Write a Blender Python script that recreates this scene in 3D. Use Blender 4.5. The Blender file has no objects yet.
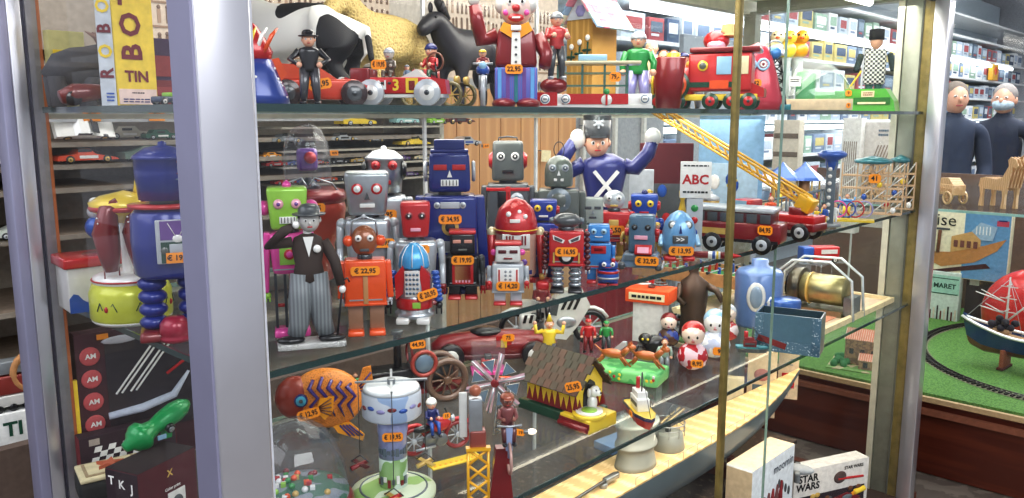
import bpy, bmesh, math, random
from mathutils import Vector, Matrix
random.seed(7)
SC = bpy.context.scene
COL = SC.collection
PI = math.pi
SC.view_settings.view_transform = 'Standard'
SC.view_settings.look = 'Medium High Contrast'
try:
    SC.cycles.transparent_max_bounces = 24
    SC.cycles.max_bounces = 8
except Exception: pass

# ---------------------------------------------------------------- camera model (photo is 1024 x 498)
F = 814.7; PIT = .1618; A0 = .754
CAMP = Vector((-.457, -.889, 1.45))
def ray(px, py):
    r = px - 512; u = -(py - 249)
    h = F*math.cos(PIT) + u*math.sin(PIT); v = -F*math.sin(PIT) + u*math.cos(PIT)
    return Vector((h*math.cos(A0) + r*math.sin(A0), h*math.sin(A0) - r*math.cos(A0), v))
def atz(px, py, z):
    d = ray(px, py); return CAMP + d*((z - CAMP.z)/d.z)
def aty(px, py, y):
    d = ray(px, py); return CAMP + d*((y - CAMP.y)/d.y)
def atx(px, py, x):
    d = ray(px, py); return CAMP + d*((x - CAMP.x)/d.x)
def depth(p):
    q = p - CAMP; h = q.x*math.cos(A0) + q.y*math.sin(A0)
    return h*math.cos(PIT) - q.z*math.sin(PIT)

# ---------------------------------------------------------------- materials
_mc = {}
def lin(c):
    g = sum(c)/3; c = [x*.9+g*.1 for x in c]
    return tuple((x/12.92 if x <= .04045 else ((x+.055)/1.055)**2.4) for x in c)
def C(r, g, b): return (r/255, g/255, b/255)
PAL = dict(red=C(196,30,34), dred=C(130,24,30), orange=C(238,84,28), amber=C(246,160,24), yellow=C(240,206,50), cream=C(236,222,176),
 white=C(236,236,232), offw=C(214,214,210), grey=C(136,142,146), lgrey=C(178,184,190), dgrey=C(78,82,86), black=C(26,26,30), navy=C(28,40,108),
 blue=C(36,84,176), lblue=C(96,164,222), sky=C(150,196,226), teal=C(40,120,130), green=C(40,150,70), lime=C(150,206,70), dgreen=C(24,70,50),
 pink=C(228,70,160), lpink=C(240,170,190), purple=C(110,70,150), lilac=C(150,146,200), brown=C(112,66,38), tan=C(196,140,88), wood=C(170,112,62),
 dwood=C(88,40,26), skin=C(228,170,140), gold=C(206,170,84), steel=C(104,128,150), olive=C(92,98,92), maroon=C(92,28,36), slate=C(96,110,120))
def mat(col, rough=.35, metal=0., coat=0., var=.12, scale=40., bump=0., name=None):
    key = (col, rough, metal, coat, var, scale, bump)
    if key in _mc: return _mc[key]
    rgb = PAL[col] if isinstance(col, str) else col
    m = bpy.data.materials.new(name or ('%s_finish' % (col if isinstance(col, str) else 'paint')))
    m.use_nodes = True; nt = m.node_tree; b = nt.nodes['Principled BSDF']
    tc = nt.nodes.new('ShaderNodeTexCoord'); n = nt.nodes.new('ShaderNodeTexNoise')
    n.inputs['Scale'].default_value = scale; n.inputs['Detail'].default_value = 3
    nt.links.new(tc.outputs['Object'], n.inputs['Vector'])
    r = nt.nodes.new('ShaderNodeValToRGB'); l = lin(rgb)
    r.color_ramp.elements[0].position = .3; r.color_ramp.elements[1].position = .7
    r.color_ramp.elements[0].color = (*[x*(1-var) for x in l], 1)
    r.color_ramp.elements[1].color = (*[min(1, x*(1+var)) for x in l], 1)
    nt.links.new(n.outputs['Fac'], r.inputs['Fac']); nt.links.new(r.outputs['Color'], b.inputs['Base Color'])
    b.inputs['Roughness'].default_value = rough; b.inputs['Metallic'].default_value = metal
    b.inputs['Coat Weight'].default_value = coat; b.inputs['Coat Roughness'].default_value = .08
    if bump:
        bp = nt.nodes.new('ShaderNodeBump'); bp.inputs['Strength'].default_value = bump; bp.inputs['Distance'].default_value = .002
        nt.links.new(n.outputs['Fac'], bp.inputs['Height']); nt.links.new(bp.outputs['Normal'], b.inputs['Normal'])
    _mc[key] = m; return m
def tin(c): return mat(c, .28, .15, .5, .06, 60)
def metal(c, rough=.3): return mat(c, rough, .75, .2, .1, 60)
def matte(c): return mat(c, .8, 0, 0, .12, 60)
def emis(rgb, s, name='lamp_glow'):
    key = ('e', rgb, s)
    if key in _mc: return _mc[key]
    m = bpy.data.materials.new(name); m.use_nodes = True; nt = m.node_tree
    b = nt.nodes['Principled BSDF']; b.inputs['Base Color'].default_value = (*rgb, 1)
    b.inputs['Emission Color'].default_value = (*rgb, 1); b.inputs['Emission Strength'].default_value = s
    _mc[key] = m; return m
def glass(tint=(1, 1, 1), spec=.06, rough=.02, name='clear_glass', haze=0.):
    key = ('g', tint, spec, rough, haze)
    if key in _mc: return _mc[key]
    m = bpy.data.materials.new(name); m.use_nodes = True; nt = m.node_tree; nt.nodes.clear()
    o = nt.nodes.new('ShaderNodeOutputMaterial'); mx = nt.nodes.new('ShaderNodeMixShader')
    t = nt.nodes.new('ShaderNodeBsdfTransparent'); t.inputs['Color'].default_value = (*tint, 1)
    g = nt.nodes.new('ShaderNodeBsdfGlossy'); g.inputs['Roughness'].default_value = rough
    lw = nt.nodes.new('ShaderNodeLayerWeight'); lw.inputs['Blend'].default_value = .12
    mp = nt.nodes.new('ShaderNodeMapRange'); mp.inputs['To Min'].default_value = spec*.5; mp.inputs['To Max'].default_value = min(.30, spec*3.5)
    nt.links.new(lw.outputs['Fresnel'], mp.inputs['Value']); nt.links.new(mp.outputs['Result'], mx.inputs['Fac'])
    nt.links.new(t.outputs[0], mx.inputs[1]); nt.links.new(g.outputs[0], mx.inputs[2])
    last = mx
    if haze:  # patchy diffuse veil, imitates hazy reflected light on the glass
        d = nt.nodes.new('ShaderNodeBsdfDiffuse'); d.inputs['Color'].default_value = (.75, .8, .85, 1)
        m2 = nt.nodes.new('ShaderNodeMixShader'); tc = nt.nodes.new('ShaderNodeTexCoord'); n = nt.nodes.new('ShaderNodeTexNoise')
        n.inputs['Scale'].default_value = 4; n.inputs['Detail'].default_value = 6
        mr = nt.nodes.new('ShaderNodeMapRange'); mr.inputs['From Min'].default_value = .35; mr.inputs['From Max'].default_value = .8
        mr.inputs['To Max'].default_value = haze; mr.inputs['To Min'].default_value = haze*.25
        nt.links.new(tc.outputs['Object'], n.inputs['Vector']); nt.links.new(n.outputs['Fac'], mr.inputs['Value'])
        nt.links.new(mr.outputs['Result'], m2.inputs['Fac']); nt.links.new(mx.outputs[0], m2.inputs[1]); nt.links.new(d.outputs[0], m2.inputs[2]); last = m2
    nt.links.new(last.outputs[0], o.inputs['Surface'])
    _mc[key] = m; return m
def pattern(kind, c1, c2, scale=30., rough=.35, mscale=(1, 1, 1), w=.5, bump=0., metal_=0.):
    key = ('p', kind, c1, c2, scale, rough, mscale, w, bump)
    if key in _mc: return _mc[key]
    m = bpy.data.materials.new(kind + '_pattern'); m.use_nodes = True; nt = m.node_tree; b = nt.nodes['Principled BSDF']
    b.inputs['Roughness'].default_value = rough; b.inputs['Metallic'].default_value = metal_
    A = lin(PAL[c1] if isinstance(c1, str) else c1); Bc = lin(PAL[c2] if isinstance(c2, str) else c2)
    tc = nt.nodes.new('ShaderNodeTexCoord'); mp = nt.nodes.new('ShaderNodeMapping'); mp.inputs['Scale'].default_value = mscale
    nt.links.new(tc.outputs['Object'], mp.inputs['Vector'])
    r = nt.nodes.new('ShaderNodeValToRGB'); r.color_ramp.interpolation = 'CONSTANT'
    r.color_ramp.elements[0].color = (*A, 1); r.color_ramp.elements[1].color = (*Bc, 1); r.color_ramp.elements[1].position = w
    if kind in ('patch', 'speckle'):
        t = nt.nodes.new('ShaderNodeTexNoise'); out = 'Fac'; t.inputs['Detail'].default_value = 1 if kind == 'patch' else 6
    elif kind == 'scales':
        t = nt.nodes.new('ShaderNodeTexVoronoi'); out = 'Distance'; r.color_ramp.interpolation = 'LINEAR'
    elif kind == 'checker':
        t = nt.nodes.new('ShaderNodeTexChecker'); out = 'Fac'
    elif kind == 'stripe':
        t = nt.nodes.new('ShaderNodeTexWave'); out = 'Fac'
    elif kind == 'wood':
        t = nt.nodes.new('ShaderNodeTexWave'); out = 'Fac'; t.inputs['Distortion'].default_value = 3; t.inputs['Detail'].default_value = 3
        t.inputs['Detail Scale'].default_value = 2; r.color_ramp.interpolation = 'LINEAR'
    elif kind == 'brick':
        t = nt.nodes.new('ShaderNodeTexBrick'); out = 'Fac'; t.inputs['Mortar Size'].default_value = .03
    t.inputs['Scale'].default_value = scale
    nt.links.new(mp.outputs[0], t.inputs['Vector']); nt.links.new(t.outputs[out], r.inputs['Fac']); nt.links.new(r.outputs['Color'], b.inputs['Base Color'])
    if bump:
        bp = nt.nodes.new('ShaderNodeBump'); bp.inputs['Strength'].default_value = bump; bp.inputs['Distance'].default_value = .004
        nt.links.new(t.outputs[out], bp.inputs['Height']); nt.links.new(bp.outputs['Normal'], b.inputs['Normal'])
    _mc[key] = m; return m

# ---------------------------------------------------------------- mesh collector
_tx = {}
def text_data(s, bold):
    k = (s, bold)
    if k not in _tx:
        cu = bpy.data.curves.new('lettering_curve', 'FONT'); cu.body = s; cu.align_x = 'CENTER'; cu.align_y = 'CENTER'; cu.resolution_u = 2
        if bold: cu.offset = .03
        ob = bpy.data.objects.new('lettering_tmp', cu); me = ob.to_mesh()
        vs = [v.co.copy() for v in me.vertices]; fs = [tuple(p.vertices) for p in me.polygons]
        ob.to_mesh_clear(); bpy.data.objects.remove(ob); bpy.data.curves.remove(cu)
        _tx[k] = (vs, fs)
    return _tx[k]
class MB:
    def __init__(s, k=1.): s.bm = bmesh.new(); s.mats = []; s.k = k; s.X = Matrix.Identity(4)
    def mi(s, m):
        if m not in s.mats: s.mats.append(m)
        return s.mats.index(m)
    def put(s, vs, fs, m, smooth=False, M=None):
        i = s.mi(m); T = s.X @ M if M is not None else s.X
        bv = [s.bm.verts.new(T @ Vector(v)) for v in vs]
        for f in fs:
            try:
                q = s.bm.faces.new([bv[j] for j in f]); q.material_index = i; q.smooth = smooth
            except ValueError: pass
        return s
    def box(s, c, d, m, rot=None, bev=0., taper=(1, 1), seg=2):
        t = bmesh.new(); bmesh.ops.create_cube(t, size=1)
        for v in t.verts:
            kx, ky = (taper if v.co.z > 0 else (1, 1)); v.co = Vector((v.co.x*d[0]*kx, v.co.y*d[1]*ky, v.co.z*d[2]))
        if bev: bmesh.ops.bevel(t, geom=t.edges[:], offset=min(bev, min(d)*.45), segments=seg, affect='EDGES', profile=.6)
        M = Matrix.Translation(c)
        if rot: M = M @ rotm(rot)
        t.verts.index_update(); s.put([v.co.copy() for v in t.verts], [[v.index for v in f.verts] for f in t.faces], m, bool(bev), M); t.free(); return s
    def lathe(s, prof, c, m, seg=20, rot=None, sx=1, sy=1, smooth=True, caps=True):
        vs = []; fs = []; n = len(prof)
        for (r, z) in prof:
            for j in range(seg):
                a = 2*PI*j/seg; vs.append((r*math.cos(a)*sx, r*math.sin(a)*sy, z))
        for i in range(n-1):
            for j in range(seg):
                k = (j+1) % seg; fs.append((i*seg+j, i*seg+k, (i+1)*seg+k, (i+1)*seg+j))
        if caps: fs.append(tuple(range(seg-1, -1, -1))); fs.append(tuple((n-1)*seg+j for j in range(seg)))
        M = Matrix.Translation(c)
        if rot: M = M @ rotm(rot)
        return s.put(vs, fs, m, smooth, M)
    def cyl(s, p0, p1, r, m, r1=None, seg=14, smooth=True):
        p0 = Vector(p0); p1 = Vector(p1); d = p1-p0; L = d.length
        if L < 1e-9: return s
        M = Matrix.Translation(p0) @ d.to_track_quat('Z', 'Y').to_matrix().to_4x4(); r1 = r if r1 is None else r1
        e = min(r, r1, L)*.06
        vs = []; fs = []; prof = [(r-e, 0), (r, e), (r1, L-e), (max(r1-e, 0), L)]
        for (q, z) in prof:
            for j in range(seg): a = 2*PI*j/seg; vs.append((q*math.cos(a), q*math.sin(a), z))
        for i in range(3):
            for j in range(seg):
                k = (j+1) % seg; fs.append((i*seg+j, i*seg+k, (i+1)*seg+k, (i+1)*seg+j))
        fs.append(tuple(range(seg-1, -1, -1))); fs.append(tuple(3*seg+j for j in range(seg)))
        return s.put(vs, fs, m, smooth, M)
    def sph(s, c, r, m, seg=16, rings=10, z0=-1., z1=1., rot=None):
        if not isinstance(r, tuple): r = (r, r, r)
        prof = []
        a0 = math.asin(max(-1, z0)); a1 = math.asin(min(1, z1))
        for i in range(rings+1):
            a = a0+(a1-a0)*i/rings; prof.append((max(math.cos(a), .001), math.sin(a)))
        vs = []; fs = []
        for (q, z) in prof:
            for j in range(seg): t = 2*PI*j/seg; vs.append((q*math.cos(t)*r[0], q*math.sin(t)*r[1], z*r[2]))
        for i in range(rings):
            for j in range(seg):
                k = (j+1) % seg; fs.append((i*seg+j, i*seg+k, (i+1)*seg+k, (i+1)*seg+j))
        fs.append(tuple(range(seg-1, -1, -1))); fs.append(tuple(rings*seg+j for j in range(seg)))
        M = Matrix.Translation(c)
        if rot: M = M @ rotm(rot)
        return s.put(vs, fs, m, True, M)
    def tube(s, pts, r, m, seg=8, closed=False):
        pts = [Vector(p) for p in pts]; n = len(pts); rs = r if isinstance(r, (list, tuple)) else [r]*n
        vs = []; fs = []; up = None
        for i, p in enumerate(pts):
            a = pts[(i-1) % n] if (closed or i > 0) else p; b = pts[(i+1) % n] if (closed or i < n-1) else p
            t = (b-a).normalized()
            if up is None:
                up = Vector((0, 0, 1)) if abs(t.z) < .9 else Vector((1, 0, 0))
            x = up.cross(t).normalized(); y = t.cross(x); up = y
            for j in range(seg):
                q = 2*PI*j/seg; vs.append(p + (x*math.cos(q)+y*math.sin(q))*rs[i])
        for i in range(n if closed else n-1):
            for j in range(seg):
                k = (j+1) % seg; i2 = (i+1) % n; fs.append((i*seg+j, i*seg+k, i2*seg+k, i2*seg+j))
        if not closed: fs.append(tuple(range(seg-1, -1, -1))); fs.append(tuple((n-1)*seg+j for j in range(seg)))
        return s.put(vs, fs, m, True)
    def ring(s, c, R, r, m, axis='y', seg=24, sz=1.):
        pts = []
        for j in range(seg):
            a = 2*PI*j/seg; u, v = R*math.cos(a), R*math.sin(a)*sz
            pts.append(Vector(c) + Vector({'y': (u, 0, v), 'x': (0, u, v), 'z': (u, v, 0)}[axis]))
        return s.tube(pts, r, m, 6, True)
    def prism(s, poly, y0, y1, m, plane='xz'):
        n = len(poly); vs = []
        for y in (y0, y1):
            for (a, b) in poly: vs.append({'xz': (a, y, b), 'yz': (y, a, b), 'xy': (a, b, y)}[plane])
        fs = [tuple(range(n)), tuple(range(2*n-1, n-1, -1))] + [(i, n+i, n+(i+1) % n, (i+1) % n) for i in range(n)]
        return s.put(vs, fs, m)
    def quad(s, a, b, c, d, m): return s.put([a, b, c, d], [(0, 1, 2, 3)], m)
    def text(s, t, c, size, m, rot=(PI/2, 0, 0), bold=True, sx=1.):
        vs, fs = text_data(t, bold); M = Matrix.Translation(c) @ rotm(rot) @ Matrix.Diagonal((size*sx, size, size, 1))
        return s.put(vs, fs, m, False, M)
    def scribble(s, c, w, h, m, rows=1):
        """print too small to read: rows of short bars"""
        for r_ in range(rows):
            x = -w/2
            while x < w/2-.02*w:
                q = w*random.uniform(.08, .2); q = min(q, w/2-x); s.box((c[0]+x+q/2, c[1], c[2]+h*(rows/2-r_-.5)/rows), (q, h*.05, h*.45/rows), m); x += q+w*.04
        return s
    def build(s, name, parent=None, label=None):
        for v in s.bm.verts: v.co *= s.k
        bmesh.ops.recalc_face_normals(s.bm, faces=s.bm.faces[:])
        me = bpy.data.meshes.new(name); s.bm.to_mesh(me); s.bm.free()
        for m in s.mats: me.materials.append(m)
        o = bpy.data.objects.new(name, me); COL.objects.link(o)
        if parent is not None: o.parent = parent
        if label: o['label'] = label
        return o
def rotm(r): return Matrix.Rotation(r[2], 4, 'Z') @ Matrix.Rotation(r[1], 4, 'Y') @ Matrix.Rotation(r[0], 4, 'X')
def tag(o, label, cat, group=None, kind=None):
    if label: o['label'] = label
    if cat: o['category'] = cat
    if group: o['group'] = group
    if kind: o['kind'] = kind
    return o
def struct(name, b, parent=None):
    o = b.build(name, parent)
    if parent is None: o['kind'] = 'structure'
    return o
TOP, MID, LOW, BASE = 1.4655, 1.1205, .7765, .03
class Thing:
    """an Empty at the base of a toy; shapes are written in photo-pixel-sized units (k metres each), front towards local -Y"""
    def __init__(s, name, label, cat, p, off=0., group=None, k=None, rz=None):
        s.r = bpy.data.objects.new(name, None); COL.objects.link(s.r); s.r.location = p; s.r.empty_display_size = .02
        th = math.atan2(CAMP.y-p[1], CAMP.x-p[0])
        s.r.rotation_euler = (0, 0, th + PI/2 + off if rz is None else rz)
        s.k = k if k else depth(Vector(p))/F
        tag(s.r, label, cat, group)
    def b(s): return MB(s.k)
    def add(s, name, b, parent=None, label=None): return b.build(name, parent or s.r, label)
def skin(name, vs, es, m, parent=None, k=1., sub=2):
    me = bpy.data.meshes.new(name); me.from_pydata([tuple(c*k for c in v[:3]) for v in vs], es, [])
    o = bpy.data.objects.new(name, me); COL.objects.link(o); me.materials.append(m)
    if parent is not None: o.parent = parent
    mod = o.modifiers.new('Skin', 'SKIN')
    if not me.skin_vertices: me.attributes.new('skin', 'FLOAT', 'POINT')
    for i, v in enumerate(vs):
        sv = me.skin_vertices[0].data[i]; r = v[3]*k; r2 = (v[4] if len(v) > 4 else v[3])*k; sv.radius = (r, r2)
        sv.use_root = (i == 0)
    mod.use_smooth_shade = True
    o.modifiers.new('Subdivision', 'SUBSURF').levels = sub; o.modifiers['Subdivision'].render_levels = sub
    return o
def copy_tree(o, parent=None):
    c = o.copy(); COL.objects.link(c)
    if parent is not None: c.parent = parent
    for ch in list(o.children): copy_tree(ch, c)
    return c
INK = matte('black')
STK = mat(C(255,150,20), .5, 0, 0, .03)
def sticker(t, price, c, w=26, h=10, tilt=0., ry=0., rx=0., parent=None):
    """orange price sticker on the front of a toy"""
    b = t.b(); b.X = Matrix.Translation(c) @ rotm((rx, ry, tilt))
    e = h*.22; p = [(-w/2+e, -h/2), (w/2-e, -h/2), (w/2, -h/2+e), (w/2, h/2-e), (w/2-e, h/2), (-w/2+e, h/2), (-w/2, h/2-e), (-w/2, -h/2+e)]
    b.prism(p, -.25, .25, STK); b.text(price, (0, -.45, 0), h*.72, INK, sx=min(1., w/(h*.72*.56*len(price)+.01)))
    return t.add('price_sticker', b, parent)
# ================================================================ setting: shop room
FLOORM = pattern('speckle', C(120,112,104), C(98,90,84), 8, .35)
struct('floor', MB().box((6, .5, -.03), (22, 12, .06), FLOORM))
struct('ceiling', MB().box((7.5, 1.5, 3.43), (16, 9, .06), matte(C(236,238,238))))
struct('wall_back', MB().box((7.5, 3.2, 1.7), (16, .08, 3.4), matte(C(200,198,192))))
struct('wall_right', MB().box((15.4, .5, 1.7), (.08, 9, 3.4), matte(C(190,196,204))))

ALU = mat(C(205,206,214), .28, .75, .2, .05, 9)
ALU2 = mat(C(150,150,178), .4, .35, .1, .05, 9)
BRASS = mat(C(140,124,70), .45, .5, 0, .25, 30)
OLV = mat(C(148,152,138), .4, .5, 0, .1, 30)
LITE = mat(C(206,204,184), .45, .3, 0, .1, 30)
EDGE = mat(C(38,66,66), .15, .1, .6, .15, 12)
GL = glass((.985, .995, .99), .035, .01, 'display_glass', .022)
SHG = glass((.955, .985, .975), .10, .02, 'shelf_glass', .05)
case = bpy.data.objects.new('display_case', None); COL.objects.link(case); case.location = (0, 0, 0)
tag(case, 'tall glass display case with silver metal corner posts and glass shelves of tin toys', 'display case')
ZT = 1.86
def casepart(n, b, l=None): return b.build(n, case, l)
b = MB(); b.box((.007, .02, ZT/2), (.068, .06, ZT), ALU, bev=.003); b.box((-.0285, .02, ZT/2), (.003, .054, ZT), ALU2)
b.box((.0425, -.002, ZT/2), (.003, .012, ZT), matte(C(190,192,200))); casepart('corner_post', b, 'broad silver post at the near corner')
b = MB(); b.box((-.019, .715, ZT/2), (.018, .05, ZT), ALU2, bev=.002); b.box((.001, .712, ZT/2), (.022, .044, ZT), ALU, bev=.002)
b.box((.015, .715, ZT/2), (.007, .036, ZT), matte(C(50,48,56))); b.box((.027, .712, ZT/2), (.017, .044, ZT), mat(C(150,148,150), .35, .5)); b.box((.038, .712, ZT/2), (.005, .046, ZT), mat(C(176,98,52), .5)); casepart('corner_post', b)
b = MB(); b.box((2.66, .005, ZT/2), (.055, .05, ZT), ALU, bev=.003); b.box((2.67, .048, ZT/2), (.06, .032, ZT), BRASS)
b.box((2.67, .096, ZT/2), (.05, .06, ZT), OLV, bev=.002); b.box((2.66, .14, ZT/2), (.04, .022, ZT), LITE); b.box((2.67, .066, ZT/2), (.066, .006, ZT), matte(C(90,92,84)))
casepart('corner_post', b, 'weathered silver and brass end post')
casepart('corner_post', MB().box((2.67, .72, ZT/2), (.05, .05, ZT), OLV))
b = MB(); b.box((1.36, 0, ZT+.02), (2.82, .07, .06), ALU, bev=.003); b.box((1.42, .035, ZT-.015), (2.7, .012, .014), matte(C(70,72,70))); casepart('top_rail', b)
b = MB(); b.box((-.005, .36, ZT+.02), (.05, .66, .06), ALU2); casepart('top_rail', b)
casepart('top_rail', MB().box((2.67, .36, ZT+.02), (.06, .66, .06), OLV))
casepart('top_rail', MB().box((1.36, .74, ZT+.02), (2.7, .04, .06), LITE))
casepart('top_panel', MB().box((1.36, .37, ZT+.045), (2.64, .68, .012), matte(C(238,238,230))))
casepart('base_cabinet', MB().box((1.36, .36, .0125), (2.78, .74, .025), pattern('wood', 'dwood', C(110,54,34), 3, .4, (.3, 1, 6))))
casepart('glass_pane', MB().quad((.05, 0, .03), (1.215, 0, .03), (1.215, 0, 1.85), (.05, 0, 1.85), GL))
casepart('glass_pane', MB().quad((1.21, .012, .03), (2.64, .012, .03), (2.64, .012, 1.85), (1.21, .012, 1.85), GL))
GL2 = glass((.99, .995, .995), .03, .01, 'display_glass', .02)
casepart('glass_pane', MB().quad((0, .05, .03), (0, .67, .03), (0, .67, 1.85), (0, .05, 1.85), GL2))
casepart('glass_pane', MB().quad((.05, .735, .03), (2.66, .735, .03), (2.66, .735, 1.85), (.05, .735, 1.85), GL))
casepart('glass_pane', MB().quad((2.67, .16, .03), (2.67, .70, .03), (2.67, .70, 1.85), (2.67, .16, 1.85), GL))
b = MB(); b.box((1.216, .004, 1.02), (.02, .012, 1.66), BRASS, bev=.002); casepart('pane_edge', b, 'brass coloured edge of the sliding pane')
b = MB(); b.box((1.462, .008, 1.02), (.003, .006, 1.66), mat(C(130,160,150), .2, .2, .5)); casepart('pane_edge', b)
for z, tk in ((TOP, .010), (MID, .009), (LOW, .008)):
    b = MB(); x0, x1, y0, y1 = .035, 2.655, .045, .70; e = .0016
    b.quad((x0, y0, z), (x1, y0, z), (x1, y1, z), (x0, y1, z), SHG)
    b.quad((x0, y0, z-tk), (x1, y0, z-tk), (x1, y1, z-tk), (x0, y1, z-tk), SHG)
    b.box(((x0+x1)/2, y0-e, z-tk/2), (x1-x0, e*2, tk), EDGE); b.box(((x0+x1)/2, y1+e, z-tk/2), (x1-x0, e*2, tk), mat(C(120,150,140), .2, .1, .6))
    b.box((x0-e, (y0+y1)/2, z-tk/2), (e*2, y1-y0, tk), EDGE); b.box((x1+e, (y0+y1)/2, z-tk/2), (e*2, y1-y0, tk), EDGE)
    casepart('glass_shelf', b)
    casepart('shelf_rail', MB().box((1.36, .715, z-tk-.006), (2.66, .018, .010), LITE))
casepart('floor_panel', MB().box((1.36, .37, .0275), (2.68, .70, .005), matte(C(70,52,44))))
# pale rods standing in for bright lines and a reflection in the glass
for (px, y) in ((424, .72), (536, .72), (860, .72)):
    p = aty(px, 105, y); casepart('upright', MB().box((p.x, y, 1.03), (.008, .008, 1.64), mat(C(225,228,230), .25, .3)))
lamp = MB(); lamp.cyl((1.0, .20, 1.835), (2.5, .20, 1.835), .012, emis((1, .97, .9), 9), seg=12); lamp.box((1.75, .20, 1.856), (1.6, .04, .02), matte('white'))
tag(lamp.build('tube_lamp'), 'bright fluorescent tube under the top of the display case', 'lamp')
# ================================================================ robots on the middle shelf
GR = 'tin robots on the middle glass shelf'
def eye(t, par, x, y, z, r, style='ring', c='white', c2='black'):
    b = t.b()
    if style == 'ring':
        b.cyl((x, y+.6, z), (x, y-.7, z), r, tin(c), seg=16); b.cyl((x, y-.6, z), (x, y-1.1, z), r*.62, tin(c2), seg=12); b.cyl((x, y-1, z), (x, y-1.4, z), r*.25, tin('white'), seg=8)
    elif style == 'bulb': b.sph((x, y, z), (r, r*.7, r), tin(c), 12, 8); b.sph((x, y-r*.6, z), (r*.4, r*.3, r*.4), tin(c2), 8, 6)
    elif style == 'slot': b.box((x, y-.3, z), (r*2.4, 1.2, r), tin(c), bev=.4)
    t.add('eye', b, par)
def robot(label, p, H, W, col, legs='block', legc=None, footc='red', body='box', head='box', headc=None, hw=.55, hh=.25, bh=.36, lh=.2, eyes='ring', eyec='white', eyec2='black',
          arms='tube', armc=None, handc='red', ears='disc', earc='red', top=None, topc='red', mouth='grill', mouthc='white', chest=(), price=None, pz=None, off=0., bw=.72, depthr=.5,
          metalc=None, cat='robot', name='tin_robot', pt=0., nose=None, pw=22, armlen=None, raise_=0., ribc=None):
    t = Thing(name, label, cat, p, off, GR)
    m = metalc or tin(col); headc = headc or col; hm = tin(headc) if not isinstance(headc, bpy.types.Material) else headc
    armc = armc or col; legc = legc or col; FZ = H*.055
    BW, BD = W*bw, W*depthr; z0 = FZ+H*lh; z1 = z0+H*bh; zh0 = z1+H*.02; HH = H*hh; HW = W*hw; HD = HW*.8
    # legs and feet
    for s in (-1, 1):
        x = s*BW*.26; b = t.b()
        if legs == 'block': b.box((x, 0, FZ+(z0-FZ)/2), (BW*.36, BD*.5, z0-FZ+1), tin(legc), bev=W*.02)
        elif legs == 'rib':
            n = 4
            for i in range(n): b.sph((x, 0, FZ+(z0-FZ)*(i+.5)/n), (BW*.2, BW*.2, (z0-FZ)/n*.62), tin(ribc) if ribc else metal('lgrey', .22), 12, 8)
        elif legs == 'cyl': b.cyl((x, 0, FZ-1), (x, 0, z0+1), BW*.15, tin(legc), BW*.18)
        elif legs == 'open':
            for q in (-1, 1): b.box((x+q*BW*.12, 0, FZ+(z0-FZ)/2), (BW*.07, BD*.4, z0-FZ+1), metal(legc))
            b.cyl((x-BW*.14, 0, FZ+(z0-FZ)*.4), (x+BW*.14, 0, FZ+(z0-FZ)*.4), BW*.05, tin('red'))
        lg = t.add('leg', b)
        b = t.b(); b.box((x, -BD*.12, FZ/2), (BW*.42, BD*.95, FZ), tin(footc), bev=FZ*.35, taper=(.9, .85)); t.add('foot', b, lg)
    # body
    b = t.b(); fy = -BD/2; bc = (z0+z1)/2; BH = z1-z0
    if body == 'box':
        b.box((0, 0, bc), (BW, BD, BH), m, bev=W*.05); b.box((0, 0, z0+BH*.04), (BW*1.03, BD*1.04, BH*.06), m, bev=.5)
    elif body == 'taper': b.box((0, 0, bc), (BW, BD, BH), m, bev=W*.07, taper=(.78, .85))
    elif body == 'wide': b.box((0, 0, bc), (BW*.85, BD*.9, BH), m, bev=W*.1, taper=(1.2, 1.1))
    elif body == 'round':
        R = BW/2; b.lathe([(R*.8, z0), (R*.95, z0+BH*.05), (R, z0+BH*.5), (R*.97, z0+BH*.85), (R*.8, z1-BH*.05), (R*.4, z1)], (0, 0, 0), m, 24, sy=.85); fy = -R*.85
    elif body == 'egg': R = BW/2; b.lathe([(R*.7, z0), (R, z0+BH*.25), (R*.98, z0+BH*.5), (R*.85, z0+BH*.75), (R*.55, z0+BH*.93), (R*.15, z1)], (0, 0, 0), m, 24, sy=.85); fy = -R*.83
    bo = t.add('torso', b)
    if body in('box', 'wide', 'taper'):
        b = t.b()
        b.box((0, fy-.1, z0+BH*.14), (BW*.8, .8, BH*.03), metal('lgrey')); t.add('trim', b, bo)
    # head
    b = t.b(); hc = zh0+HH/2; hy = -HD/2
    b.cyl((0, 0, z1-2), (0, 0, zh0+2), HW*.28, metal('dgrey'))
    if head == 'box': b.box((0, 0, hc), (HW, HD, HH), hm, bev=W*.06, taper=(.94, .94))
    elif head == 'taper': b.box((0, 0, hc), (HW*.86, HD*.86, HH), hm, bev=W*.07, taper=(1.2, 1.2)); hy *= .98
    elif head == 'round': b.sph((0, 0, hc), (HW/2, HD/2, HH/2), hm, 20, 14); hy *= .92
    elif head == 'bucket': b.lathe([(HW*.46, zh0), (HW*.5, hc), (HW*.5, zh0+HH*.72), (HW*.54, zh0+HH*.74), (HW*.5, zh0+HH*.8), (HW*.3, zh0+HH*.93), (HW*.08, zh0+HH*.97), (HW*.07, zh0+HH*1.03), (.3, zh0+HH*1.05)], (0, 0, 0), hm, 24); hy = -HW*.49
    elif head == 'dome': b.lathe([(HW*.46, zh0), (HW*.5, zh0+HH*.06), (HW*.5, zh0+HH*.5), (HW*.46, zh0+HH*.72), (HW*.34, zh0+HH*.89), (HW*.15, zh0+HH*.98), (.2, zh0+HH)], (0, 0, 0), hm, 24); hy = -HW*.46
    elif head == 'cone': b.lathe([(HW*.5, zh0), (HW*.5, zh0+HH*.08), (HW*.42, zh0+HH*.5), (HW*.2, zh0+HH*.85), (.3, zh0+HH)], (0, 0, 0), hm, 24); hy = -HW*.45
    ho = t.add('head', b)
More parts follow.
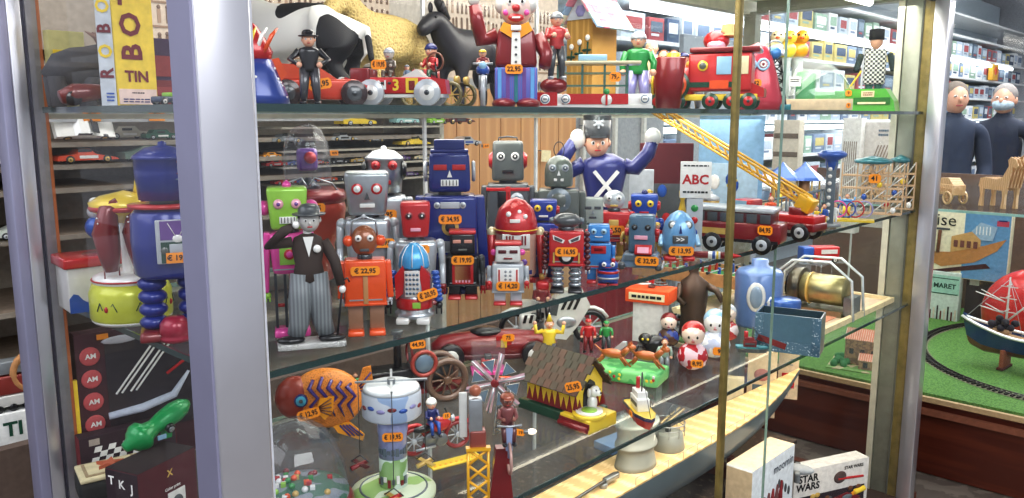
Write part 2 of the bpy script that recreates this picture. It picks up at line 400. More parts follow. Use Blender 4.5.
    if eyes:
        er = HW*.13
        for s in (-1, 1): eye(t, ho, s*HW*.22, hy, zh0+HH*.62, er, eyes, eyec, eyec2)
    b = t.b(); mz = zh0+HH*.24
    if mouth == 'grill':
        b.box((0, hy-.2, mz), (HW*.42, 1.4, HH*.16), tin(mouthc), bev=.3)
        for i in range(5): b.box((-HW*.16+HW*.08*i, hy-.9, mz), (HW*.02, .6, HH*.13), tin('black'))
    elif mouth == 'smile': b.tube([(HW*.2*math.sin(a), hy-.4, mz-HH*.06*math.cos(a)+2) for a in [(-1+i*.4) for i in range(6)]], HH*.03, tin(mouthc), 6)
    elif mouth == 'slot': b.box((0, hy-.2, mz), (HW*.34, 1.4, HH*.09), tin(mouthc), bev=.3)
    if mouth: t.add('mouth', b, ho)
    if nose:
        b = t.b(); b.prism([(-HW*.06, zh0+HH*.38), (HW*.06, zh0+HH*.38), (0, zh0+HH*.55)], hy-2, hy, tin(nose)); t.add('nose', b, ho)
    if ears:
        for s in (-1, 1):
            b = t.b(); x = s*HW*.5
            if ears == 'disc': b.cyl((x-s, 0, hc), (x+s*HW*.1, 0, hc), HH*.24, tin(earc), HH*.16)
            elif ears == 'loop': b.ring((x+s*HH*.08, 0, hc), HH*.22, HH*.05, tin(earc), 'x', 14)
            elif ears == 'knob': b.sph((x+s*HH*.08, 0, hc), HH*.18, tin(earc), 12, 8)
            t.add('ear', b, ho)
    zt = zh0+HH
    if top == 'antenna': b = t.b(); b.ring((0, 0, zt+H*.05), H*.045, .5, metal('dgrey'), 'y', 14, 1.5); t.add('antenna', b, ho)
    elif top == 'box': b = t.b(); b.box((0, 0, zt+H*.035), (HW*.72, HD*.8, H*.075), hm, bev=1.5); b.box((0, 0, zt+H*.002), (HW*.9, HD*.9, H*.02), hm, bev=1); t.add('head_box', b, ho)
    elif top == 'knob': b = t.b(); b.sph((0, 0, zt+1), HW*.12, tin(topc), 12, 8); b.cyl((0, 0, zt-1), (0, 0, zt+H*.04), .8, tin(topc)); t.add('knob', b, ho)
    elif top == 'band': b = t.b(); b.box((0, 0, zt+.5), (HW*1.06, HD*1.06, HH*.18), tin(topc), bev=1.5); t.add('head_band', b, ho)
    elif top == 'handle': b = t.b(); b.tube([(-HW*.3, 0, zt-1), (-HW*.28, 0, zt+3), (0, 0, zt+4), (HW*.28, 0, zt+3), (HW*.3, 0, zt-1)], .8, metal('dgrey')); t.add('handle', b, ho)
    elif top == 'hoop': b = t.b(); b.tube([(-HW*.5, 0, zt-HH*.4), (-HW*.44, -1, zt+HH*.15), (0, -1, zt+HH*.28), (HW*.44, -1, zt+HH*.15), (HW*.5, 0, zt-HH*.4)], 1., metal('lgrey')); b.sph((0, -1, zt+HH*.28), 2.2, tin(topc), 10, 8); t.add('antenna', b, ho)
    # arms
    if arms:
        AL = armlen or BH*.95
        for s in (-1, 1):
            b = t.b(); x = s*(BW*.5+W*.065); zs = z1-BH*.12; r = W*.065
            hand = (x+s*W*.02, -BD*.25, zs-AL)
            if arms == 'tube':
                b.sph((x-s*r*.3, 0, zs), r*1.35, tin(armc), 12, 8); b.cyl((x, 0, zs), (x+s*W*.02, -BD*.05, zs-AL*.5), r, tin(armc), r*.85); b.cyl((x+s*W*.02, -BD*.05, zs-AL*.48), hand, r*.85, tin(armc), r*.75)
            elif arms == 'rib':
                n = 7
                for i in range(n): f = i/(n-1); b.sph((x+s*W*.02*f, -BD*.25*f, zs-AL*f), (r*1.1, r*1.1, AL/n*.62), tin(armc), 12, 6)
            elif arms == 'block': b.box((x, 0, zs-AL*.35), (r*1.9, BD*.5, AL*.85), tin(armc), bev=1.5, rot=(0, s*-.06, 0)); hand = (x, -BD*.1, zs-AL*.82)
            elif arms == 'fore': b.cyl((x, 0, zs), (x, 0, zs-AL*.45), r, tin(armc)); b.cyl((x, 0, zs-AL*.45), (x, -BD*.8, zs-AL*.5), r, tin(armc), r*.8); hand = (x, -BD*.9, zs-AL*.5)
            elif arms == 'up': b.cyl((x, 0, zs-BH*.5), (x+s*W*.03, 0, zs+AL*.2), r, tin(armc), r*.8); hand = (x+s*W*.03, 0, zs+AL*.2)
            ao = t.add('arm', b)
            b = t.b(); hx, hy_, hz = hand; b.sph((hx, hy_, hz), r*1.0, tin(handc), 10, 8)
            for q in (-1, 1): b.box((hx+q*r*.55, hy_-r*.5, hz-r*1.1), (r*.5, r*1.1, r*1.3), tin(handc), bev=.6)
            t.add('hand', b, ao)
    # chest details
    if chest:
        pb = t.b(); kinds = set()
        for d in chest:
            k = d[0]; kinds.add(k)
            if k == 'panel': _, cx, cz, w, h, c = d; pb.box((cx*BW, fy-.3, z0+BH*cz), (w*BW, 1.4, h*BH), tin(c), bev=.5)
            elif k == 'dial': _, cx, cz, r, c, c2 = d; pb.cyl((cx*BW, fy+.5, z0+BH*cz), (cx*BW, fy-1.4, z0+BH*cz), r*BW, tin(c), seg=20); pb.cyl((cx*BW, fy-1.2, z0+BH*cz), (cx*BW, fy-1.9, z0+BH*cz), r*BW*.6, tin(c2), seg=16)
            elif k == 'dots':
                _, cx, cz, w, h, nx, nz, c = d
                for i in range(nx):
                    for j in range(nz): pb.cyl(((cx-w/2+w*(i+.5)/nx)*BW, fy, z0+BH*(cz-h/2+h*(j+.5)/nz)), ((cx-w/2+w*(i+.5)/nx)*BW, fy-1.8, z0+BH*(cz-h/2+h*(j+.5)/nz)), min(w/nx*BW, h/nz*BH)*.32, tin(c), seg=8)
            elif k == 'bars':
                _, cx, cz, w, h, n, c = d
                for i in range(n): pb.box(((cx-w/2+w*(i+.5)/n)*BW, fy-1, z0+BH*cz), (w/n*.5*BW, 1, h*BH), tin(c))
            elif k == 'angry':
                _, cz, c = d
                for s in (-1, 1):
                    pts = [(s*BW*.05, z0+BH*(cz-.03)), (s*BW*.4, z0+BH*(cz+.12)), (s*BW*.38, z0+BH*(cz-.02)), (s*BW*.1, z0+BH*(cz-.12))]
                    pb.prism(pts, fy-1.2, fy, tin('white')); pts2 = [(a+(s*BW*.25-a)*.3, b_+(z0+BH*cz-b_)*.3) for a, b_ in pts]; pb.prism(pts2, fy-1.8, fy, tin(c))
            elif k == 'belt': _, cz, h, c = d; pb.box((0, 0, z0+BH*cz), (BW*1.04, BD*1.05, h*BH), tin(c), bev=.5)
            elif k == 'ybelt': _, cz, h, c = d; R = BW*.505; pb.lathe([(R, z0+BH*(cz-h/2)), (R*1.01, z0+BH*(cz+h/2))], (0, 0, 0), tin(c), 24, sy=.85)
        t.add('chest_panel', pb, bo)
    if price: sticker(t, price, (pt, fy-3.2, pz if pz is not None else bc), pw, 9, parent=bo)
    return t
def M_(px, py): return atz(px, py, MID)
robot('green-headed robot with pink arms and pink feet, next to the broad silver post', M_(293, 334), 158, 52, 'pink', headc='lime', legs='open', legc='dgrey', footc='pink', body='wide', head='taper', hw=.72, hh=.26, bh=.26, lh=.34,
      eyes='bulb', eyec='lpink', eyec2='purple', arms='block', armc='pink', handc='lime', ears='knob', earc='pink', top='knob', topc='pink', chest=[('panel', 0, .5, .5, .5, 'lime'), ('dial', 0, .5, .14, 'red', 'pink')], armlen=70)
robot('silver robot with red rimmed eyes, standing behind the orange robot', M_(370, 300), 128, 62, 'lgrey', metalc=metal('lgrey', .35), headc=metal('lgrey', .3), body='wide', head='taper', hw=.68, hh=.33, bh=.42, lh=.18, eyes='ring', eyec='red', eyec2='white', arms='tube', armc='lgrey', handc='pink',
      ears=None, footc='grey', mouth='slot', mouthc='white', price='14,95', pz=60, pt=14, nose='dgrey')
robot('silver bucket-headed robot with red bulb eyes, behind the silver robot', M_(387, 282), 134, 58, 'grey', metalc=metal('lgrey', .35), headc=metal('lgrey', .3), body='wide', head='bucket', hw=.62, hh=.32, bh=.42, lh=.18, eyes='bulb', eyec='red', eyec2='dred', arms='block', armc='lgrey',
      ears='disc', earc='black', mouth='slot', mouthc='red', footc='dgrey', price='14,95', pz=70)
robot('red-headed silver robot with price sticker on its chest', M_(417, 302), 104, 58, 'lgrey', metalc=metal('lgrey', .3), headc='red', body='wide', head='taper', hw=.5, hh=.34, bh=.42, lh=.14, eyes='ring', eyec='dred', eyec2='black', arms='tube', armc='lgrey', handc='dred', ears=None, mouth='slot', mouthc='lpink', footc='dred', price='17,95', pz=56, pt=2)
robot('bright orange robot with brown head and orange feet near the shelf edge', M_(367, 333), 114, 50, 'orange', headc=C(150,84,48), legs='block', legc=C(150,110,84), footc='orange', body='box', head='round', hw=.52, hh=.27, bh=.40, lh=.21, bw=.8,
      eyes='bulb', eyec='white', eyec2='black', arms='block', armc='orange', handc='lgrey', ears='knob', earc='orange', top='hoop', topc='lgrey', mouth='slot', mouthc='dgrey', chest=[('panel', 0, .45, .12, .8, 'tan')], price='€ 22,95', pz=66, pw=28)
def dome_robot(p):
    t = Thing('tin_robot', 'round robot with blue segmented dome, red collar and blue ribbed arms', 'robot', p, -.12, GR); W = 46
    b = t.b(); b.lathe([(16, 4), (19, 5), (20, 9), (17, 10), (17.5, 40), (16, 48), (13, 54), (11, 56)], (0, 0, 0), metal('lgrey', .3), 28); bo = t.add('torso', b)
    b = t.b(); b.lathe([(18, 14), (18.3, 15), (18.3, 24), (17.6, 25)], (0, 0, 0), tin('red'), 28)
    for s in (-1, 1): b.prism([(s*16.5, 24), (s*17.2, 48), (s*9, 58), (s*7, 50), (s*9.5, 30)], -15.5, -8, tin('red'))
    b.box((4, -18, 19), (8, 2, 6), tin('lime'), bev=.5); t.add('collar', b, bo)
    b = t.b(); b.box((0, -16.6, 40), (15, 2.5, 26), tin('offw'), bev=.8)
    for i in range(4):
        for j in range(5): b.cyl((-5.2+i*3.5, -17, 31+j*4.6), (-5.2+i*3.5, -18.6, 31+j*4.6), 1.35, metal('steel'), seg=8)
    t.add('keypad', b, bo)
    b = t.b(); b.lathe([(15, 54), (15.5, 56), (14, 66), (9, 74), (4, 78), (.3, 79)], (0, 0, 0), tin(C(60,160,220)), 24)
    for i in range(8): a = i*PI/4; b.tube([(15.6*math.cos(a), 15.6*math.sin(a), 56), (14.1*math.cos(a), 14.1*math.sin(a), 66), (9*math.cos(a), 9*math.sin(a), 74.4), (0, 0, 79.4)], .5, tin('white'), 5)
    t.add('dome', b)
    for s in (-1, 1):
        b = t.b()
        for i in range(7): b.sph((s*(21+i*.6), -i*.8, 48-i*4.2), (4.4, 4.4, 2.9), tin('blue'), 12, 6)
        a = t.add('arm', b); b = t.b(); b.sph((s*25, -6, 17), 3.6, tin('black'), 10, 8)
        for q in (-1, 1): b.box((s*25+q*2.4, -8, 12), (1.6, 4, 7), tin('black'), bev=.5)
        t.add('hand', b, a)
        b = t.b(); b.box((s*10, -13, 3.2), (13, 16, 6.4), tin('white'), bev=2); t.add('foot', b)
    sticker(t, '€ 20,95', (15, -19, 30), 20, 10, parent=bo, tilt=.3, ry=-.25)
dome_robot(M_(415, 320))
robot('tallest robot, dark blue with square stacked head and gold chest dial', M_(451, 290), 156, 78, C(22,40,124), body='box', head='box', hw=.52, hh=.25, bh=.40, lh=.16, bw=.66, top='box', eyes='slot', eyec='red', ears='loop', earc='lgrey', mouth='grill', mouthc='white', arms='block', handc='lgrey',
      chest=[('dial', -.24, .86, .06, 'lgrey', 'grey'), ('dial', .24, .86, .06, 'lgrey', 'grey'), ('panel', 0, .86, .36, .1, 'lgrey'), ('dial', 0, .52, .16, 'gold', 'black'), ('panel', 0, .22, .6, .16, 'grey')], nose='white', footc=C(22,40,124), price='€ 34,95', pz=74, armlen=84)
robot('small black robot wearing dark sunglasses, red cap and red feet', M_(463, 297), 72, 48, 'black', head='box', headc='black', hw=.52, hh=.30, bh=.42, lh=.12, eyes='slot', eyec=C(220,150,130), top='band', topc='red', arms='tube', armc='dgrey', handc='red', ears=None, mouth='slot', mouthc='olive',
      chest=[('panel', 0, .5, .66, .8, 'red'), ('panel', 0, .5, .52, .66, 'tan'), ('bars', 0, .2, .5, .08, 5, 'lpink')], footc='red', price='€ 19,95', pz=40, bw=.66)
robot('grey television-headed robot with red body stripes and round white eyes', M_(508, 264), 128, 56, 'dgrey', head='box', headc=C(92,98,96), hw=.56, hh=.30, bh=.42, lh=.16, top='handle', ears='disc', earc='red', eyes='ring', eyec='white', arms='block', armc='dgrey', mouth='slot', mouthc='black',
      chest=[('belt', .9, .06, 'red'), ('panel', -.1, .72, .3, .3, 'black'), ('dial', .22, .72, .16, 'lgrey', 'slate'), ('panel', 0, .5, .12, .9, 'red')], footc='dgrey')
robot('grey-green robot with wire loop antenna on its rounded head', M_(558, 264), 112, 56, 'olive', head='dome', headc=C(104,114,106), hw=.5, hh=.27, bh=.46, lh=.16, top='antenna', ears=None, eyes='ring', eyec='lgrey', eyec2='slate', mouth='slot', mouthc='white', nose='white', arms='block',
      chest=[('dial', 0, .8, .3, 'slate', 'olive'), ('bars', 0, .8, .34, .22, 5, 'offw')], footc='dgrey')
def dome2():
    t = Thing('tin_robot', 'red dome-headed barrel robot with cream legs, largest of the red robots', 'robot', M_(516, 288), 0, GR)
    m = pattern('patch', 'red', C(222,70,70), 4)
    b = t.b(); b.lathe([(19, 14), (20, 16), (20, 58), (19, 60)], (0, 0, 0), tin(C(196,158,140)), 28); bo = t.add('torso', b)
    b = t.b(); b.lathe([(20.4, 56), (21.5, 58), (21.2, 64), (20.6, 68), (17, 80), (9, 88), (.3, 91)], (0, 0, 0), tin('red'), 28); h = t.add('dome', b)
    b = t.b()
    for x, z, r in ((-7, 76, 2.8), (3, 78, 2.6), (9, 74, 2.4)): b.sph((x, -15.5-(80-z)*.3, z), (r, 1.6, r), tin('white'), 10, 6)
    b.box((-1, -20.6, 70), (10, 1.5, 3.4), tin('white'), bev=.3); b.ring((0, 0, 60), 21.3, .7, tin('yellow'), 'z'); t.add('eye', b, h)
    b = t.b(); b.box((0, -17.5, 50), (27, 5, 14), tin('offw'), bev=.6); b.box((0, -18.6, 31), (27, 4, 20), tin('tan'), bev=.6)
    for x in (-9, -6, -3, 6, 9): b.box((x, -20.4, 51), (1.5, 1, 9), tin('dred'))
    for x, z in ((-7, 35), (-7, 27), (8, 30)): b.cyl((x, -20, z), (x, -21.4, z), 3, tin('purple'), seg=12)
    b.text('R', (-14, -21.5, 40), 8, tin('red')); b.box((2, -19.6, 20), (27, 2.5, 4), tin('navy')); t.add('chest_panel', b, bo)
    for s in (-1, 1):
        b = t.b(); b.cyl((s*24, 0, 54), (s*26, -2, 14), 4.6, tin('red'), 3.6); b.sph((s*24, 0, 56), (4.6, 4.6, 6), tin('cream'), 12, 8); a = t.add('leg', b)
        b = t.b(); b.box((s*26, -5, 5), (13, 22, 9), tin('red'), bev=3); b.cyl((s*25.5, -8, 12), (s*25.5, 2, 17), 2.6, tin('gold')); t.add('foot', b, a)
    b = t.b(); b.cyl((0, 0, 0), (0, 0, 15), 8, tin('navy')); t.add('base', b)
dome2()
robot('small white robot with red-topped boxy head and red feet, at the shelf edge', M_(508, 303), 66, 42, 'lgrey', body='box', head='box', headc='offw', hw=.60, hh=.27, bh=.44, lh=.13, bw=.74, top='band', topc='red', eyes='slot', eyec='maroon', arms='fore', armc='lgrey', handc='red', ears='knob', earc='pink', mouth='slot', mouthc='dred',
      chest=[('panel', 0, .6, .7, .55, 'white'), ('dots', 0, .62, .3, .4, 2, 3, 'grey'), ('bars', -.28, .62, .1, .4, 1, 'red'), ('bars', .28, .62, .1, .4, 1, 'red')], price='€ 14,20', pz=20, pw=23)
robot('red box robot with angry white eyes on its chest and chrome beaded legs', M_(566, 291), 76, 46, 'red', legs='rib', footc='black', head='round', headc='dgrey', hw=.62, hh=.20, bh=.46, lh=.30, bw=.74, eyes=None, ears='disc', earc='slate', mouth=None, arms='rib', armc='maroon', handc='lgrey',
      chest=[('angry', .78, 'dgrey'), ('dial', 0, .28, .22, 'black', 'white'), ('bars', -.36, .25, .1, .3, 1, 'gold'), ('bars', .36, .25, .1, .3, 1, 'gold')], price='€ 16,95', pz=42)
robot('dark blue robot with yellow eye, half hidden behind the red box robot', M_(543, 281), 86, 40, C(36,60,160), headc=C(36,60,160), head='taper', hw=.66, hh=.24, bh=.44, lh=.2, eyes='bulb', eyec='yellow', eyec2='black', mouth='slot', mouthc='white', ears='disc', earc='red', legs='cyl', legc='navy', footc='red')
robot('small pale grey robot with plain squared head, above the sky-blue robot', M_(592, 264), 66, 34, 'lgrey', head='box', headc=C(160,168,160), hw=.62, hh=.38, bh=.36, eyes='slot', eyec='dgrey', mouth='slot', mouthc='dgrey', ears=None, nose='grey')
robot('sky-blue robot with red ears and red chest bar', M_(598, 282), 62, 34, C(48,128,200), headc=C(60,140,214), head='box', hw=.66, hh=.27, bh=.42, lh=.18, eyes='bulb', eyec='sky', eyec2='black', ears='disc', earc='red', mouth='smile', mouthc='white', chest=[('panel', 0, .75, .6, .3, 'red'), ('panel', 0, .75, .4, .15, 'navy'), ('belt', .1, .08, 'red')], arms='fore', armc=C(48,128,200), handc='red', footc='red')
robot('tiny blue drum-bodied robot with red band, in front of the sky-blue robot', M_(608, 284), 26, 24, 'blue', body='round', head='dome', headc='blue', hw=.8, hh=.3, bh=.5, lh=.06, bw=.9, arms=None, ears=None, eyes='bulb', eyec='white', mouth='slot', mouthc='red', chest=[('ybelt', .75, .2, 'red'), ('ybelt', .3, .15, 'lgrey')], footc='red')
robot('red and gold robot with crossed straps and dark chest, beneath the toy soldier', M_(613, 258), 70, 44, 'red', headc='lgrey', metalc=tin('red'), head='round', hw=.5, hh=.28, bh=.42, lh=.2, eyes='bulb', eyec='white', eyec2='black', arms='tube', armc='red', handc='gold', ears=None, mouth='slot', mouthc='gold', legs='cyl', legc='gold', footc='gold',
      chest=[('panel', 0, .5, .3, .5, 'gold')], price='14,50', pz=30)
robot('blue robot with bulging yellow eyes and red ears', M_(643, 256), 64, 40, C(34,76,176), headc=C(34,76,176), head='taper', hw=.66, hh=.36, bh=.38, lh=.16, eyes='bulb', eyec='yellow', eyec2='black', ears='disc', earc='red', mouth='slot', mouthc='red', top='knob', topc='navy')
def tank():
    t = Thing('tin_robot', 'blue-grey robot bust riding on a tracked tank base', 'robot', M_(641, 268), -.1, GR)
    b = t.b(); b.box((0, 0, 9), (40, 26, 14), tin('steel'), bev=2, taper=(.85, .9)); b.box((0, -13, 12), (30, 1.5, 5), tin('slate')); bo = t.add('torso', b)
    b = t.b(); b.box((0, 2, 35), (25, 20, 38), tin(C(84,116,140)), bev=3); h = t.add('head', b)
    for s in (-1, 1): eye(t, h, s*6.5, -8.5, 42, 3, 'bulb', 'black', 'slate')
    b = t.b(); b.box((0, -9, 32), (13, 2, 4), tin('lpink'), bev=.5); t.add('mouth', b, h)
    b = t.b(); b.box((3, -12, 20), (17, 6, 10), tin('red'), bev=1, rot=(-.4, 0, 0)); b.box((3, -15.2, 20.5), (11, 1, 6), tin('lpink'), rot=(-.4, 0, 0)); t.add('chest_panel', b, bo)
    for s in (-1, 1):
        b = t.b(); b.box((s*18, -1, 4), (7, 30, 8), tin('dgrey'), bev=3)
        for i in range(5): b.cyl((s*21.4-1, -12+i*5.5, 3.6), (s*21.4+1, -12+i*5.5, 3.6), 2.4, metal('lgrey'), seg=10)
        t.add('track', b); b = t.b(); b.cyl((s*13, 2, 36), (s*17, 2, 36), 4, tin('red')); t.add('ear', b, h)
    sticker(t, '€ 32,95', (7, -16, 10), 23, 9, parent=bo)
tank()
def egg():
    t = Thing('tin_robot', 'light blue egg-shaped robot with small red feet', 'robot', M_(678, 259), .1, GR)
    b = t.b(); b.lathe([(10, 5), (15.5, 9), (17, 18), (16.5, 28), (14, 38), (9, 45), (3, 48.5), (.3, 49)], (0, 0, 0), tin(C(106,164,214)), 28); bo = t.add('torso', b)
    for s in (-1, 1):
        eye(t, bo, s*7.5, -12, 36, 4.4, 'ring', 'slate', 'white')
        b = t.b(); b.box((s*9, -7, 2.6), (12, 18, 5), tin('red'), bev=2); t.add('foot', b)
        b = t.b(); b.cyl((s*17, 0, 24), (s*18.5, -8, 15), 2.5, tin('sky')); t.add('arm', b)
    b = t.b(); b.box((0, -16.2, 22), (15, 3, 8), tin('dgrey'), bev=1); b.text('>>', (0, -18, 22), 7, tin('white')); t.add('mouth', b, bo)
    b = t.b(); b.prism([(-1.5, 28), (1.5, 28), (0, 36)], -18, -13, tin('navy')); t.add('nose', b, bo)
    sticker(t, '€ 13,95', (1, -18, 11), 24, 9, parent=bo)
egg()
t = robot('tall blue robot with ringed helmet and chest screen, left of the broad silver post', M_(175, 336), 190, 74, C(22,42,140), body='round', head='bucket', headc=C(22,42,140), hw=.72, hh=.28, bh=.38, lh=.27, bw=.92, legs='rib', ribc=C(22,42,140), eyes=None, ears=None, mouth=None, arms=None, footc='dred',
      chest=[('ybelt', .97, .05, 'red')], off=.0)
rb = t.r; k = t.k
b = MB(k); b.box((6, -33.5, 100), (34, 3, 42), tin('lgrey'), bev=2); b.box((8, -35.2, 111), (30, 1, 18), tin('purple')); b.box((8, -35.2, 90), (30, 1, 20), tin('dgreen')); b.box((8, -36, 93), (15, 1.4, 10), tin('lgrey'), bev=.5)
b.sph((8, -35.4, 103), (5, 1, 4), tin('white'), 12, 6)
for s in (-1, 1): b.tube([(8+s*2, -36, 106), (8+s*8, -36, 118)], .4, tin('white'), 5); b.cyl((8+s*12, -35.5, 92), (8+s*12, -36.4, 92), 3.4, tin('olive'), seg=12)
b.build('chest_screen', rb)
b = MB(k); b.X = Matrix.Translation((9, -38, 85)); b.box((0, 0, 0), (24, .6, 10), STK, bev=.2); b.text('€ 19,95', (0, -.6, 0), 7, INK); b.build('price_sticker', rb)
b = MB(k); hm_ = tin(C(36,24,40)); b.box((4, -20, 166), (32, 6, 24), hm_, bev=2)
for i in range(4): b.box((4, -23.4, 158+i*5.5), (28, 1, 1.2), tin('dred' if i % 2 else 'steel'))
b.build('visor', rb)
def saucer():
    t = Thing('space_capsule_toy', 'red saucer toy under a large clear dome, behind the green-headed robot', 'toy', M_(312, 282), 0)
    b = t.b(); b.lathe([(14, 0), (22, 4), (24, 40), (34, 62), (36, 74), (34, 84), (30, 88)], (0, 0, 0), tin(C(176,60,40)), 28); t.add('saucer', b)
    b = t.b(); b.lathe([(34.5, 80), (37.5, 86), (34.5, 92), (28, 94)], (0, 0, 0), tin('dred'), 28); t.add('rim', b)
    b = t.b(); b.lathe([(23, 93), (23, 125), (21, 138), (15, 150), (8, 155), (.3, 157)], (0, 0, 0), glass((.93, .93, .97), .12, .03, 'clear_plastic', .06), 28, caps=False); t.add('clear_dome', b)
    b = t.b(); b.lathe([(14, 93), (8, 100), (3, 104), (.3, 105)], (0, 0, 0), metal('dgrey'), 20); b.box((0, 0, 122), (20, 10, 22), tin('purple'), bev=4); b.sph((3, -6, 124), 6, tin('red'), 12, 8); t.add('pilot', b)
    for s in (-1, 1):
        b = t.b(); b.tube([(s*34, -8, 84), (s*22, -20, 100), (s*6, -26, 106), (0, -27, 96)], .9, metal('lgrey')); t.add('antenna', b)
    sticker(t, '22,95', (4, -36, 78), 22, 9)
saucer()
# ================================================================ other toys on the middle shelf
SKN = mat('skin', .5, 0, .2, .04)
def headpart(t, par, c, r, hat=None, hatc='black', hair='brown', skn=None, name='head'):
    """a small doll head with eyes, nose, mouth, ears, hair and hat"""
    x, y, z = c; sk = skn or SKN; b = t.b(); b.sph(c, (r*.84, r*.86, r), sk, 14, 10)
    for s in (-1, 1):
        b.sph((x+s*r*.84, y, z), (r*.14, r*.2, r*.24), sk, 8, 6); b.sph((x+s*r*.32, y-r*.76, z+r*.05), (r*.15, r*.09, r*.16), tin('white'), 8, 6); b.sph((x+s*r*.32, y-r*.84, z+r*.05), (r*.07, r*.05, r*.09), INK, 6, 4)
    b.sph((x, y-r*.88, z-r*.15), (r*.12, r*.17, r*.17), sk, 8, 6); b.box((x, y-r*.76, z-r*.47), (r*.42, r*.12, r*.1), tin('red'), bev=r*.04)
    h = t.add(name, b, par)
    if hair: b = t.b(); b.sph((x, y+r*.16, z+r*.16), (r*.9, r*.86, r*.95), mat(hair, .8), 14, 8, z0=-.1); t.add('hair', b, par)
    if hat:
        b = t.b(); m = tin(hatc) if not isinstance(hatc, bpy.types.Material) else hatc
        if hat == 'bowler': b.lathe([(r*.8, 0), (r*1.3, r*.02), (r*1.36, r*.14), (r*.9, r*.12), (r*.86, r*.6), (r*.6, r*.88), (.1, r*.98)], (x, y, z+r*.42), m, 20)
        elif hat == 'shako': b.lathe([(r*.85, 0), (r*.9, r*.2), (r*.98, r*1.5), (r*.9, r*1.55), (.1, r*1.56)], (x, y, z+r*.4), m, 20); b.box((x, y-r*.9, z+r*.45), (r*1.1, r*.6, r*.1), m)
        elif hat == 'helmet': b.sph((x, y+r*.05, z+r*.18), (r*1.02, r*1.02, r*1.02), m, 16, 8, z0=0.)
        elif hat == 'cap': b.sph((x, y+r*.05, z+r*.3), (r*.98, r*.98, r*.75), m, 16, 6, z0=0.); b.box((x, y-r*.95, z+r*.35), (r*1.1, r*.9, r*.1), m, bev=r*.04)
        elif hat == 'cone': b.lathe([(r*.7, 0), (r*.1, r*1.5), (.05, r*1.55)], (x, y, z+r*.6), m, 14); b.sph((x, y, z+r*2.1), r*.2, tin('white'), 8, 6)
        t.add('hat', b, par)
    return h
def doll(t, c, H, shirt='red', pants='navy', hat=None, hatc='black', hair='brown', sit=False, arms='down', name='figure', shoes='black', skn=None, fat=1.):
    """a small person figurine: trunk, tapered limbs, hands, shoes, head"""
    x, y, z = c; b = t.b(); sm = tin(shirt); pm_ = tin(pants); r = H*.07*fat; hip = z + (H*.1 if sit else H*.46)
    b.lathe([(r*1.35, 0), (r*1.5, H*.05), (r*1.3, H*.14), (r*1.75, H*.27), (r*1.5, H*.32), (r*.5, H*.35)], (x, y, hip), sm, 16, sy=.7)
    for s in (-1, 1):
        if sit: b.tube([(x+s*r*.8, y, hip+H*.03), (x+s*r*1.1, y-H*.22, hip+H*.06), (x+s*r*1.1, y-H*.26, hip-H*.16)], [r*.8, r*.7, r*.5], pm_, 8); b.sph((x+s*r*1.1, y-H*.3, hip-H*.18), (r*.6, r*1.1, r*.45), tin(shoes), 8, 6)
        else: b.tube([(x+s*r*.75, y, hip+H*.04), (x+s*r*.95, y-r*.2, z+H*.24), (x+s*r*1.1, y, z+H*.03)], [r*.9, r*.7, r*.5], pm_, 8); b.sph((x+s*r*1.15, y-r*.5, z+H*.025), (r*.65, r*1.2, H*.03), tin(shoes), 8, 6)
    sh = hip+H*.29
    for s in (-1, 1):
        if arms == 'down': pts = [(x+s*r*1.5, y, sh), (x+s*r*2.2, y+r*.1, sh-H*.14), (x+s*r*2.1, y-r*.8, sh-H*.27)]
        elif arms == 'fwd': pts = [(x+s*r*1.5, y, sh), (x+s*r*2.0, y-r*.7, sh-H*.12), (x+s*r*1.2, y-r*3., sh-H*.1)]
        elif arms == 'up': pts = [(x+s*r*1.5, y, sh), (x+s*r*3.0, y-r*.4, sh-H*.02), (x+s*r*3.3, y-r*.6, sh+H*.18)]
        elif arms == 'hips': pts = [(x+s*r*1.5, y, sh), (x+s*r*3.0, y+r*.2, sh-H*.12), (x+s*r*1.6, y-r*1.1, sh-H*.2)]
        b.tube(pts, [r*.62, r*.5, r*.4], sm, 8); b.sph(pts[-1], r*.5, SKN if not skn else skn, 8, 6)
    f = t.add(name, b); headpart(t, f, (x, y, hip+H*.44), H*.105*(1.15 if sit else 1), hat, hatc, hair, skn)
    return f
# gentleman figurine
t = Thing('gentleman_figurine', 'figurine of a man in bowler hat, dark coat and baggy grey trousers with a stick', 'figurine', M_(312, 346), 0.05)
b = t.b(); b.box((0, 2, 3), (66, 30, 6), pattern('speckle', 'white', 'black', 900, .5), bev=1.5); t.add('base', b)
b = t.b(); tm = pattern('stripe', C(128,134,138), C(104,110,114), 60, .5, (1, .4, .1))
for s in (-1, 1):
    b.tube([(s*7, 0, 74), (s*9, -2, 48), (s*11, 0, 26), (s*15, 0, 12)], [11, 12, 10, 8.5], tm, 12)
t.add('trousers', b)
b = t.b()
for s in (-1, 1): b.sph((s*20, -5, 9), (14, 8, 4.2), tin('black'), 14, 8)
t.add('shoes', b)
ct = mat(C(58,44,38), .7)
b = t.b(); b.lathe([(13, 66), (16, 68), (13, 84), (16, 102), (13, 110), (5, 114)], (0, 0, 0), ct, 18, sy=.72)
for s in (-1, 1): b.prism([(s*4, 76), (s*16, 72), (s*22, 50), (s*14, 48), (s*9, 66)], 2, 7, ct)
b.tube([(-15, 0, 106), (-36, -2, 104), (-22, -8, 118), (-14, -10, 122)], [5.5, 6, 5, 4], ct, 10); b.tube([(15, 0, 106), (25, -2, 86), (30, -8, 62)], [5.5, 5.5, 4.2], ct, 10); co = t.add('coat', b)
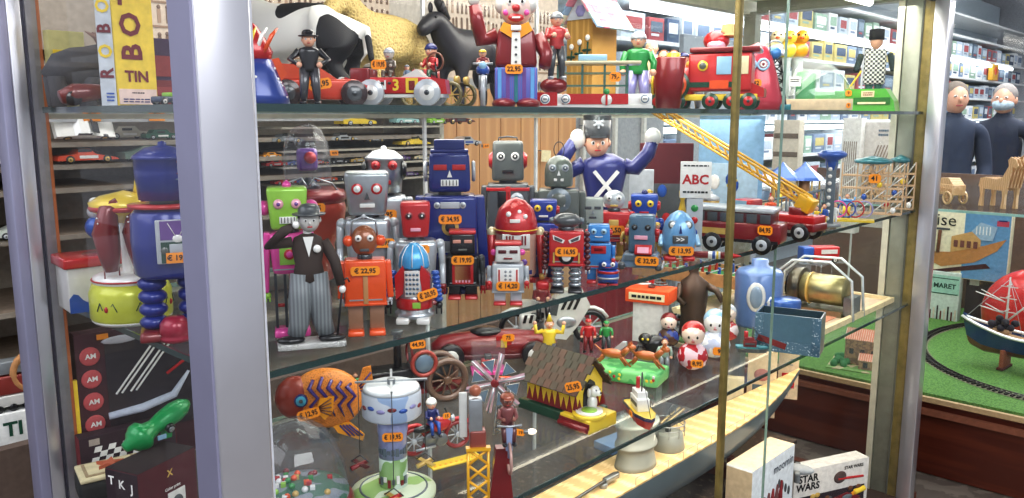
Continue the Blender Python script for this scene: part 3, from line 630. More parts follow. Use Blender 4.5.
b = t.b(); b.prism([(-5, 112), (5, 112), (0, 92)], -12.5, -11, tin('white')); b.sph((8, -12, 100), (4, 2, 4), tin('white'), 10, 6); b.sph((-11, -11, 124), (3.6, 3, 4), tin('white'), 8, 6); b.sph((31, -9, 58), (3.6, 3, 4.2), tin('white'), 8, 6); t.add('shirt_and_gloves', b, co)
f = t.add('neck', (lambda q: q.cyl((0, 0, 110), (0, 0, 118), 4, tin('white')))(t.b())); headpart(t, f, (2, -2, 127), 12, 'bowler', 'dgrey', 'black', tin(C(206,204,200)))
b = t.b(); b.cyl((31, -9, 60), (24, -8, 6), 1.1, tin('black')); b.tube([(31, -9, 60), (32, -9, 67), (36, -9, 69), (38, -9, 65)], 1.1, tin('black'), 6); t.add('walking_stick', b)
# toy soldier
t = Thing('soldier_figure', 'large toy soldier in navy coat with white crossed belts and tall black hat', 'toy soldier', M_(603, 246), .1)
nv = tin(C(44,50,120)); b = t.b(); b.lathe([(16, 0), (17, 6), (16, 44), (23, 78), (20, 86), (8, 92)], (0, 0, 0), nv, 22, sy=.7)
b.tube([(-20, 0, 82), (-38, 2, 72), (-42, 0, 86), (-30, -4, 104)], [8, 8.5, 8, 6], nv, 12); b.tube([(20, 0, 80), (30, -2, 78), (42, -4, 92), (46, -4, 104)], [8, 8, 7, 6], nv, 12); co = t.add('coat', b)
b = t.b(); b.box((0, -17, 62), (3.6, 2, 36), tin('white'), rot=(0, .7, 0)); b.box((0, -17.3, 62), (3.6, 2, 36), tin('white'), rot=(0, -.7, 0)); b.cyl((0, -15, 44), (0, -18, 44), 3, tin('white')); t.add('cross_belt', b, co)
b = t.b(); b.sph((-27, -5, 106), (8, 6, 10), tin('offw'), 12, 8); b.sph((46, -5, 108), (8, 6, 9), tin('offw'), 12, 8); t.add('glove', b, co)
headpart(t, co, (-8, -3, 102), 14, 'shako', 'dgrey', 'brown'); b = t.b(); b.cyl((-8, -17, 121), (-8, -19, 121), 2.2, tin('lgrey'));
for a in range(3): b.box((-8, -18, 122), (2, 1.4, 11), tin('lgrey'), rot=(0, a*1.05, 0))
t.add('hat_badge', b, co)
def pmill(px, py, lab, name, cat, builder, off=0, z=MID, **kw):
    t = Thing(name, lab, cat, atz(px, py, z), off, **kw); builder(t); return t
# ABC sign, packs, mirror
t = Thing('alphabet_sign', 'small white sign reading ABC on a narrow stand', 'sign', M_(690, 252), 0)
b = t.b(); b.box((3, 1, 72), (30, 1.5, 36), tin('white'), bev=.4); t.add('board', b); b = t.b(); b.text('ABC', (3, -.2, 72), 13, tin('red')); b.scribble((3, -.1, 86), 24, 3, INK); b.scribble((3, -.1, 60), 24, 4, INK); t.add('lettering', b)
b = t.b(); b.box((3, 2, 27), (16, 2, 54), tin('lgrey'), bev=.5); b.box((3, 2, .8), (18, 14, 1.6), tin('lgrey'));
for i in range(4): b.cyl((3, 0, 8+i*12), (3, .8, 8+i*12), 3.5, tin(('amber', 'blue', 'red', 'green')[i]), seg=12)
t.add('stand', b)
def pack(px, py, w, h, label, c1, c2, off=0., dy=0, name='toy_box', d=10, txt=None, z=MID, art=None, tc='white'):
    t = Thing(name, label, 'box', atz(px, py, z), off); b = t.b(); b.box((0, d/2, h/2), (w, d, h), matte(c1), bev=.6); b.box((0, -.3, h*.32), (w*.86, .8, h*.5), matte(c2), bev=.3)
    if art:
        for i in range(5): b.sph((random.uniform(-.3, .3)*w, -.8, random.uniform(.14, .5)*h), (w*.09, .8, h*.07), matte(random.choice(art)), 8, 5)
    t.add('carton', b)
    if txt: b = t.b(); b.text(txt, (0, -1.2, h*.8), min(h*.2, w*1.5/len(txt)), matte(tc)); t.add('lettering', b)
    return t
pack(664, 236, 52, 92, 'red and dark toy box behind the yellow ladder', 'maroon', 'dgrey', 0, art=('blue', 'red', 'gold'))
pack(640, 240, 24, 70, 'clear grey packet leaning behind the blue robot with yellow eyes', 'lgrey', 'lilac')
pack(728, 225, 62, 108, 'light blue blister card with cartoonish shapes behind the ladder', C(130,176,214), C(170,200,220), .05, art=('yellow', 'blue', 'white'))
for px, lab in ((648, 'yellow skittle shaped bottle standing before the red toy box, left one'), (681, 'yellow skittle shaped bottle beside the alphabet sign')):
    b = MB(depth(M_(px, 244))/F); b.lathe([(5, 0), (6, 10), (6, 24), (3, 38), (2, 44), (3.6, 48), (3.6, 53), (.3, 55)], (0, 0, 0), tin(C(206,170,40)), 16)
    o = b.build('skittle'); o.location = M_(px, 244); tag(o, lab, 'skittle')
# vehicles
def wheel(t, c, r, w=3., par=None, hub='offw', tyre='black', axis='y', spokes=0):
    x, y, z = c; b = t.b(); d = {'y': Vector((0, w/2, 0)), 'x': Vector((w/2, 0, 0))}[axis]; cc = Vector(c)
    if spokes: b.ring(c, r*.84, r*.16, tin(tyre), axis, 24)
    else: b.cyl(cc-d, cc+d, r, tin(tyre), seg=20)
    o = t.add('wheel', b, par); b = t.b()
    if spokes:
        b.cyl(cc-d*1.1, cc+d*1.1, r*.18, tin(hub), seg=10)
        for i in range(spokes):
            a = PI*2*i/spokes; e = Vector((r*.8*math.cos(a), 0, r*.8*math.sin(a))) if axis == 'y' else Vector((0, r*.8*math.cos(a), r*.8*math.sin(a))); b.cyl(cc, cc+e, r*.05, tin(hub), seg=6)
        t.add('spokes', b, o)
    else:
        b.cyl(cc-d*1.15, cc+d*1.15, r*.58, tin(hub), seg=16); b.cyl(cc-d*1.3, cc+d*1.3, r*.2, metal('dgrey'), seg=10); t.add('hubcap', b, o)
    return o
t = Thing('fire_van', 'dark red tin fire van with grey roof and black running board', 'toy van', M_(738, 250), -.28)
b = t.b(); b.box((0, 0, 20), (88, 30, 20), tin('dred'), bev=3); b.box((-4, 0, 34), (78, 28, 14), tin('maroon'), bev=3); b.box((0, -15.2, 12), (84, 1.5, 3), tin('black')); b.box((-24, -15.4, 20), (30, 1, 6), tin('gold')); t.add('body', b)
b = t.b(); b.box((-4, 0, 42), (82, 32, 5), tin('lgrey'), bev=2); t.add('roof', b)
b = t.b()
for i in range(6): b.box((-36+i*13, -14.3, 34), (10, 1, 9), tin('dgrey'), bev=.4)
b.box((-43.3, 0, 34), (1, 20, 9), tin('dgrey'))
t.add('window', b)
for x in (-22, 27):
    for y in (-14, 14): wheel(t, (x, y, 9), 9.5, 5, tyre='black', hub='lgrey')
b = t.b(); b.cyl((-43, -9, 17), (-45, -9, 17), 3, tin('yellow')); b.cyl((-43, 9, 17), (-45, 9, 17), 3, tin('yellow')); t.add('headlamp', b)
sticker(t, '84,95', (30, -17, 24), 14, 9)
t = Thing('ladder_truck', 'red fire engine with long raised yellow ladder, at the right of the middle shelf', 'toy truck', M_(776, 237), -.5)
b = t.b(); b.box((0, 0, 14), (92, 28, 8), tin('dred'), bev=2); b.box((-34, 0, 26), (22, 26, 20), tin('red'), bev=3); b.box((20, 0, 21), (50, 24, 8), tin('red'), bev=1.5); t.add('body', b)
b = t.b(); b.box((-34, -13, 31), (14, 1.2, 8), tin('sky')); b.box((-45, 0, 31), (1.2, 20, 8), tin('sky')); t.add('window', b)
b = t.b(); b.cyl((22, 0, 24), (22, 0, 32), 9, tin('dred')); t.add('turntable', b)
# ladder: from turntable up to the left
L0 = Vector((30, 0, 34)); dv = Vector((-.90, 0, .436)).normalized(); nrm = Vector((0, 1, 0)); LEN = 208
b = t.b(); ym = tin(C(236,180,40))
for s in (-1, 1):
    p0 = L0+nrm*5*s; b.tube([p0, p0+dv*LEN], 1.3, ym, 6); up = Vector((.35, 0, .93))*9; b.tube([p0+up, p0+up+dv*LEN], 1.3, ym, 6)
    for i in range(20):
        a = p0+dv*(LEN*i/20); b.tube([a, a+up+dv*(LEN/20)], .8, ym, 5)
for i in range(24): a = L0+dv*(LEN*(i+.5)/24); b.tube([a-nrm*5, a+nrm*5], .9, ym, 5)
b.box(L0+Vector((0, 0, 2)), (16, 13, 14), ym, bev=1, rot=(0, .45, 0)); t.add('ladder', b)
for x in (-28, 8, 32):
    for y in (-13, 13): wheel(t, (x, y, 9), 9, 5, tyre='black', hub='lgrey')
sticker(t, '44,95', (-14, -15, 17), 14, 9)
t = Thing('tin_rocket', 'thin red tin rocket lying beside the light blue egg robot', 'toy rocket', M_(712, 259), 0)
b = t.b(); b.cyl((-26, 0, 4), (16, 0, 4), 3.6, tin('dred')); b.cyl((16, 0, 4), (28, 0, 4), 3.6, tin('red'), .4); b.cyl((-4, 0, 4), (8, 0, 4), 3.9, tin('white')); b.cyl((0, 0, 4), (3, 0, 4), 4.1, tin('blue')); b.cyl((4, 0, 4), (6, 0, 4), 4.1, tin('yellow')); t.add('fuselage', b)
b = t.b(); b.prism([(-26, 4), (-18, 4), (-28, 12)], -.6, .6, tin('red')); t.add('fin', b)
# fairground pieces on the right of the middle shelf
def tent(px, py, lab, c, w=34, h=44):
    t = Thing('fairground_booth', lab, 'booth', M_(px, py), 0)
    b = t.b(); b.lathe([(w*.56, h*.6), (w*.5, h*.66), (w*.12, h*.9), (.3, h)], (0, 0, 0), tin(c), 8, smooth=False); t.add('roof', b)
    b = t.b(); b.cyl((0, 0, 0), (0, 0, h*.08), w*.5, tin('cream'), seg=16); b.cyl((0, 0, h*.05), (0, 0, h*.62), w*.16, tin('tan'))
    for i in range(6): a = i*PI/3; b.cyl((w*.42*math.cos(a), w*.42*math.sin(a), 0), (w*.42*math.cos(a), w*.42*math.sin(a), h*.64), .8, tin('gold'))
    t.add('frame', b); b = t.b()
    for i in range(6): a = i*PI/3+.4; b.sph((w*.34*math.cos(a), w*.34*math.sin(a), h*.22), (3, 3, 4), tin(('red', 'yellow', 'blue')[i % 3]), 8, 6)
    t.add('seats', b)
tent(781, 206, 'blue-roofed fairground booth, left of the pair behind the fire engine', C(64,106,190)); tent(803, 206, 'blue-roofed fairground booth next to the drop tower', C(64,106,190)); tent(752, 212, 'pale pink and blue roofed carousel behind the ladder', C(176,156,196), 44, 50)
t = Thing('drop_tower', 'model fairground drop tower with round blue top', 'model tower', M_(828, 226), 0)
b = t.b(); b.box((0, 0, 32), (9, 9, 64), tin('slate'), bev=.5)
for i in range(8): b.cyl((-1, -4.6, 8+i*7), (-1, -5.4, 8+i*7), 2, tin('offw'), seg=10)
t.add('mast', b); b = t.b(); b.lathe([(5, 56), (6, 62), (6, 66), (13, 69), (14, 72), (10, 75), (.3, 76)], (0, 0, 0), tin('blue'), 18); t.add('top', b); b = t.b(); b.cyl((0, 0, 0), (0, 0, 3), 12, tin('grey')); t.add('base', b)
def truss(px, py, lab, w=44, h=60):
    t = Thing('model_ride', lab, 'model ride', M_(px, py), 0); m = mat(C(200,166,130), .7); b = t.b()
    for lv in range(4):
        z = h*lv/4+1; b.box((0, 0, z), (w, 12, 1.6), m)
        for i in range(5):
            x = -w/2+w*i/4; b.box((x, -5, z+h/8), (1.4, 1.4, h/4), m)
            if i < 4: b.tube([(x, -5, z), (x+w/4, -5, z+h/4)], .6, matte('offw'), 5)
    t.add('framework', b); b = t.b(); b.lathe([(w*.2, h), (w*.32, h+1), (w*.32, h+4), (w*.1, h+7), (.2, h+8)], (0, 0, 0), tin('teal'), 12); t.add('canopy', b)
    b = t.b()
    for i in range(4): b.sph((-w*.36+i*w*.24, -6, h*(.25*(i % 3))+5), (2.6, 2, 3.2), tin(('red', 'blue', 'yellow', 'white')[i]), 8, 6)
    t.add('riders', b); return t
t = truss(870, 214, 'pale wooden truss model ride with teal canopy and orange tag', 56, 50); sticker(t, '41', (2, -8, 36), 11, 9); truss(897, 209, 'pale wooden framework model beside the end post', 28, 46)
def smallfig(px, py, lab, h, sh, pa, z=MID, **kw):
    t = Thing('toy_figure', lab, 'toy figure', atz(px, py, z), 0, 'small figures'); doll(t, (0, 0, 0), h, sh, pa, **kw); return t
smallfig(806, 233, 'tiny figurine in light blue beside the ladder foot', 26, 'sky', 'offw', arms='up'); smallfig(815, 230, 'tiny figurine in yellow beside the light blue one', 24, 'yellow', 'yellow', arms='up')
smallfig(823, 228, 'tiny figurine in yellow and blue below the drop tower', 24, 'blue', 'yellow'); smallfig(834, 225, 'tiny white snow-suited figurine by the drop tower', 22, 'white', 'white')
t = Thing('loop_ride', 'colourful pink and blue coaster loop ride beside the drop tower', 'model ride', M_(848, 221), 0)
for i, c in enumerate(('pink', 'blue', 'red', 'lilac')): b = t.b(); b.ring((-10+i*8, i*2-3, 12), 8, .8, tin(c), 'y', 18); t.add('loop', b)
b = t.b(); b.box((2, 0, 1), (44, 16, 2), tin('yellow')); t.add('base', b)
t = Thing('track_scaffold', 'grey-blue lattice ramp model behind the fire engine', 'model ride', M_(795, 225), -.2); b = t.b(); m = tin('slate')
for y in (-8, 8):
    b.tube([(-40, y, 6), (24, y, 20)], 1, m, 6); b.tube([(-40, y, 20), (24, y, 36)], 1, m, 6)
    for i in range(9): b.tube([(-40+i*8, y, 0), (-40+i*8, y, 20+i*2)], .9, m, 6)
t.add('lattice', b)
# ---- left part of the middle shelf
t = Thing('tin_carousel', 'yellow-green drum carousel toy with red boots hanging and white rim', 'carousel toy', M_(133, 319), 0)
b = t.b(); b.lathe([(36, 3), (38, 6), (38, 30), (34, 40), (.3, 41)], (0, 0, 0), tin(C(206,214,60)), 30); b.lathe([(34, 0), (37, 3), (36, 4)], (0, 0, 0), tin('offw'), 30); dr = t.add('drum', b)
b = t.b(); b.lathe([(30, 38), (34, 40), (33, 46), (26, 49), (.3, 49)], (0, 0, 0), tin('white'), 28); b.ring((0, 0, 43), 34.2, .9, tin('red'), 'z', 30); t.add('rim', b)
b = t.b()
for a0 in (-2.2, -1.2, -.4):
    cx, cy = 38*math.cos(a0), 38*math.sin(a0); b.sph((cx, cy, 18), (2, 1.5, 3), tin('red'), 8, 6)
    for s in (-1, 1): b.tube([(cx*1.01+s*3, cy*1.01, 18), (38.4*math.cos(a0+s*.18), 38.4*math.sin(a0+s*.18), 24), (38.4*math.cos(a0+s*.28), 38.4*math.sin(a0+s*.28), 16)], .5, tin('dgreen'), 5)
t.add('flower_painting', b, dr)
b = t.b(); b.cyl((0, 0, 48), (0, 0, 118), 6, tin('white')); t.add('column', b)
b = t.b(); b.lathe([(8, 98), (30, 110), (32, 118), (22, 124), (4, 128), (.3, 129)], (0, 0, 0), tin('yellow'), 24); b.lathe([(31, 110), (32.4, 113), (31, 115)], (0, 0, 0), tin('red'), 24); t.add('canopy', b)
b = t.b(); b.lathe([(6, 126), (3, 140), (.5, 154)], (14, 0, 0), tin('yellow'), 12); t.add('pennant', b)
for (x, y) in ((-10, -22), (16, -20)):
    b = t.b(); b.tube([(x+6, y, 118), (x-4, y, 112), (x-8, y-2, 90), (x-6, y-2, 70), (x-5, y-2, 54)], [7, 9, 12, 10, 6.5], tin('dred'), 14); bo = t.add('boot', b)
    b = t.b()
    for i in range(6): b.sph((x-14+i*.4, y-9, 106-i*5), 1, tin('white'), 6, 4)
    t.add('studs', b, bo); b = t.b()
    for q in (-4, 4): b.cyl((x-5+q*1.6, y, 40), (x-5+q*1.6, y, 58), .7, tin('dred'))
    t.add('wire', b, bo)
t = Thing('sand_toy', 'red topped white tin box with blue wave edge, behind the carousel toy', 'toy box', M_(100, 305), .25)
b = t.b(); b.box((0, 0, 22), (64, 44, 44), tin('offw'), bev=1.5); t.add('box', b); b = t.b(); b.box((0, 0, 48), (70, 50, 10), tin('red'), bev=2); t.add('rim', b)
b = t.b(); b.prism([(-32, 0)] + [(-32+i*4, 14+5*math.sin(i*1.2)) for i in range(17)] + [(32, 0)], -22.8, -22, tin('blue')); t.add('wave_painting', b); b = t.b(); b.cyl((0, -6, 52), (0, -6, 54), 14, tin('dred')); t.add('hole', b)
t = Thing('ball_figure', 'round blue ball toy figure with grey pearl head', 'toy figure', M_(104, 300) + Vector((0, 0, .112)), 0)
b = t.b(); b.sph((0, 0, 12), 12, tin('blue'), 18, 12); t.add('body', b); b = t.b(); b.sph((-2, -2, 28), (7, 7, 7), tin('lgrey'), 14, 10); b.sph((-1, -2, 38), (5.5, 5.5, 4), tin('white'), 12, 8); t.add('head', b)
b = t.b(); b.tube([(10, -4, 18), (17, -6, 12), (15, -8, 0)], 3, tin('sky'), 8); t.add('arm', b)
t = Thing('blue_ball', 'small glossy blue ball with paddle by the carousel drum', 'ball', M_(87, 302), 0); b = t.b(); b.sph((0, 0, 9), 9, tin('blue'), 16, 10); t.add('ball', b); b = t.b(); b.box((10, 0, 17), (26, 6, 2), tin('sky'), bev=.8, rot=(0, -.15, 0)); t.add('paddle', b)
t = Thing('red_cap_toy', 'small dark red domed cap beside the tall blue robot', 'cap', M_(176, 340), 0); b = t.b(); b.lathe([(14, 0), (15, 4), (13, 6), (15, 8), (14, 18), (9, 24), (.3, 25)], (0, 0, 0), tin(C(170,30,60)), 22); t.add('dome', b)
b = t.b(); b.sph((22, -6, 28), (9, 7, 8), SKN, 12, 8); t.add('doll_hand', b)
# ================================================================ lower glass shelf
def L_(px, py): return atz(px, py, LOW)
# fish
t = Thing('tin_fish', 'orange tin fish with purple stripes and round blue eye', 'toy fish', L_(324, 434), -.05); t.k *= 1.0
fm = pattern('scales', C(236,140,40), C(150,60,24), .0, .3) if False else pattern('scales', C(120,50,20), C(232,140,50), 300, .3)
b = t.b(); b.X = Matrix.Translation((0, 0, 38)) @ rotm((0, .12, 0))
b.sph((4, 0, 0), (36, 12, 31), fm, 24, 14); b.sph((-26, 0, -1), (20, 11, 22), tin(C(150,50,30)), 20, 12); bo = t.add('body', b)
b = t.b()
for i in range(5):
    x = -8+i*9; b.tube([(x, -9.5+abs(i-2)*1.1, 62-abs(i-1)*3), (x-4, -12.6, 52), (x+4, -13.2, 42), (x-3, -13, 34), (x+2, -11.6, 24-i)], [1.6, 2.3, 1.8, 1.8, .6], tin(C(60,40,120)), 8)
t.add('stripes', b, bo)
b = t.b(); b.cyl((-20, -9, 40), (-20, -12.6, 40), 6.5, tin('navy')); b.cyl((-20, -12, 40), (-20, -13.2, 40), 5, tin(C(60,160,190))); b.cyl((-20, -13, 40), (-20, -13.6, 40), 2, tin('dgrey')); t.add('eye', b, bo)
b = t.b(); b.prism([(32, 44), (40, 66), (48, 68), (50, 50), (48, 34), (40, 24), (34, 34)], -2, 2, fm)
for i in range(4): b.tube([(36, -2.6, 42+i*2), (48, -2.6, 32+i*10)], .9, tin(C(60,40,120)), 6)
t.add('tail', b)
b = t.b(); b.prism([(6, 14), (26, 12), (40, -2), (38, -8), (14, 2)], -5, -2, tin('amber'))
for i in range(4): b.tube([(16+i*3, -5.6, 10), (26+i*4, -5.6, -2)], .9, tin(C(60,40,120)), 6)
t.add('lower_fin', b); b = t.b(); b.prism([(-6, 30), (-2, 42), (12, 44), (10, 28), (2, 20)], -15, -12, tin('amber'))
for i in range(5): b.tube([(-3, -15.6, 30+i), (9, -15.6, 24+i*4.5)], .7, tin('brown'), 5)
t.add('side_fin', b)
b = t.b(); b.cyl((0, 2, -4), (0, 2, 12), 6, tin('dgrey')); b.box((0, 2, -5), (30, 16, 3), tin('dgrey')); t.add('foot', b)
sticker(t, '€ 12,95', (-13, -17, 28), 22, 10, ry=-.25)
# dome landscape
t = Thing('dome_landscape_toy', 'clear plastic dome over a printed village landscape, red rim, in the near corner', 'toy', atz(298, 512, LOW), 0); t.k *= .84
b = t.b(); b.lathe([(58, 0), (66, 4), (67, 14), (62, 22), (60, 22)], (0, 0, 0), tin('dred'), 40, caps=False); t.add('rim', b)
b = t.b(); b.lathe([(61, 20), (61, 26), (40, 32), (.3, 36)], (0, 0, 0), pattern('patch', C(60,110,90), C(130,140,150), 28, .4), 36)
t.add('landscape', b)
b = t.b()
for i in range(34):
    a = random.uniform(0, 2*PI); r = random.uniform(8, 52); c = random.choice(['dred', 'red', 'lime', 'white', 'orange', 'green', 'gold'])
    z = 26+ (58-r)*.16+2
    if i % 2: b.box((r*math.cos(a), r*math.sin(a), z+2), (6, 5, 6), tin(c), bev=.6)
    else: b.sph((r*math.cos(a), r*math.sin(a), z+2), (4, 4, 4), tin(c), 8, 6)
t.add('village', b, None, 'tiny houses and trees')
b = t.b(); b.lathe([(60, 24), (58, 52), (50, 78), (36, 100), (18, 113), (.3, 118)], (0, 0, 0), glass((.95, .95, .98), .12, .02, 'clear_plastic', .07), 40, caps=False); t.add('clear_dome', b)
# carousel tower
t = Thing('ride_tower', 'white and blue tin fairground tower with hanging planes on a green base', 'toy tower', L_(394, 493), 0)
tw = pattern('patch', C(150,176,214), C(206,214,226), 12, .3)
b = t.b(); b.lathe([(36, -3), (42, 0), (42, 5), (30, 8), (18, 10)], (0, 0, 0), pattern('patch', C(150,190,110), C(206,220,190), 16, .35), 36); ba = t.add('base', b)
b = t.b(); b.ring((0, 0, 7), 33, 1.2, tin('slate'), 'z', 30, 1); t.add('printed_road', b, ba)
b = t.b(); b.lathe([(16, 6), (14, 10), (14, 40)], (0, 0, 0), pattern('patch', C(120,160,90), C(186,206,190), 25, .35), 28); b.lathe([(14, 40), (14, 62), (15, 66), (15, 82)], (0, 0, 0), tin(C(150,160,208)), 28); co = t.add('column', b)
b = t.b()
for i in range(9): a = -PI/2+(i-4)*.3; b.box((14.2*math.cos(a), 14.2*math.sin(a), 16+(i % 3)*2), (3, 2, 5+(i % 2)*3), tin(('dred', 'slate', 'white')[i % 3]), rot=(0, 0, a+PI/2)); b.box((14.2*math.cos(a), 14.2*math.sin(a), 48), (3.4, .8, 4+(i % 3)*2), tin('slate'), rot=(0, 0, a+PI/2))
t.add('skyline_painting', b, co)
b = t.b(); b.lathe([(15, 78), (27, 82), (29, 84), (29, 106), (27, 110)], (0, 0, 0), tw, 34); hd = t.add('cabin_ring', b)
b = t.b(); b.lathe([(28.5, 109), (27, 112), (24, 113.4), (8, 114), (.3, 114)], (0, 0, 0), tin(C(226,232,236)), 34); t.add('top', b, hd)
b = t.b()
for i in range(7): a = -PI/2+(i-3)*.38; b.sph((29*math.cos(a), 29*math.sin(a), 95+(i % 2)*2), (4.5, 1.2, 2.2), tin(('dred', 'blue', 'lilac')[i % 3]), 8, 5, rot=(0, 0, a+PI/2))
t.add('plane_paintings', b, hd)
b = t.b(); ch = metal('dgrey', .4)
b.box((0, 0, 117), (70, 2.4, 1.8), metal('lgrey')); b.box((0, 0, 117), (2.4, 70, 1.8), metal('lgrey')); b.cyl((0, 0, 112), (0, 0, 119), 4, metal('grey'))
t.add('cross_arm', b)
for (x, y) in ((-32, -2), (32, -2), (0, -34)):
    b = t.b(); b.tube([(x, y, 117), (x, y, 44 if x else 22)], .45, ch, 5); zz = 36 if x else 14
    if x == 32: zz = 34
    s_ = t.add('hanger', b); b = t.b(); b.tube([(x-9, y+3, zz), (x, y, zz+7), (x+9, y-3, zz)], .7, ch, 5); b.cyl((x-9, y-4, zz-5), (x+7, y+3, zz-1), 2.4, tin('dred' if x < 0 else ('gold' if x else 'red'))); b.box((x, y, zz-2), (5, 26, 1), tin('maroon' if x < 0 else 'gold'), rot=(0, 0, .6)); t.add('small_plane', b, s_)
sticker(t, '€ 19,95', (0, -18, 66), 20, 9)
# traction engine
t = Thing('traction_engine', 'black and red tin traction engine with big brown spoked wheels', 'toy tractor', L_(418, 400), .3)
b = t.b(); b.box((-30, 0, 22), (44, 26, 30), tin('black'), bev=2); b.cyl((-10, 0, 30), (34, 0, 30), 11, tin('dgrey')); b.box((20, 0, 12), (60, 20, 5), tin('dred')); t.add('body', b)
b = t.b(); b.cyl((-20, 0, 36), (-20, 0, 72), 4, tin('black')); b.cyl((-20, 0, 70), (-20, 0, 74), 6, tin('dgrey')); t.add('funnel', b)
b = t.b(); b.ring((-8, 0, 50), 10, 1.3, tin('dred'), 'x', 20); b.cyl((-8, 0, 30), (-8, 0, 50), 1, tin('dgrey')); t.add('steering_wheel', b)
for y in (-14, 14):
    wheel(t, (26, y, 22), 23, 8, hub=C(110,80,60), tyre=C(110,84,70), spokes=10); wheel(t, (-38, y, 13), 14, 6, hub='orange', tyre='dred', spokes=8)
b = t.b(); b.ring((2, -16, 42), 12, 2.2, tin(C(170,60,50)), 'y', 24); b.cyl((2, -17, 42), (2, -15, 42), 9, tin('steel')); t.add('flywheel', b)
sticker(t, '44,95', (-4, -16, 62), 15, 8, tilt=-.1)
# big red racing car behind
t = Thing('red_racing_car', 'large dark red tin racing car behind the traction engine and windmill', 'toy car', L_(492, 362), .1)
b = t.b(); b.lathe([(4, -60), (13, -50), (17, -20), (18, 20), (15, 44), (9, 62), (.5, 66)], (0, 0, 18), tin('dred'), 20, rot=(0, PI/2, 0), sx=.85); b.box((0, 0, 10), (90, 34, 6), tin('maroon'), bev=2); bo = t.add('body', b)
b = t.b(); b.sph((-6, 0, 32), (16, 12, 5), tin('black'), 14, 8); t.add('cockpit', b, bo); b = t.b(); b.box((10, -16.5, 24), (15, 1.4, 14), tin('red')); b.box((10, -17.4, 24), (6, 1, 9), tin('yellow'), bev=.5); t.add('emblem', b, bo)
for x in (-42, 40):
    for y in (-22, 22): wheel(t, (x, y, 13), 13, 8)
sticker(t, '75', (14, -20, 30), 12, 7)
# motorcycles
def moto(t, body, body2, R=15, L=44, fair=False):
    for x in (-L/2, L/2): wheel(t, (x, 0, R), R, 5, hub='lgrey', tyre='black' if fair else C(150,40,40), spokes=8)
    b = t.b(); b.tube([(-L/2, 0, R), (-4, 0, R*1.4), (L*.3, 0, R*2.2), (L/2, 0, R)], [1.6]*4, metal('lgrey')); b.cyl((-6, -4, R), (-6, 4, R), R*.5, metal('grey')); b.cyl((5, -4, R*.9), (5, 4, R*.9), R*.45, metal('grey')); b.tube([(-2, -5, R*.6), (-L*.5, -6, R*.5)], 1.5, metal('lgrey')); t.add('frame', b)
    b = t.b(); b.sph((3, 0, R*1.9), (R*.9, R*.36, R*.5), tin(body), 14, 8); b.sph((-R*.9, 0, R*1.8), (R*.8, R*.36, R*.28), tin('black'), 12, 6)
    if fair:
        b.prism([(-10, R*.6), (12, R*.4), (24, R*1.2), (36, R*2.3), (27, R*3.3), (8, R*3.1), (-10, R*2.2)], -8, 8, tin(body)); b.prism([(-30, R*1.8), (-6, R*1.7), (-8, R*2.5), (-32, R*2.6)], -5, 5, tin(body)); b.box((-26, 0, R*1.4), (17, 22, 17), tin(body), bev=3)
    t.add('tank_and_fairing', b)
    b = t.b(); b.tube([(L*.3, -9, R*2.7), (L*.3, 0, R*2.4), (L*.3, 9, R*2.7)], 1, metal('dgrey')); b.cyl((L*.34, 0, R*2.2), (L*.42, 0, R*2.2), R*.26, tin('lgrey')); t.add('handlebar', b)
    b = t.b()
    for x in (-L/2, L/2): b.tube([(x+(R+2)*math.cos(a), 0, R+(R+2)*math.sin(a)) for a in [PI*.15+PI*.14*i for i in range(6)]], 2, tin(body2), 8)
    t.add('mudguard', b)
t = Thing('red_motorcycle', 'red and blue toy motorcycle with tin rider behind the white tower', 'toy motorcycle', L_(436, 452), .35)
moto(t, 'red', 'red', 15, 46); doll(t, (-4, 0, 26), 46, 'navy', 'blue', 'helmet', 'white', sit=True, arms='fwd', name='rider'); sticker(t, '15', (8, -10, 40), 8, 6)
t = Thing('police_motorcycle', 'large white toy motorcycle with black stripes and fairing', 'toy motorcycle', L_(553, 345), .15)
moto(t, 'offw', 'offw', 18, 74, True); b = t.b()
for i in range(3): b.prism([(6+i*6, 38), (9+i*6, 38), (14+i*6, 49), (11+i*6, 49)], -9, -8.2, tin('black')); b.prism([(-32+i*6, 26), (-29+i*6, 26), (-27+i*6, 34), (-30+i*6, 34)], -12, -11.2, tin('black'))
b.prism([(-7, 34), (2, 32), (5, 48), (-2, 50)], -9, -8.2, tin('dgrey')); b.sph((12, -8, 25), (10, 2, 6), metal('lgrey'), 14, 8); t.add('stripes', b)
doll(t, (-12, 0, 34), 56, 'dred', 'black', None, sit=True, arms='fwd', name='rider')
# windmill
t = Thing('tin_windmill', 'tin windmill toy with pink and pale blue star shaped sails', 'toy windmill', L_(504, 432), -.2); t.k *= .82
b = t.b()
for (x, y) in ((-9, -9), (9, -9), (9, 9), (-9, 9)): b.tube([(x*1.2, y*1.2, 0), (x*.6, y*.6, 62)], 1, metal('lgrey'), 6)
for i in range(8):
    z = i*8; k0 = 1.2-.6*z/62; k1 = 1.2-.6*(z+8)/62
    for s in (1, -1): b.tube([(-9*k0*s, -9*k0, z), (9*k1*s, -9*k1, z+8)], .6, metal('grey'), 5)
t.add('lattice_tower', b); b = t.b()
for i in range(6):
    a = i*PI/3+.3; d = Vector((math.cos(a), 0, math.sin(a))); n = Vector((-d.z, 0, d.x)); c0 = Vector((-8, -14, 66)); P = lambda r, w: c0+d*r+n*w
    for y in (0, 2):
        o = Vector((0, y, 0)); b.quad(P(4, -2)+o, P(36, -3.4)+o, P(38, 3.4)+o, P(4, 2)+o, tin(C(206,170,182)))
    b.tube([P(4, 0)-Vector((0, 1, 0)), P(38, 0)-Vector((0, 1, 0))], 1., metal('lgrey'), 6)
t.add('sails', b); b = t.b()
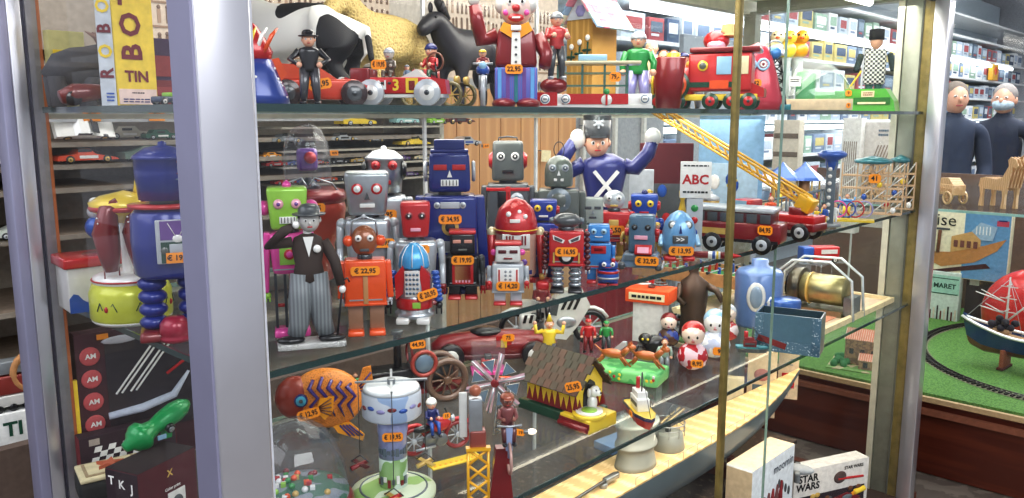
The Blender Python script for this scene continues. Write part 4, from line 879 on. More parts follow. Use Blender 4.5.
for i in range(6):
    a = i*PI/3+.3+PI/6; d = Vector((math.cos(a), 0, math.sin(a))); n = Vector((-d.z, 0, d.x)); c0 = Vector((-8, -12, 66))
    b.put([c0+d*12, c0+d*28-n*8, c0+d*28+n*8], [(0, 1, 2)], tin('steel')); b.tube([c0+d*12, c0+d*28-n*8, c0+d*28+n*8], .8, tin('white'), 5, True)
t.add('triangle_sails', b, None, 'blue triangle sails edged white'); b = t.b(); b.cyl((-8, -16, 66), (-8, 0, 66), 5, tin('dred')); b.box((2, 6, 66), (22, 5, 5), tin('orange'), bev=1); b.box((-6, 0, 58), (12, 14, 20), metal('lgrey')); t.add('hub', b)
sticker(t, '€ 19', (20, -12, 6), 16, 8, tilt=-.2)
# crane + cyclist
t = Thing('cyclist_toy', 'tin cyclist with brown cap riding a pale blue bicycle on a red and yellow stand', 'toy cyclist', atz(488, 509, LOW), .1)
b = t.b(); ym = tin(C(246,180,20))
for x in (-20, 0):
    b.tube([(x, -6, 2), (x, -6, 66)], 1.6, ym, 6)
for i in range(4): b.tube([(-20, -6, 2+i*16), (0, -6, 18+i*16)], 1.4, ym, 6); b.tube([(0, -6, 2+i*16), (-20, -6, 18+i*16)], 1.4, ym, 6)
b.box((-10, -6, 67), (24, 8, 3), ym); t.add('yellow_lattice', b)
b = t.b(); b.prism([(0, 0), (26, 0), (20, 64), (8, 64)], -3, 8, tin('dred')); t.add('stand', b)
b = t.b(); b.box((-10, 0, 76), (16, 14, 18), tin(C(150,70,60)), bev=2); b.box((-12, 0, 100), (13, 12, 34), metal('lgrey'), bev=1); b.sph((-12, 0, 124), (6, 5, 6), tin(C(180,100,70)), 12, 8); b.box((-24, 0, 100), (8, 3, 46), tin('offw'), bev=1); t.add('engine', b)
b = t.b(); bl = tin(C(150,166,206))
b.ring((20, -12, 58), 15, 1.6, tin(C(190,150,140)), 'x', 22); b.tube([(20, -12, 58), (20, -10, 88), (20, 8, 84), (20, 12, 60)], 1.8, bl, 8); b.ring((20, 14, 58), 15, 1.6, tin('grey'), 'x', 22); b.box((20, -11, 78), (7, 3, 26), bl, bev=1); b.tube([(8, -14, 92), (20, -12, 90), (32, -14, 92)], 1.2, metal('lgrey'), 6); t.add('bicycle', b)
doll(t, (20, 4, 78), 62, C(140,76,76), C(110,60,60), 'cap', C(170,90,66), 'brown', sit=True, arms='fwd', name='rider', skn=mat(C(150,90,76), .5))
b = t.b(); b.sph((42, -12, 84), (5, 3, 3), emis((1, .9, .72), .8, 'warm_bulb'), 12, 8); b.cyl((34, -12, 84), (40, -12, 84), 2, metal('grey')); t.add('bulb', b)
t = Thing('yellow_ruler', 'flat yellow perforated metal strip lying beside the cyclist toy', 'strip', L_(455, 462), .5)
b = t.b(); b.box((0, 0, 1), (56, 14, 2), tin('yellow'), bev=.5); t.add('strip', b); b = t.b()
for i in range(9): b.cyl((-24+i*6, -3, 2), (-24+i*6, -3, 2.3), 1.6, tin('amber'), seg=8)
t.add('holes', b)
# doghouse
t = Thing('dog_house', 'tin dog house with dark shingle roof, yellow wall with red flames and white puppy inside', 'toy dog house', L_(564, 411), -.72); t.k *= 1.08
b = t.b(); rm = pattern('brick', C(84,66,52), C(50,38,32), 90, .5, (1, 1, 1))
b.prism([(-20, 12), (20, 12), (20, 36), (0, 58), (-20, 36)], -30, 30, tin(C(214,190,50)), 'yz') if False else b.prism([(-30, 10), (-30, 34), (30, 34), (30, 10)], -18, 18, tin('yellow')); b.prism([(-18, 34), (18, 34), (0, 56)], -30, 30, tin('yellow'), 'yz'); w = t.add('wall', b)
b = t.b()
for s in (-1, 1):
    n = Vector((0, s*.77, .64))
    for r_ in range(5):
        for c_ in range(9):
            f = (r_+.5)/5; y = s*(25*f); z = 58-f*29; b.box((-32+c_*8+(r_ % 2)*3, y, z), (7.4, 8.6, 1.6), matte(C(88+random.randint(-14, 14), 70, 56)), rot=(s*-.85, 0, 0))
t.add('shingle_roof', b); b = t.b()
for i in range(9): b.prism([(-30+i*7, 10), (-26.5+i*7, 22+(i % 3)*3), (-23+i*7, 10)], -18.8, -18.1, tin('dred'))
for i in range(5): b.prism([(-18+i*8, 10), (-14+i*8, 22+(i % 2)*5), (-10+i*8, 10)], 30.1, 30.8, tin('dred'), 'yz')
t.add('flame_painting', b, w); b = t.b(); b.prism([(-9, 12), (9, 12), (9, 26), (6, 34), (0, 38), (-6, 34), (-9, 26)], 30.2, 31, tin('black'), 'yz'); t.add('doorway', b, w)
b = t.b(); b.box((-2, 0, 4), (72, 44, 9), tin('dgreen'), bev=1); b.box((34, -6, 4), (34, 38, 12), tin('yellow'), bev=1); b.box((34, -25.3, 5), (34, 1, 5), tin('dred')); b.cyl((17, -26, 2), (50, -26, 2), 3, tin('dred')); t.add('base', b)
b = t.b(); b.cyl((40, -12, 10), (40, -12, 13), 15, tin('yellow'), seg=24); b.cyl((40, -12, 13), (40, -12, 14.5), 12, tin('white'), seg=24); b.cyl((40, -12, 14.5), (40, -12, 15.2), 7, tin('lime'), seg=20); t.add('bowl', b)
b = t.b(); wh = tin('white'); b.sph((33, 0, 17), (5, 5, 8), wh, 12, 8); b.sph((36, 0, 28), (5, 5.5, 5), wh, 12, 8); b.sph((40, 0, 27), (3.4, 3, 2.6), wh, 10, 6); b.sph((43, 0, 28), (1, 1, 1), INK, 6, 4)
for s in (-1, 1): b.sph((34, s*5.5, 27), (2, 1.6, 4.6), wh, 8, 6); b.sph((39.6, s*2.4, 30), (.8, .8, 1), INK, 6, 4); b.sph((39, s*3.6, 11), (5, 2.4, 2), wh, 8, 6)
t.add('puppy', b)
sticker(t, '25,95', (34, -27, 38), 15, 9, ry=-.3, tilt=.4)
# green landscape with dogs
t = Thing('dog_race_toy', 'green tin field toy with two running brown dogs and a grey ramp', 'toy field', L_(628, 378), -.35)
b = t.b(); b.box((0, 0, 7), (74, 40, 14), pattern('patch', C(80,176,96), C(120,206,120), 30, .4), bev=4); ba = t.add('field', b)
b = t.b()
for i in range(14): b.sph((random.uniform(-34, 34), -20.5, random.uniform(3, 12)), (1.6, .6, 1.6), tin(random.choice(['red', 'white', 'yellow'])), 6, 5)
t.add('flowers', b, ba)
for x, y in ((-14, -6), (18, 2)):
    b = t.b(); bm_ = tin(C(190,100,44)); b.sph((x, y, 25), (13, 4.5, 5), bm_, 14, 8); b.tube([(x+10, y, 26), (x+17, y, 33)], [3.4, 2.6], bm_, 8); b.sph((x+19, y, 34), (5, 3, 3), bm_, 10, 6); b.tube([(x-12, y, 26), (x-20, y, 32)], [1.4, .6], bm_, 6)
    for dx, dd in ((8, 6), (10, 9), (-9, -6), (-10, -9)): b.tube([(x+dx, y+(dx % 2)*2-1, 23), (x+dx+dd*.4, y, 18), (x+dx+dd, y, 14)], [2, 1.4, 1], bm_, 6)
    for s in (-1, 1): b.prism([(x+16, 36), (x+18, 40), (x+20, 36)], y+s*2-.6, y+s*2+.6, bm_)
    t.add('dog', b)
b = t.b(); b.prism([(-46, 0), (-10, 34), (-6, 34), (-6, 30), (-42, 0)], 6, 12, tin('lgrey')); t.add('ramp', b)
# boxes, dolls, boats
t = Thing('boxed_tin_toy', 'small orange and cream printed box with a tin propeller toy on its lid', 'toy box', L_(650, 340), -.3)
b = t.b(); b.box((0, 0, 20), (30, 22, 40), matte('offw'), bev=.6); b.box((0, 0, 47), (44, 30, 13), matte('orange'), bev=.6); b.box((0, -15.4, 47), (36, .8, 7), matte('cream')); t.add('carton', b)
b = t.b(); b.cyl((0, 0, 54), (0, 0, 58), 4, metal('grey')); b.ring((-8, 0, 58), 8, .9, tin('white'), 'z', 16); b.ring((8, 0, 58), 8, .9, tin('dgrey'), 'z', 16); b.box((0, 0, 60), (5, 4, 5), tin('red'), bev=.6); t.add('propeller_toy', b)
b = t.b(); b.scribble((0, -16.2, 47), 30, 6, INK); t.add('print', b)
def bobble(px, py, lab, c1, c2, hatc, R=22, flip=1, stick=None, face=True):
    t = Thing('roly_poly_doll', lab, 'roly-poly doll', L_(px, py), 0)
    b = t.b(); b.lathe([(R*.4, 0), (R*.85, R*.3), (R, R*.8), (R*.85, R*1.3), (R*.5, R*1.6), (R*.3, R*1.7)], (0, 0, 0), pattern('patch', c1, c2, 40, .25), 24); bo = t.add('body', b)
    b = t.b(); b.sph((0, 0, R*2.25), (R*.74, R*.74, R*.72), tin('white' if hatc == 'sky' else C(238,214,196)), 20, 12); h = t.add('head', b)
    b = t.b(); b.sph((0, R*.12, R*2.38), (R*.76, R*.74, R*.72), tin(hatc), 20, 10, z0=-.1); t.add('cap', b, h)
    b = t.b()
    for s in (-1, 1): b.sph((s*R*.26, -R*.68, R*2.2), (R*.08, R*.06, R*.1), INK, 6, 5)
    b.sph((0, -R*.74, R*2.06), (R*.06, R*.06, R*.06), tin('lpink'), 6, 5); b.box((0, -R*.7, R*1.92), (R*.2, R*.06, R*.05), tin('red')); t.add('face', b, h)
    if stick: sticker(t, stick, (R*.3, -R*1.03, R*.62), 12, 8)
bobble(692, 368, 'red roly-poly doll with red cap and round face', C(186,32,44), C(226,190,200), 'red', 15.5, stick='8,95')
bobble(714, 356, 'white and pale blue roly-poly doll beside the red one', C(230,234,240), C(186,196,222), 'sky', 15.5, stick='9')
bobble(668, 346, 'small blue and brown roly-poly toy in shadow behind the red doll', C(40,60,140), C(80,50,40), 'dred', 11)
bobble(726, 340, 'small red and white roly-poly toy behind the pale blue doll', C(230,214,214), C(196,60,60), 'lgrey', 12)
def boat(px, py, lab, hull, hull2, deck, L=36, off=0., sup='white', stick=None, z=LOW):
    t = Thing('tin_boat', lab, 'toy boat', atz(px, py, z), off); W = L*.34
    out = [(-L*.5, -W*.35), (-L*.44, -W*.5), (L*.2, -W*.5), (L*.42, -W*.25), (L*.5, 0), (L*.42, W*.25), (L*.2, W*.5), (-L*.44, W*.5), (-L*.5, W*.35)]
    b = t.b(); n = len(out); vs = [(x*.86, y*.7, 0) for x, y in out]+[(x, y, L*.14) for x, y in out]+[(x*1.02, y*1.03, L*.2) for x, y in out]
    b.put(vs[:2*n], [(i, (i+1) % n, n+(i+1) % n, n+i) for i in range(n)]+[tuple(range(n))], tin(hull)); b.put(vs[n:], [(i, (i+1) % n, n+(i+1) % n, n+i) for i in range(n)], tin(hull2)); b.put([(v[0], v[1], v[2]-L*.02) for v in vs[2*n:]], [tuple(range(n))], tin(deck)); t.add('hull', b)
    b = t.b(); b.box((-L*.08, 0, L*.28), (L*.4, W*.6, L*.2), tin(sup), bev=.5); b.box((-L*.1, 0, L*.42), (L*.3, W*.5, L*.12), tin(sup), bev=.5); b.box((-L*.08, -W*.31, L*.28), (L*.3, .5, L*.06), tin('dgrey')); t.add('cabin', b)
    b = t.b(); b.cyl((L*.0, 0, L*.45), (0, 0, L*.8), .8, tin('dgrey')); b.cyl((-L*.2, 0, L*.45), (-L*.2, 0, L*.66), 2, tin('red')); b.tube([(0, 0, L*.78), (L*.48, 0, L*.2)], .3, tin('black'), 4); t.add('mast', b)
    if stick: sticker(t, stick, (L*.2, -W*.7, L*.2), 9, 6)
boat(641, 420, 'small red, white and navy tin boat in front of the green field toy', 'red', 'navy', 'yellow', 62, -1.25, stick='12')
boat(752, 352, 'small dark boat with turquoise deck beside the blue printed box', 'dgrey', 'teal', C(120,190,200), 32, .1, 'dred')
t = Thing('printed_open_box', 'open dark blue tin box with white floral printed edges', 'tin box', L_(789, 349), -.15)
b = t.b(); db = pattern('speckle', C(74,110,132), C(206,220,228), 220, .4, w=.62)
b.box((0, -16, 19), (60, 1.5, 38), tin(C(76,112,134))); b.box((0, 16, 19), (60, 1.5, 38), tin(C(50,70,84)))
for s in (-1, 1): b.box((s*30, 0, 19), (1.5, 33, 38), tin(C(60,84,100)))
b.box((0, 0, 1), (60, 32, 2), tin('dgrey')); bo = t.add('box', b)
b = t.b(); b.box((-27, -17, 19), (8, .8, 38), db); b.box((0, -17, 6), (60, .8, 11), db); b.box((27, -17, 19), (8, .8, 38), db); b.box((-14, -17.8, 10), (28, .8, 6), tin('dred'), rot=(0, .25, 0)); t.add('floral_print', b, bo)
t = Thing('blue_tin_can', 'blue enamelled round tin with oval medallion behind the floral box', 'tin', L_(757, 324), 0)
b = t.b(); b.lathe([(22, 0), (23, 3), (23, 52), (20, 56), (8, 60), (8, 66), (.3, 67)], (0, 0, 0), tin(C(92,124,180)), 26); bo = t.add('can', b); b = t.b(); b.sph((-2, -22.3, 32), (9, 2, 15), tin('offw'), 18, 10); b.sph((-2, -23.6, 32), (6, 2, 11), tin(C(130,150,170)), 18, 10); t.add('medallion', b, bo)
t = Thing('blue_bin', 'small plain blue tub inside the row behind the floral box', 'tub', L_(783, 330), 0); b = t.b(); b.lathe([(13, 0), (15, 3), (16, 30), (15, 32), (.3, 33)], (0, 0, 0), tin(C(44,90,170)), 20); t.add('tub', b)
t = Thing('lighthouse_model', 'tiny white lighthouse model with grey gallery', 'lighthouse', L_(769, 330), 0); b = t.b(); b.lathe([(5, 0), (4, 16), (6, 17), (6, 19), (3, 20), (3, 27), (4, 28), (.3, 34)], (0, 0, 0), tin('white'), 16); t.add('tower', b); b = t.b(); b.ring((0, 0, 19), 5.5, .6, tin('navy'), 'z', 16); t.add('gallery', b)
# table football at the back
t = Thing('table_football', 'toy football table with green pitch and light wooden frame', 'football table', L_(700, 300) , -.5)
b = t.b(); b.box((0, 0, 26), (120, 50, 3), matte(C(70,150,90))); b.box((0, -20, 29), (.8, 6, .4), matte('white')); b.ring((0, 0, 28), 9, .4, matte('white'), 'z', 24); t.add('pitch', b)
b = t.b(); wm = matte('tan')
for y in (-26, 26): b.box((0, y, 28), (126, 3, 12), wm)
for x in (-62, 62): b.box((x, 0, 28), (3, 52, 12), wm)
t.add('frame', b)
for x in (-56, 56):
    for y in (-22, 22): t.add('leg', t.b().box((x, y, 11), (4, 4, 22), wm))
for i in range(6):
    x = -45+i*18; b = t.b(); b.cyl((x, -34, 36), (x, 30, 36), .6, metal('lgrey')); b.cyl((x, -38, 36), (x, -34, 36), 1.4, tin('black')); r_ = t.add('rod', b); b = t.b()
    for q in range(3): b.box((x, -14+q*14, 34), (2.4, 3, 9), tin('red' if i % 2 else 'blue'), bev=.5); b.sph((x, -14+q*14, 41), 1.6, tin('black'), 6, 5)
    t.add('players', b, r_)
t = Thing('figure_statuette', 'dark bronze coloured statuette standing in front of the football table', 'statuette', L_(692, 338), 0)
bz = metal(C(92,72,60), .5); b = t.b(); b.lathe([(10, 0), (13, 4), (12, 24), (14, 44), (13, 58), (5, 64), (4, 68), (6, 74), (5, 80), (.3, 83)], (0, 0, 0), bz, 16, sy=.7); b.tube([(12, 0, 54), (22, -4, 50), (28, -8, 40)], [4, 3.4, 2.6], bz, 8); b.tube([(-12, 0, 54), (-16, -6, 42), (-8, -10, 36)], [4, 3.4, 2.6], bz, 8); t.add('statue', b)
# stirling engine under arch and others
t = Thing('cylinder_engine', 'brass and black horizontal cylinder engine model under the arched clear cover', 'model engine', L_(815, 312), -.35); t.k *= .88
b = t.b(); b.cyl((-26, 0, 28), (-14, 0, 28), 22, metal(C(90,84,70)), seg=26); b.cyl((-14, 0, 28), (34, 0, 28), 17, metal(C(170,160,110)), seg=26); b.cyl((-27, 0, 28), (-30, 0, 28), 17, metal('black'), seg=26); b.cyl((-6, -2, 28), (-4, -2, 28), 18.4, tin('gold')); t.add('cylinder', b)
b = t.b(); b.box((0, 0, 4), (70, 36, 8), metal(C(150,140,110))); b.box((40, 0, 14), (10, 26, 20), metal('grey')); t.add('base', b); b = t.b()
for i in range(6): a = i*PI/3; b.cyl((-30, 12*math.cos(a), 28+12*math.sin(a)), (-32, 12*math.cos(a), 28+12*math.sin(a)), 2, metal('lgrey'))
b.cyl((-30, 0, 28), (-36, 0, 28), 4, metal('gold')); t.add('bolts', b)
b = t.b()
for q in range(2):
    b.tube([(-48+q*4, -18+q*34, 0), (-44, -18+q*34, 40), (-22, -18+q*34, 60), (20, -18+q*34, 62), (44, -18+q*34, 44), (48, -18+q*34, 0)], 1.6, mat(C(206,214,214), .2, .2, .3), 6)
t.add('arched_cover_frame', b)
t = Thing('tin_bus', 'red and blue small tin bus on top of the arched cover', 'toy bus', atz(820, 266, LOW+.09), .5)
t.r.location = aty(819, 262, .34)
b = t.b(); b.box((4, 0, 9), (26, 14, 13), tin('red'), bev=1.5); b.box((-14, 0, 9), (11, 13, 13), tin('blue'), bev=1.5); b.box((6, -7.3, 11), (16, .8, 4), tin('offw')); t.add('body', b)
for x in (-12, 12): wheel(t, (x, -7, 2.8), 2.8, 2)
b = t.b(); b.box((0, 0, .4), (46, 20, .8), GL_P := glass((.96, .98, .98), .1, .02, 'clear_plastic', .1)); t.add('plate', b)
p = t.r.location; q = MB(); q.X = Matrix.Identity(4)
for dx, dy in ((-.05, -.03), (.05, -.03), (-.05, .03), (.05, .03)): q.cyl((p.x+dx, p.y+dy, LOW), (p.x+dx, p.y+dy, p.z), .002, glass((.9, .93, .93), .15, .02, 'clear_plastic', .25))
q.box((p.x, p.y, p.z-.002), (.14, .09, .003), GL_P); tag(q.build('acrylic_stand'), 'clear acrylic stand holding up the red and blue bus', 'stand')
t = Thing('wooden_tray', 'pale wooden framed tray with model trees at the right end of the lower shelf', 'tray', Vector((2.28, .33, LOW)), rz=0, k=.001)
b = t.b(); wm = matte(C(226,206,160))
b.box((0, -235, 9), (700, 16, 18), wm); b.box((0, 255, 9), (700, 16, 18), wm); b.box((-345, 10, 9), (12, 490, 18), wm); b.box((345, 10, 9), (12, 490, 18), wm); b.box((0, 10, 3), (690, 480, 4), matte(C(206,180,150))); t.add('frame', b)
b = t.b(); b.box((-120, -120, 6), (300, 140, 3), matte(C(214,140,110))); t.add('printed_card', b)
for i in range(18): b = t.b(); h = random.uniform(30, 75); b.lathe([(10, 5), (13, 14), (8, h*.5), (.5, h)], (random.uniform(40, 320), random.uniform(-150, 200), 0), matte(random.choice([C(150,140,130), C(196,186,160), C(110,120,110)])), 8); t.add('model_tree', b)

# ================================================================ small items filling the rows
def xdoll(px, py, lab, h, sh, pa, z=MID, hat=None, hc='black', arms='down', hair='brown', fat=1.3, off=0.):
    t = Thing('toy_figure', lab, 'toy figure', atz(px, py, z), off); doll(t, (0, 0, 0), h, sh, pa, hat, hc, hair, arms=arms, fat=fat); return t
xdoll(549, 366, 'yellow and black jester-like tin figure standing before the white toy motorcycle', 48, 'yellow', 'black', LOW, 'cone', 'yellow', 'up')
xdoll(588, 352, 'small all-red figure at the right of the white toy motorcycle', 34, 'red', 'dred', LOW, 'cap', 'red')
xdoll(534, 356, 'small cream and brown figure left of the jester-like figure', 30, 'cream', 'brown', LOW)
xdoll(606, 350, 'small green-coated figure near the grey ramp', 30, 'green', 'dgrey', LOW, 'cap', 'green')
xdoll(664, 372, 'pale grey-green figure at the end of the green field toy', 34, C(150,170,156), 'grey', LOW)
xdoll(398, 388, 'tiny black-coated figure under the middle shelf beside the traction engine', 30, 'black', 'dred', LOW, 'bowler')
xdoll(334, 406, 'small tan figure above the tin fish', 28, 'tan', 'brown', LOW)
xdoll(356, 398, 'small green and orange figure behind the tin fish', 26, 'green', 'orange', LOW)
xdoll(478, 290, 'small red tin figure between the black robot and the dome-headed robot', 30, 'dred', 'lgrey', MID)
xdoll(629, 262, 'small gold crowned figure between tank robot and toy soldier', 40, 'gold', 'brown', MID, 'cone', 'gold')
xdoll(656, 258, 'small red figure behind the tank robot', 36, 'red', 'gold', MID, 'cap', 'gold')
xdoll(692, 246, 'small silver and red figure between egg robot and fire van', 32, 'lgrey', 'dred', MID)
xdoll(786, 222, 'white bird-suited figure beside the ladder foot', 26, 'white', 'white', MID, 'cap', 'orange')
xdoll(770, 226, 'orange and brown figure behind the ladder', 30, 'orange', 'brown', MID)
xdoll(846, 218, 'blue figure with both arms raised beside the truss ride', 24, 'lblue', 'yellow', MID, arms='up')
for px, py, c, h, lab in ((300, 267, 'dgrey', 60, 'dark grey tin drum canister behind the green-headed robot'), (434, 258, 'green', 46, 'green tin canister behind the red-headed robot'), (482, 256, 'grey', 50, 'grey tin canister behind the tallest robot'), (583, 256, 'brown', 58, 'brown tin canister behind the pale grey robot'), (710, 232, 'gold', 40, 'gold tin canister behind the fire van'), (760, 222, 'steel', 40, 'steel blue canister behind the ladder')):
    t = Thing('tin_canister', lab, 'canister', M_(px, py), 0); b = t.b(); r = h*.2; b.lathe([(r*.95, 0), (r, 2), (r, h*.8), (r*.95, h*.82)], (0, 0, 0), tin(c), 20); bo = t.add('body', b)
    b = t.b(); b.lathe([(r*1.05, h*.8), (r*1.05, h*.86), (r*.5, h*.94), (r*.15, h*.96), (r*.15, h), (.2, h*1.02)], (0, 0, 0), tin('lgrey'), 20); t.add('lid', b); b = t.b(); b.lathe([(r*1.01, h*.3), (r*1.02, h*.32), (r*1.02, h*.55), (r*1.01, h*.57)], (0, 0, 0), tin('cream'), 20, caps=False); t.add('label_band', b, bo)
t = Thing('clear_display_case', 'small clear plastic case with pink base behind the windmill', 'plastic case', L_(488, 372), .1)
b = t.b(); b.box((0, 0, 2), (34, 22, 4), tin('pink'), bev=.6); t.add('base', b); b = t.b(); b.box((0, 0, 16), (32, 20, 26), glass((.95, .95, .96), .12, .03, 'clear_plastic', .12)); t.add('cover', b); b = t.b(); b.box((0, 0, 10), (14, 8, 8), tin('red'), bev=2); b.box((0, 0, 16), (7, 7, 5), tin('dgrey'), bev=1); t.add('model', b)
t = Thing('dark_motor_toy', 'blue and black toy motor scooter behind the red roly-poly doll', 'toy scooter', L_(664, 336), .3)
moto(t, 'blue', 'black', 9, 30)
t = Thing('black_creature_toy', 'small black creature toy crouching beside the orange printed box', 'toy creature', L_(654, 356), 0)
b = t.b(); b.sph((0, 0, 12), (12, 9, 10), tin('black'), 14, 10); b.sph((-9, -3, 18), (7, 6, 6), tin('black'), 12, 8)
for s in (-1, 1): b.tube([(s*8, -4, 8), (s*16, -6, 12), (s*19, -7, 0)], 1.6, tin('black'), 6); b.sph((-9+s*2.6, -8.5, 19), 1.3, tin('yellow'), 6, 5)
t.add('body', b)
# ================================================================ bottom of the case
pl = MB(); pl.box((1.0, .415, .225), (1.9, .55, .39), matte(C(66,54,48)), bev=.004)
pl.box((1.0, .415, .426), (1.92, .56, .012), pattern('speckle', C(60,52,48), C(104,92,80), 60, .3, w=.6)); tag(pl.build('plinth'), 'dark brown speckled plinth under the model submarine', 'plinth')
# submarine along the front of the case
t = Thing('model_submarine', 'long model submarine with pale wooden deck and grey-green hull', 'model submarine', (1.16, .205, .433), rz=0, k=1.)
hm = mat(C(84,104,114), .35, .2, .2, .15, 8); dk = pattern('wood', C(228,200,148), C(200,166,114), 20, .5, (.3, 6, 1)); gy = mat(C(128,134,130), .5, .1, 0, .1, 20)
def hullw(x):   # half width and depth along x (-.75 .. .95)
    if x > .25: f = (x-.25)/.70; return .075*max(0, 1-f**2.2), .12*max(.10, 1-f**1.6*.85)
    f = (-x-.05)/.75 if x < -.05 else 0; return .075*max(0, 1-f**3), .12*max(.15, 1-max(0, f)**2*.8)
b = t.b(); vs = []; fs = []; N = 30; K = 9; zd = .155
for i in range(N+1):
    x = -.8+1.75*i/N; w, d = hullw(x); w = max(w, .002); rise = .03*max(0, (x-.5)/.45)**2
    for j in range(K): a = PI*j/(K-1); vs.append((x, -w*math.cos(a)*(1+.15*math.sin(a)), zd+rise-d*math.sin(a)))
for i in range(N):
    for j in range(K-1): q = i*K+j; fs.append((q, q+1, q+K+1, q+K))
b.put(vs, fs, hm, True); hu = t.add('hull', b)
b = t.b(); vs = []; fs = []
for i in range(N+1):
    x = -.8+1.75*i/N; w, d = hullw(x); w = max(w, .002); rise = .03*max(0, (x-.5)/.45)**2; vs += [(x, -w*.94, zd+rise+.001), (x, w*.94, zd+rise+.001), (x, -w*.94, zd+rise-.006), (x, w*.94, zd+rise-.006)]
for i in range(N): q = i*4; fs += [(q, q+1, q+5, q+4), (q, q+4, q+6, q+2), (q+1, q+3, q+7, q+5)]
b.put(vs, fs, dk); de = t.add('deck', b)
b = t.b()
for i in range(14): b.cyl((-.1+.07*i, -.070*(1 if i < 8 else .8), zd+.002), (-.1+.07*i, -.070*(1 if i < 8 else .8), zd+.02), .0008, metal('grey'), seg=5)
b.tube([(-.1, -.070, zd+.02), (.42, -.070, zd+.02), (.81, -.056, zd+.02)], .0006, metal('grey'), 5); t.add('handrail', b, de)
b = t.b(); cx = .0; b.X = Matrix.Translation((0, 0, zd)) @ Matrix.Scale(1.18, 4) @ Matrix.Translation((0, 0, -zd)); b.lathe([(.040, 0), (.038, .01), (.034, .03), (.034, .045), (.040, .047), (.040, .052), (.035, .056), (.036, .085), (.043, .095), (.043, .10), (.034, .10)], (cx, 0, zd), gy, 26, sx=1.35, smooth=True); to = t.add('conning_tower', b)
b = t.b(); b.cyl((cx+.01, 0, zd+.1), (cx+.01, 0, zd+.165), .0022, metal('dgrey')); b.cyl((cx-.012, 0, zd+.1), (cx-.012, 0, zd+.145), .0022, metal('dgrey')); b.box((cx+.02, .0, zd+.1), (.02, .02, .02), metal('dgrey'), bev=.003)
b.box((cx+.02, -.037, zd+.075), (.012, .002, .016), tin('offw'), rot=(0, .5, 0)); b.box((cx+.004, -.038, zd+.075), (.004, .002, .018), tin('offw'), rot=(0, -.4, 0)); t.add('periscopes', b, to)
b = t.b(); b.X = Matrix.Translation((-.01, 0, zd)) @ Matrix.Scale(1.3, 4) @ Matrix.Translation((0, 0, -zd)); b.cyl((.12, 0, zd), (.12, 0, zd+.035), .035, gy, .03); b.ring((.12, 0, zd+.055), .034, .0012, metal('grey'), 'z', 20); b.ring((.12, 0, zd+.045), .034, .001, metal('grey'), 'z', 20)
for i in range(10): a = i*PI/5; b.cyl((.12+.034*math.cos(a), .034*math.sin(a), zd+.03), (.12+.034*math.cos(a), .034*math.sin(a), zd+.056), .0008, metal('grey'), seg=5)
b.cyl((.12, 0, zd+.03), (.12, 0, zd+.06), .006, metal('dgrey')); b.cyl((.10, -.004, zd+.055), (.17, -.004, zd+.07), .003, metal(C(150,130,90))); b.cyl((.10, .006, zd+.055), (.17, .006, zd+.07), .003, metal(C(150,130,90))); b.ring((.135, 0, zd+.075), .012, .0014, metal('dgrey'), 'y', 14); t.add('gun_platform', b)
b = t.b(); b.cyl((-.16, -.02, zd), (-.16, -.02, zd+.012), .01, metal('grey')); b.cyl((-.28, -.026, zd+.014), (-.10, -.018, zd+.018), .004, metal('dgrey')); b.box((-.13, -.02, zd+.016), (.05, .016, .012), metal('grey'), bev=.003); t.add('deck_gun', b)
for x in (-.4, .4):
    b = t.b(); b.box((x, 0, .018), (.03, .13, .036), matte('dwood'), bev=.003); b.box((x, -.05, .045), (.02, .012, .04), matte('dwood')); b.box((x, .05, .045), (.02, .012, .04), matte('dwood')); t.add('cradle', b)
# boxes by the bow
def carton(name, lab, p, dims, off, front, side=None, top=None, rz=None):
    t = Thing(name, lab, 'box', p, off, k=.001, rz=rz); w, d, h = dims; b = t.b(); b.box((0, d/2, h/2), (w, d, h), matte(front), bev=1)
    if top: b.box((0, d/2, h+.4), (w*.99, d*.99, 1), matte(top))
    if side:
        for s in (-1, 1): b.box((s*(w/2+.3), d/2, h/2), (1, d*.98, h*.98), matte(side))
    t.add('carton', b); return t
p = atz(762, 447, .27+.03); p = Vector((1.62, .05, .03))
MX = aty(795, 444, .052)
t = carton('printed_carton', 'white carton printed moomin with small dark figures, beside the bow of the submarine', Vector((MX.x-.13, .052, .03)), (260, 78, (MX.z-.03)*1000), 0, C(222,228,232), C(190,170,140), C(206,186,160), rz=0)
MH = (MX.z-.03)*1000
b = t.b(); b.text('moomin', (58, -2, MH-38), 38, matte(C(60,70,90)), bold=False); t.add('lettering', b)
b = t.b()
for i in range(5): b.tube([(-70+i*26, -2, MH-175), (-62+i*26, -2, MH-130), (-54+i*26, -2, MH-100+i*4)], [10, 8, 3], matte('dred' if i % 2 == 0 else C(110,60,60)), 6)
for i in range(4): b.sph((36+i*22, -1, MH-90-i*14), (8, 2, 14), matte('dgrey'), 8, 6)
t.add('artwork', b)
pc = aty(834, 448, .11)
t = carton('construction_set_box', 'white and dark red box printed STAR WARS with small spacecraft pictures', Vector((pc.x, .11, .03)), (330, 60, 245), 0, C(226,222,216), None, C(230,228,224), rz=-.42)
b = t.b(); b.text('STAR', (-105, -2, 214), 36, INK); b.text('WARS', (-105, -2, 184), 36, INK); b.text('STAR WARS', (95, -2, 224), 16, INK); t.add('lettering', b)
b = t.b(); b.box((0, -1, 76), (298, 1.5, 150), matte(C(46,34,44))); b.cyl((25, -2, 190), (140, -2, 182), 4, matte('red')); b.sph((35, -2, 195), (28, 3, 22), matte(C(90,70,66)), 12, 8)
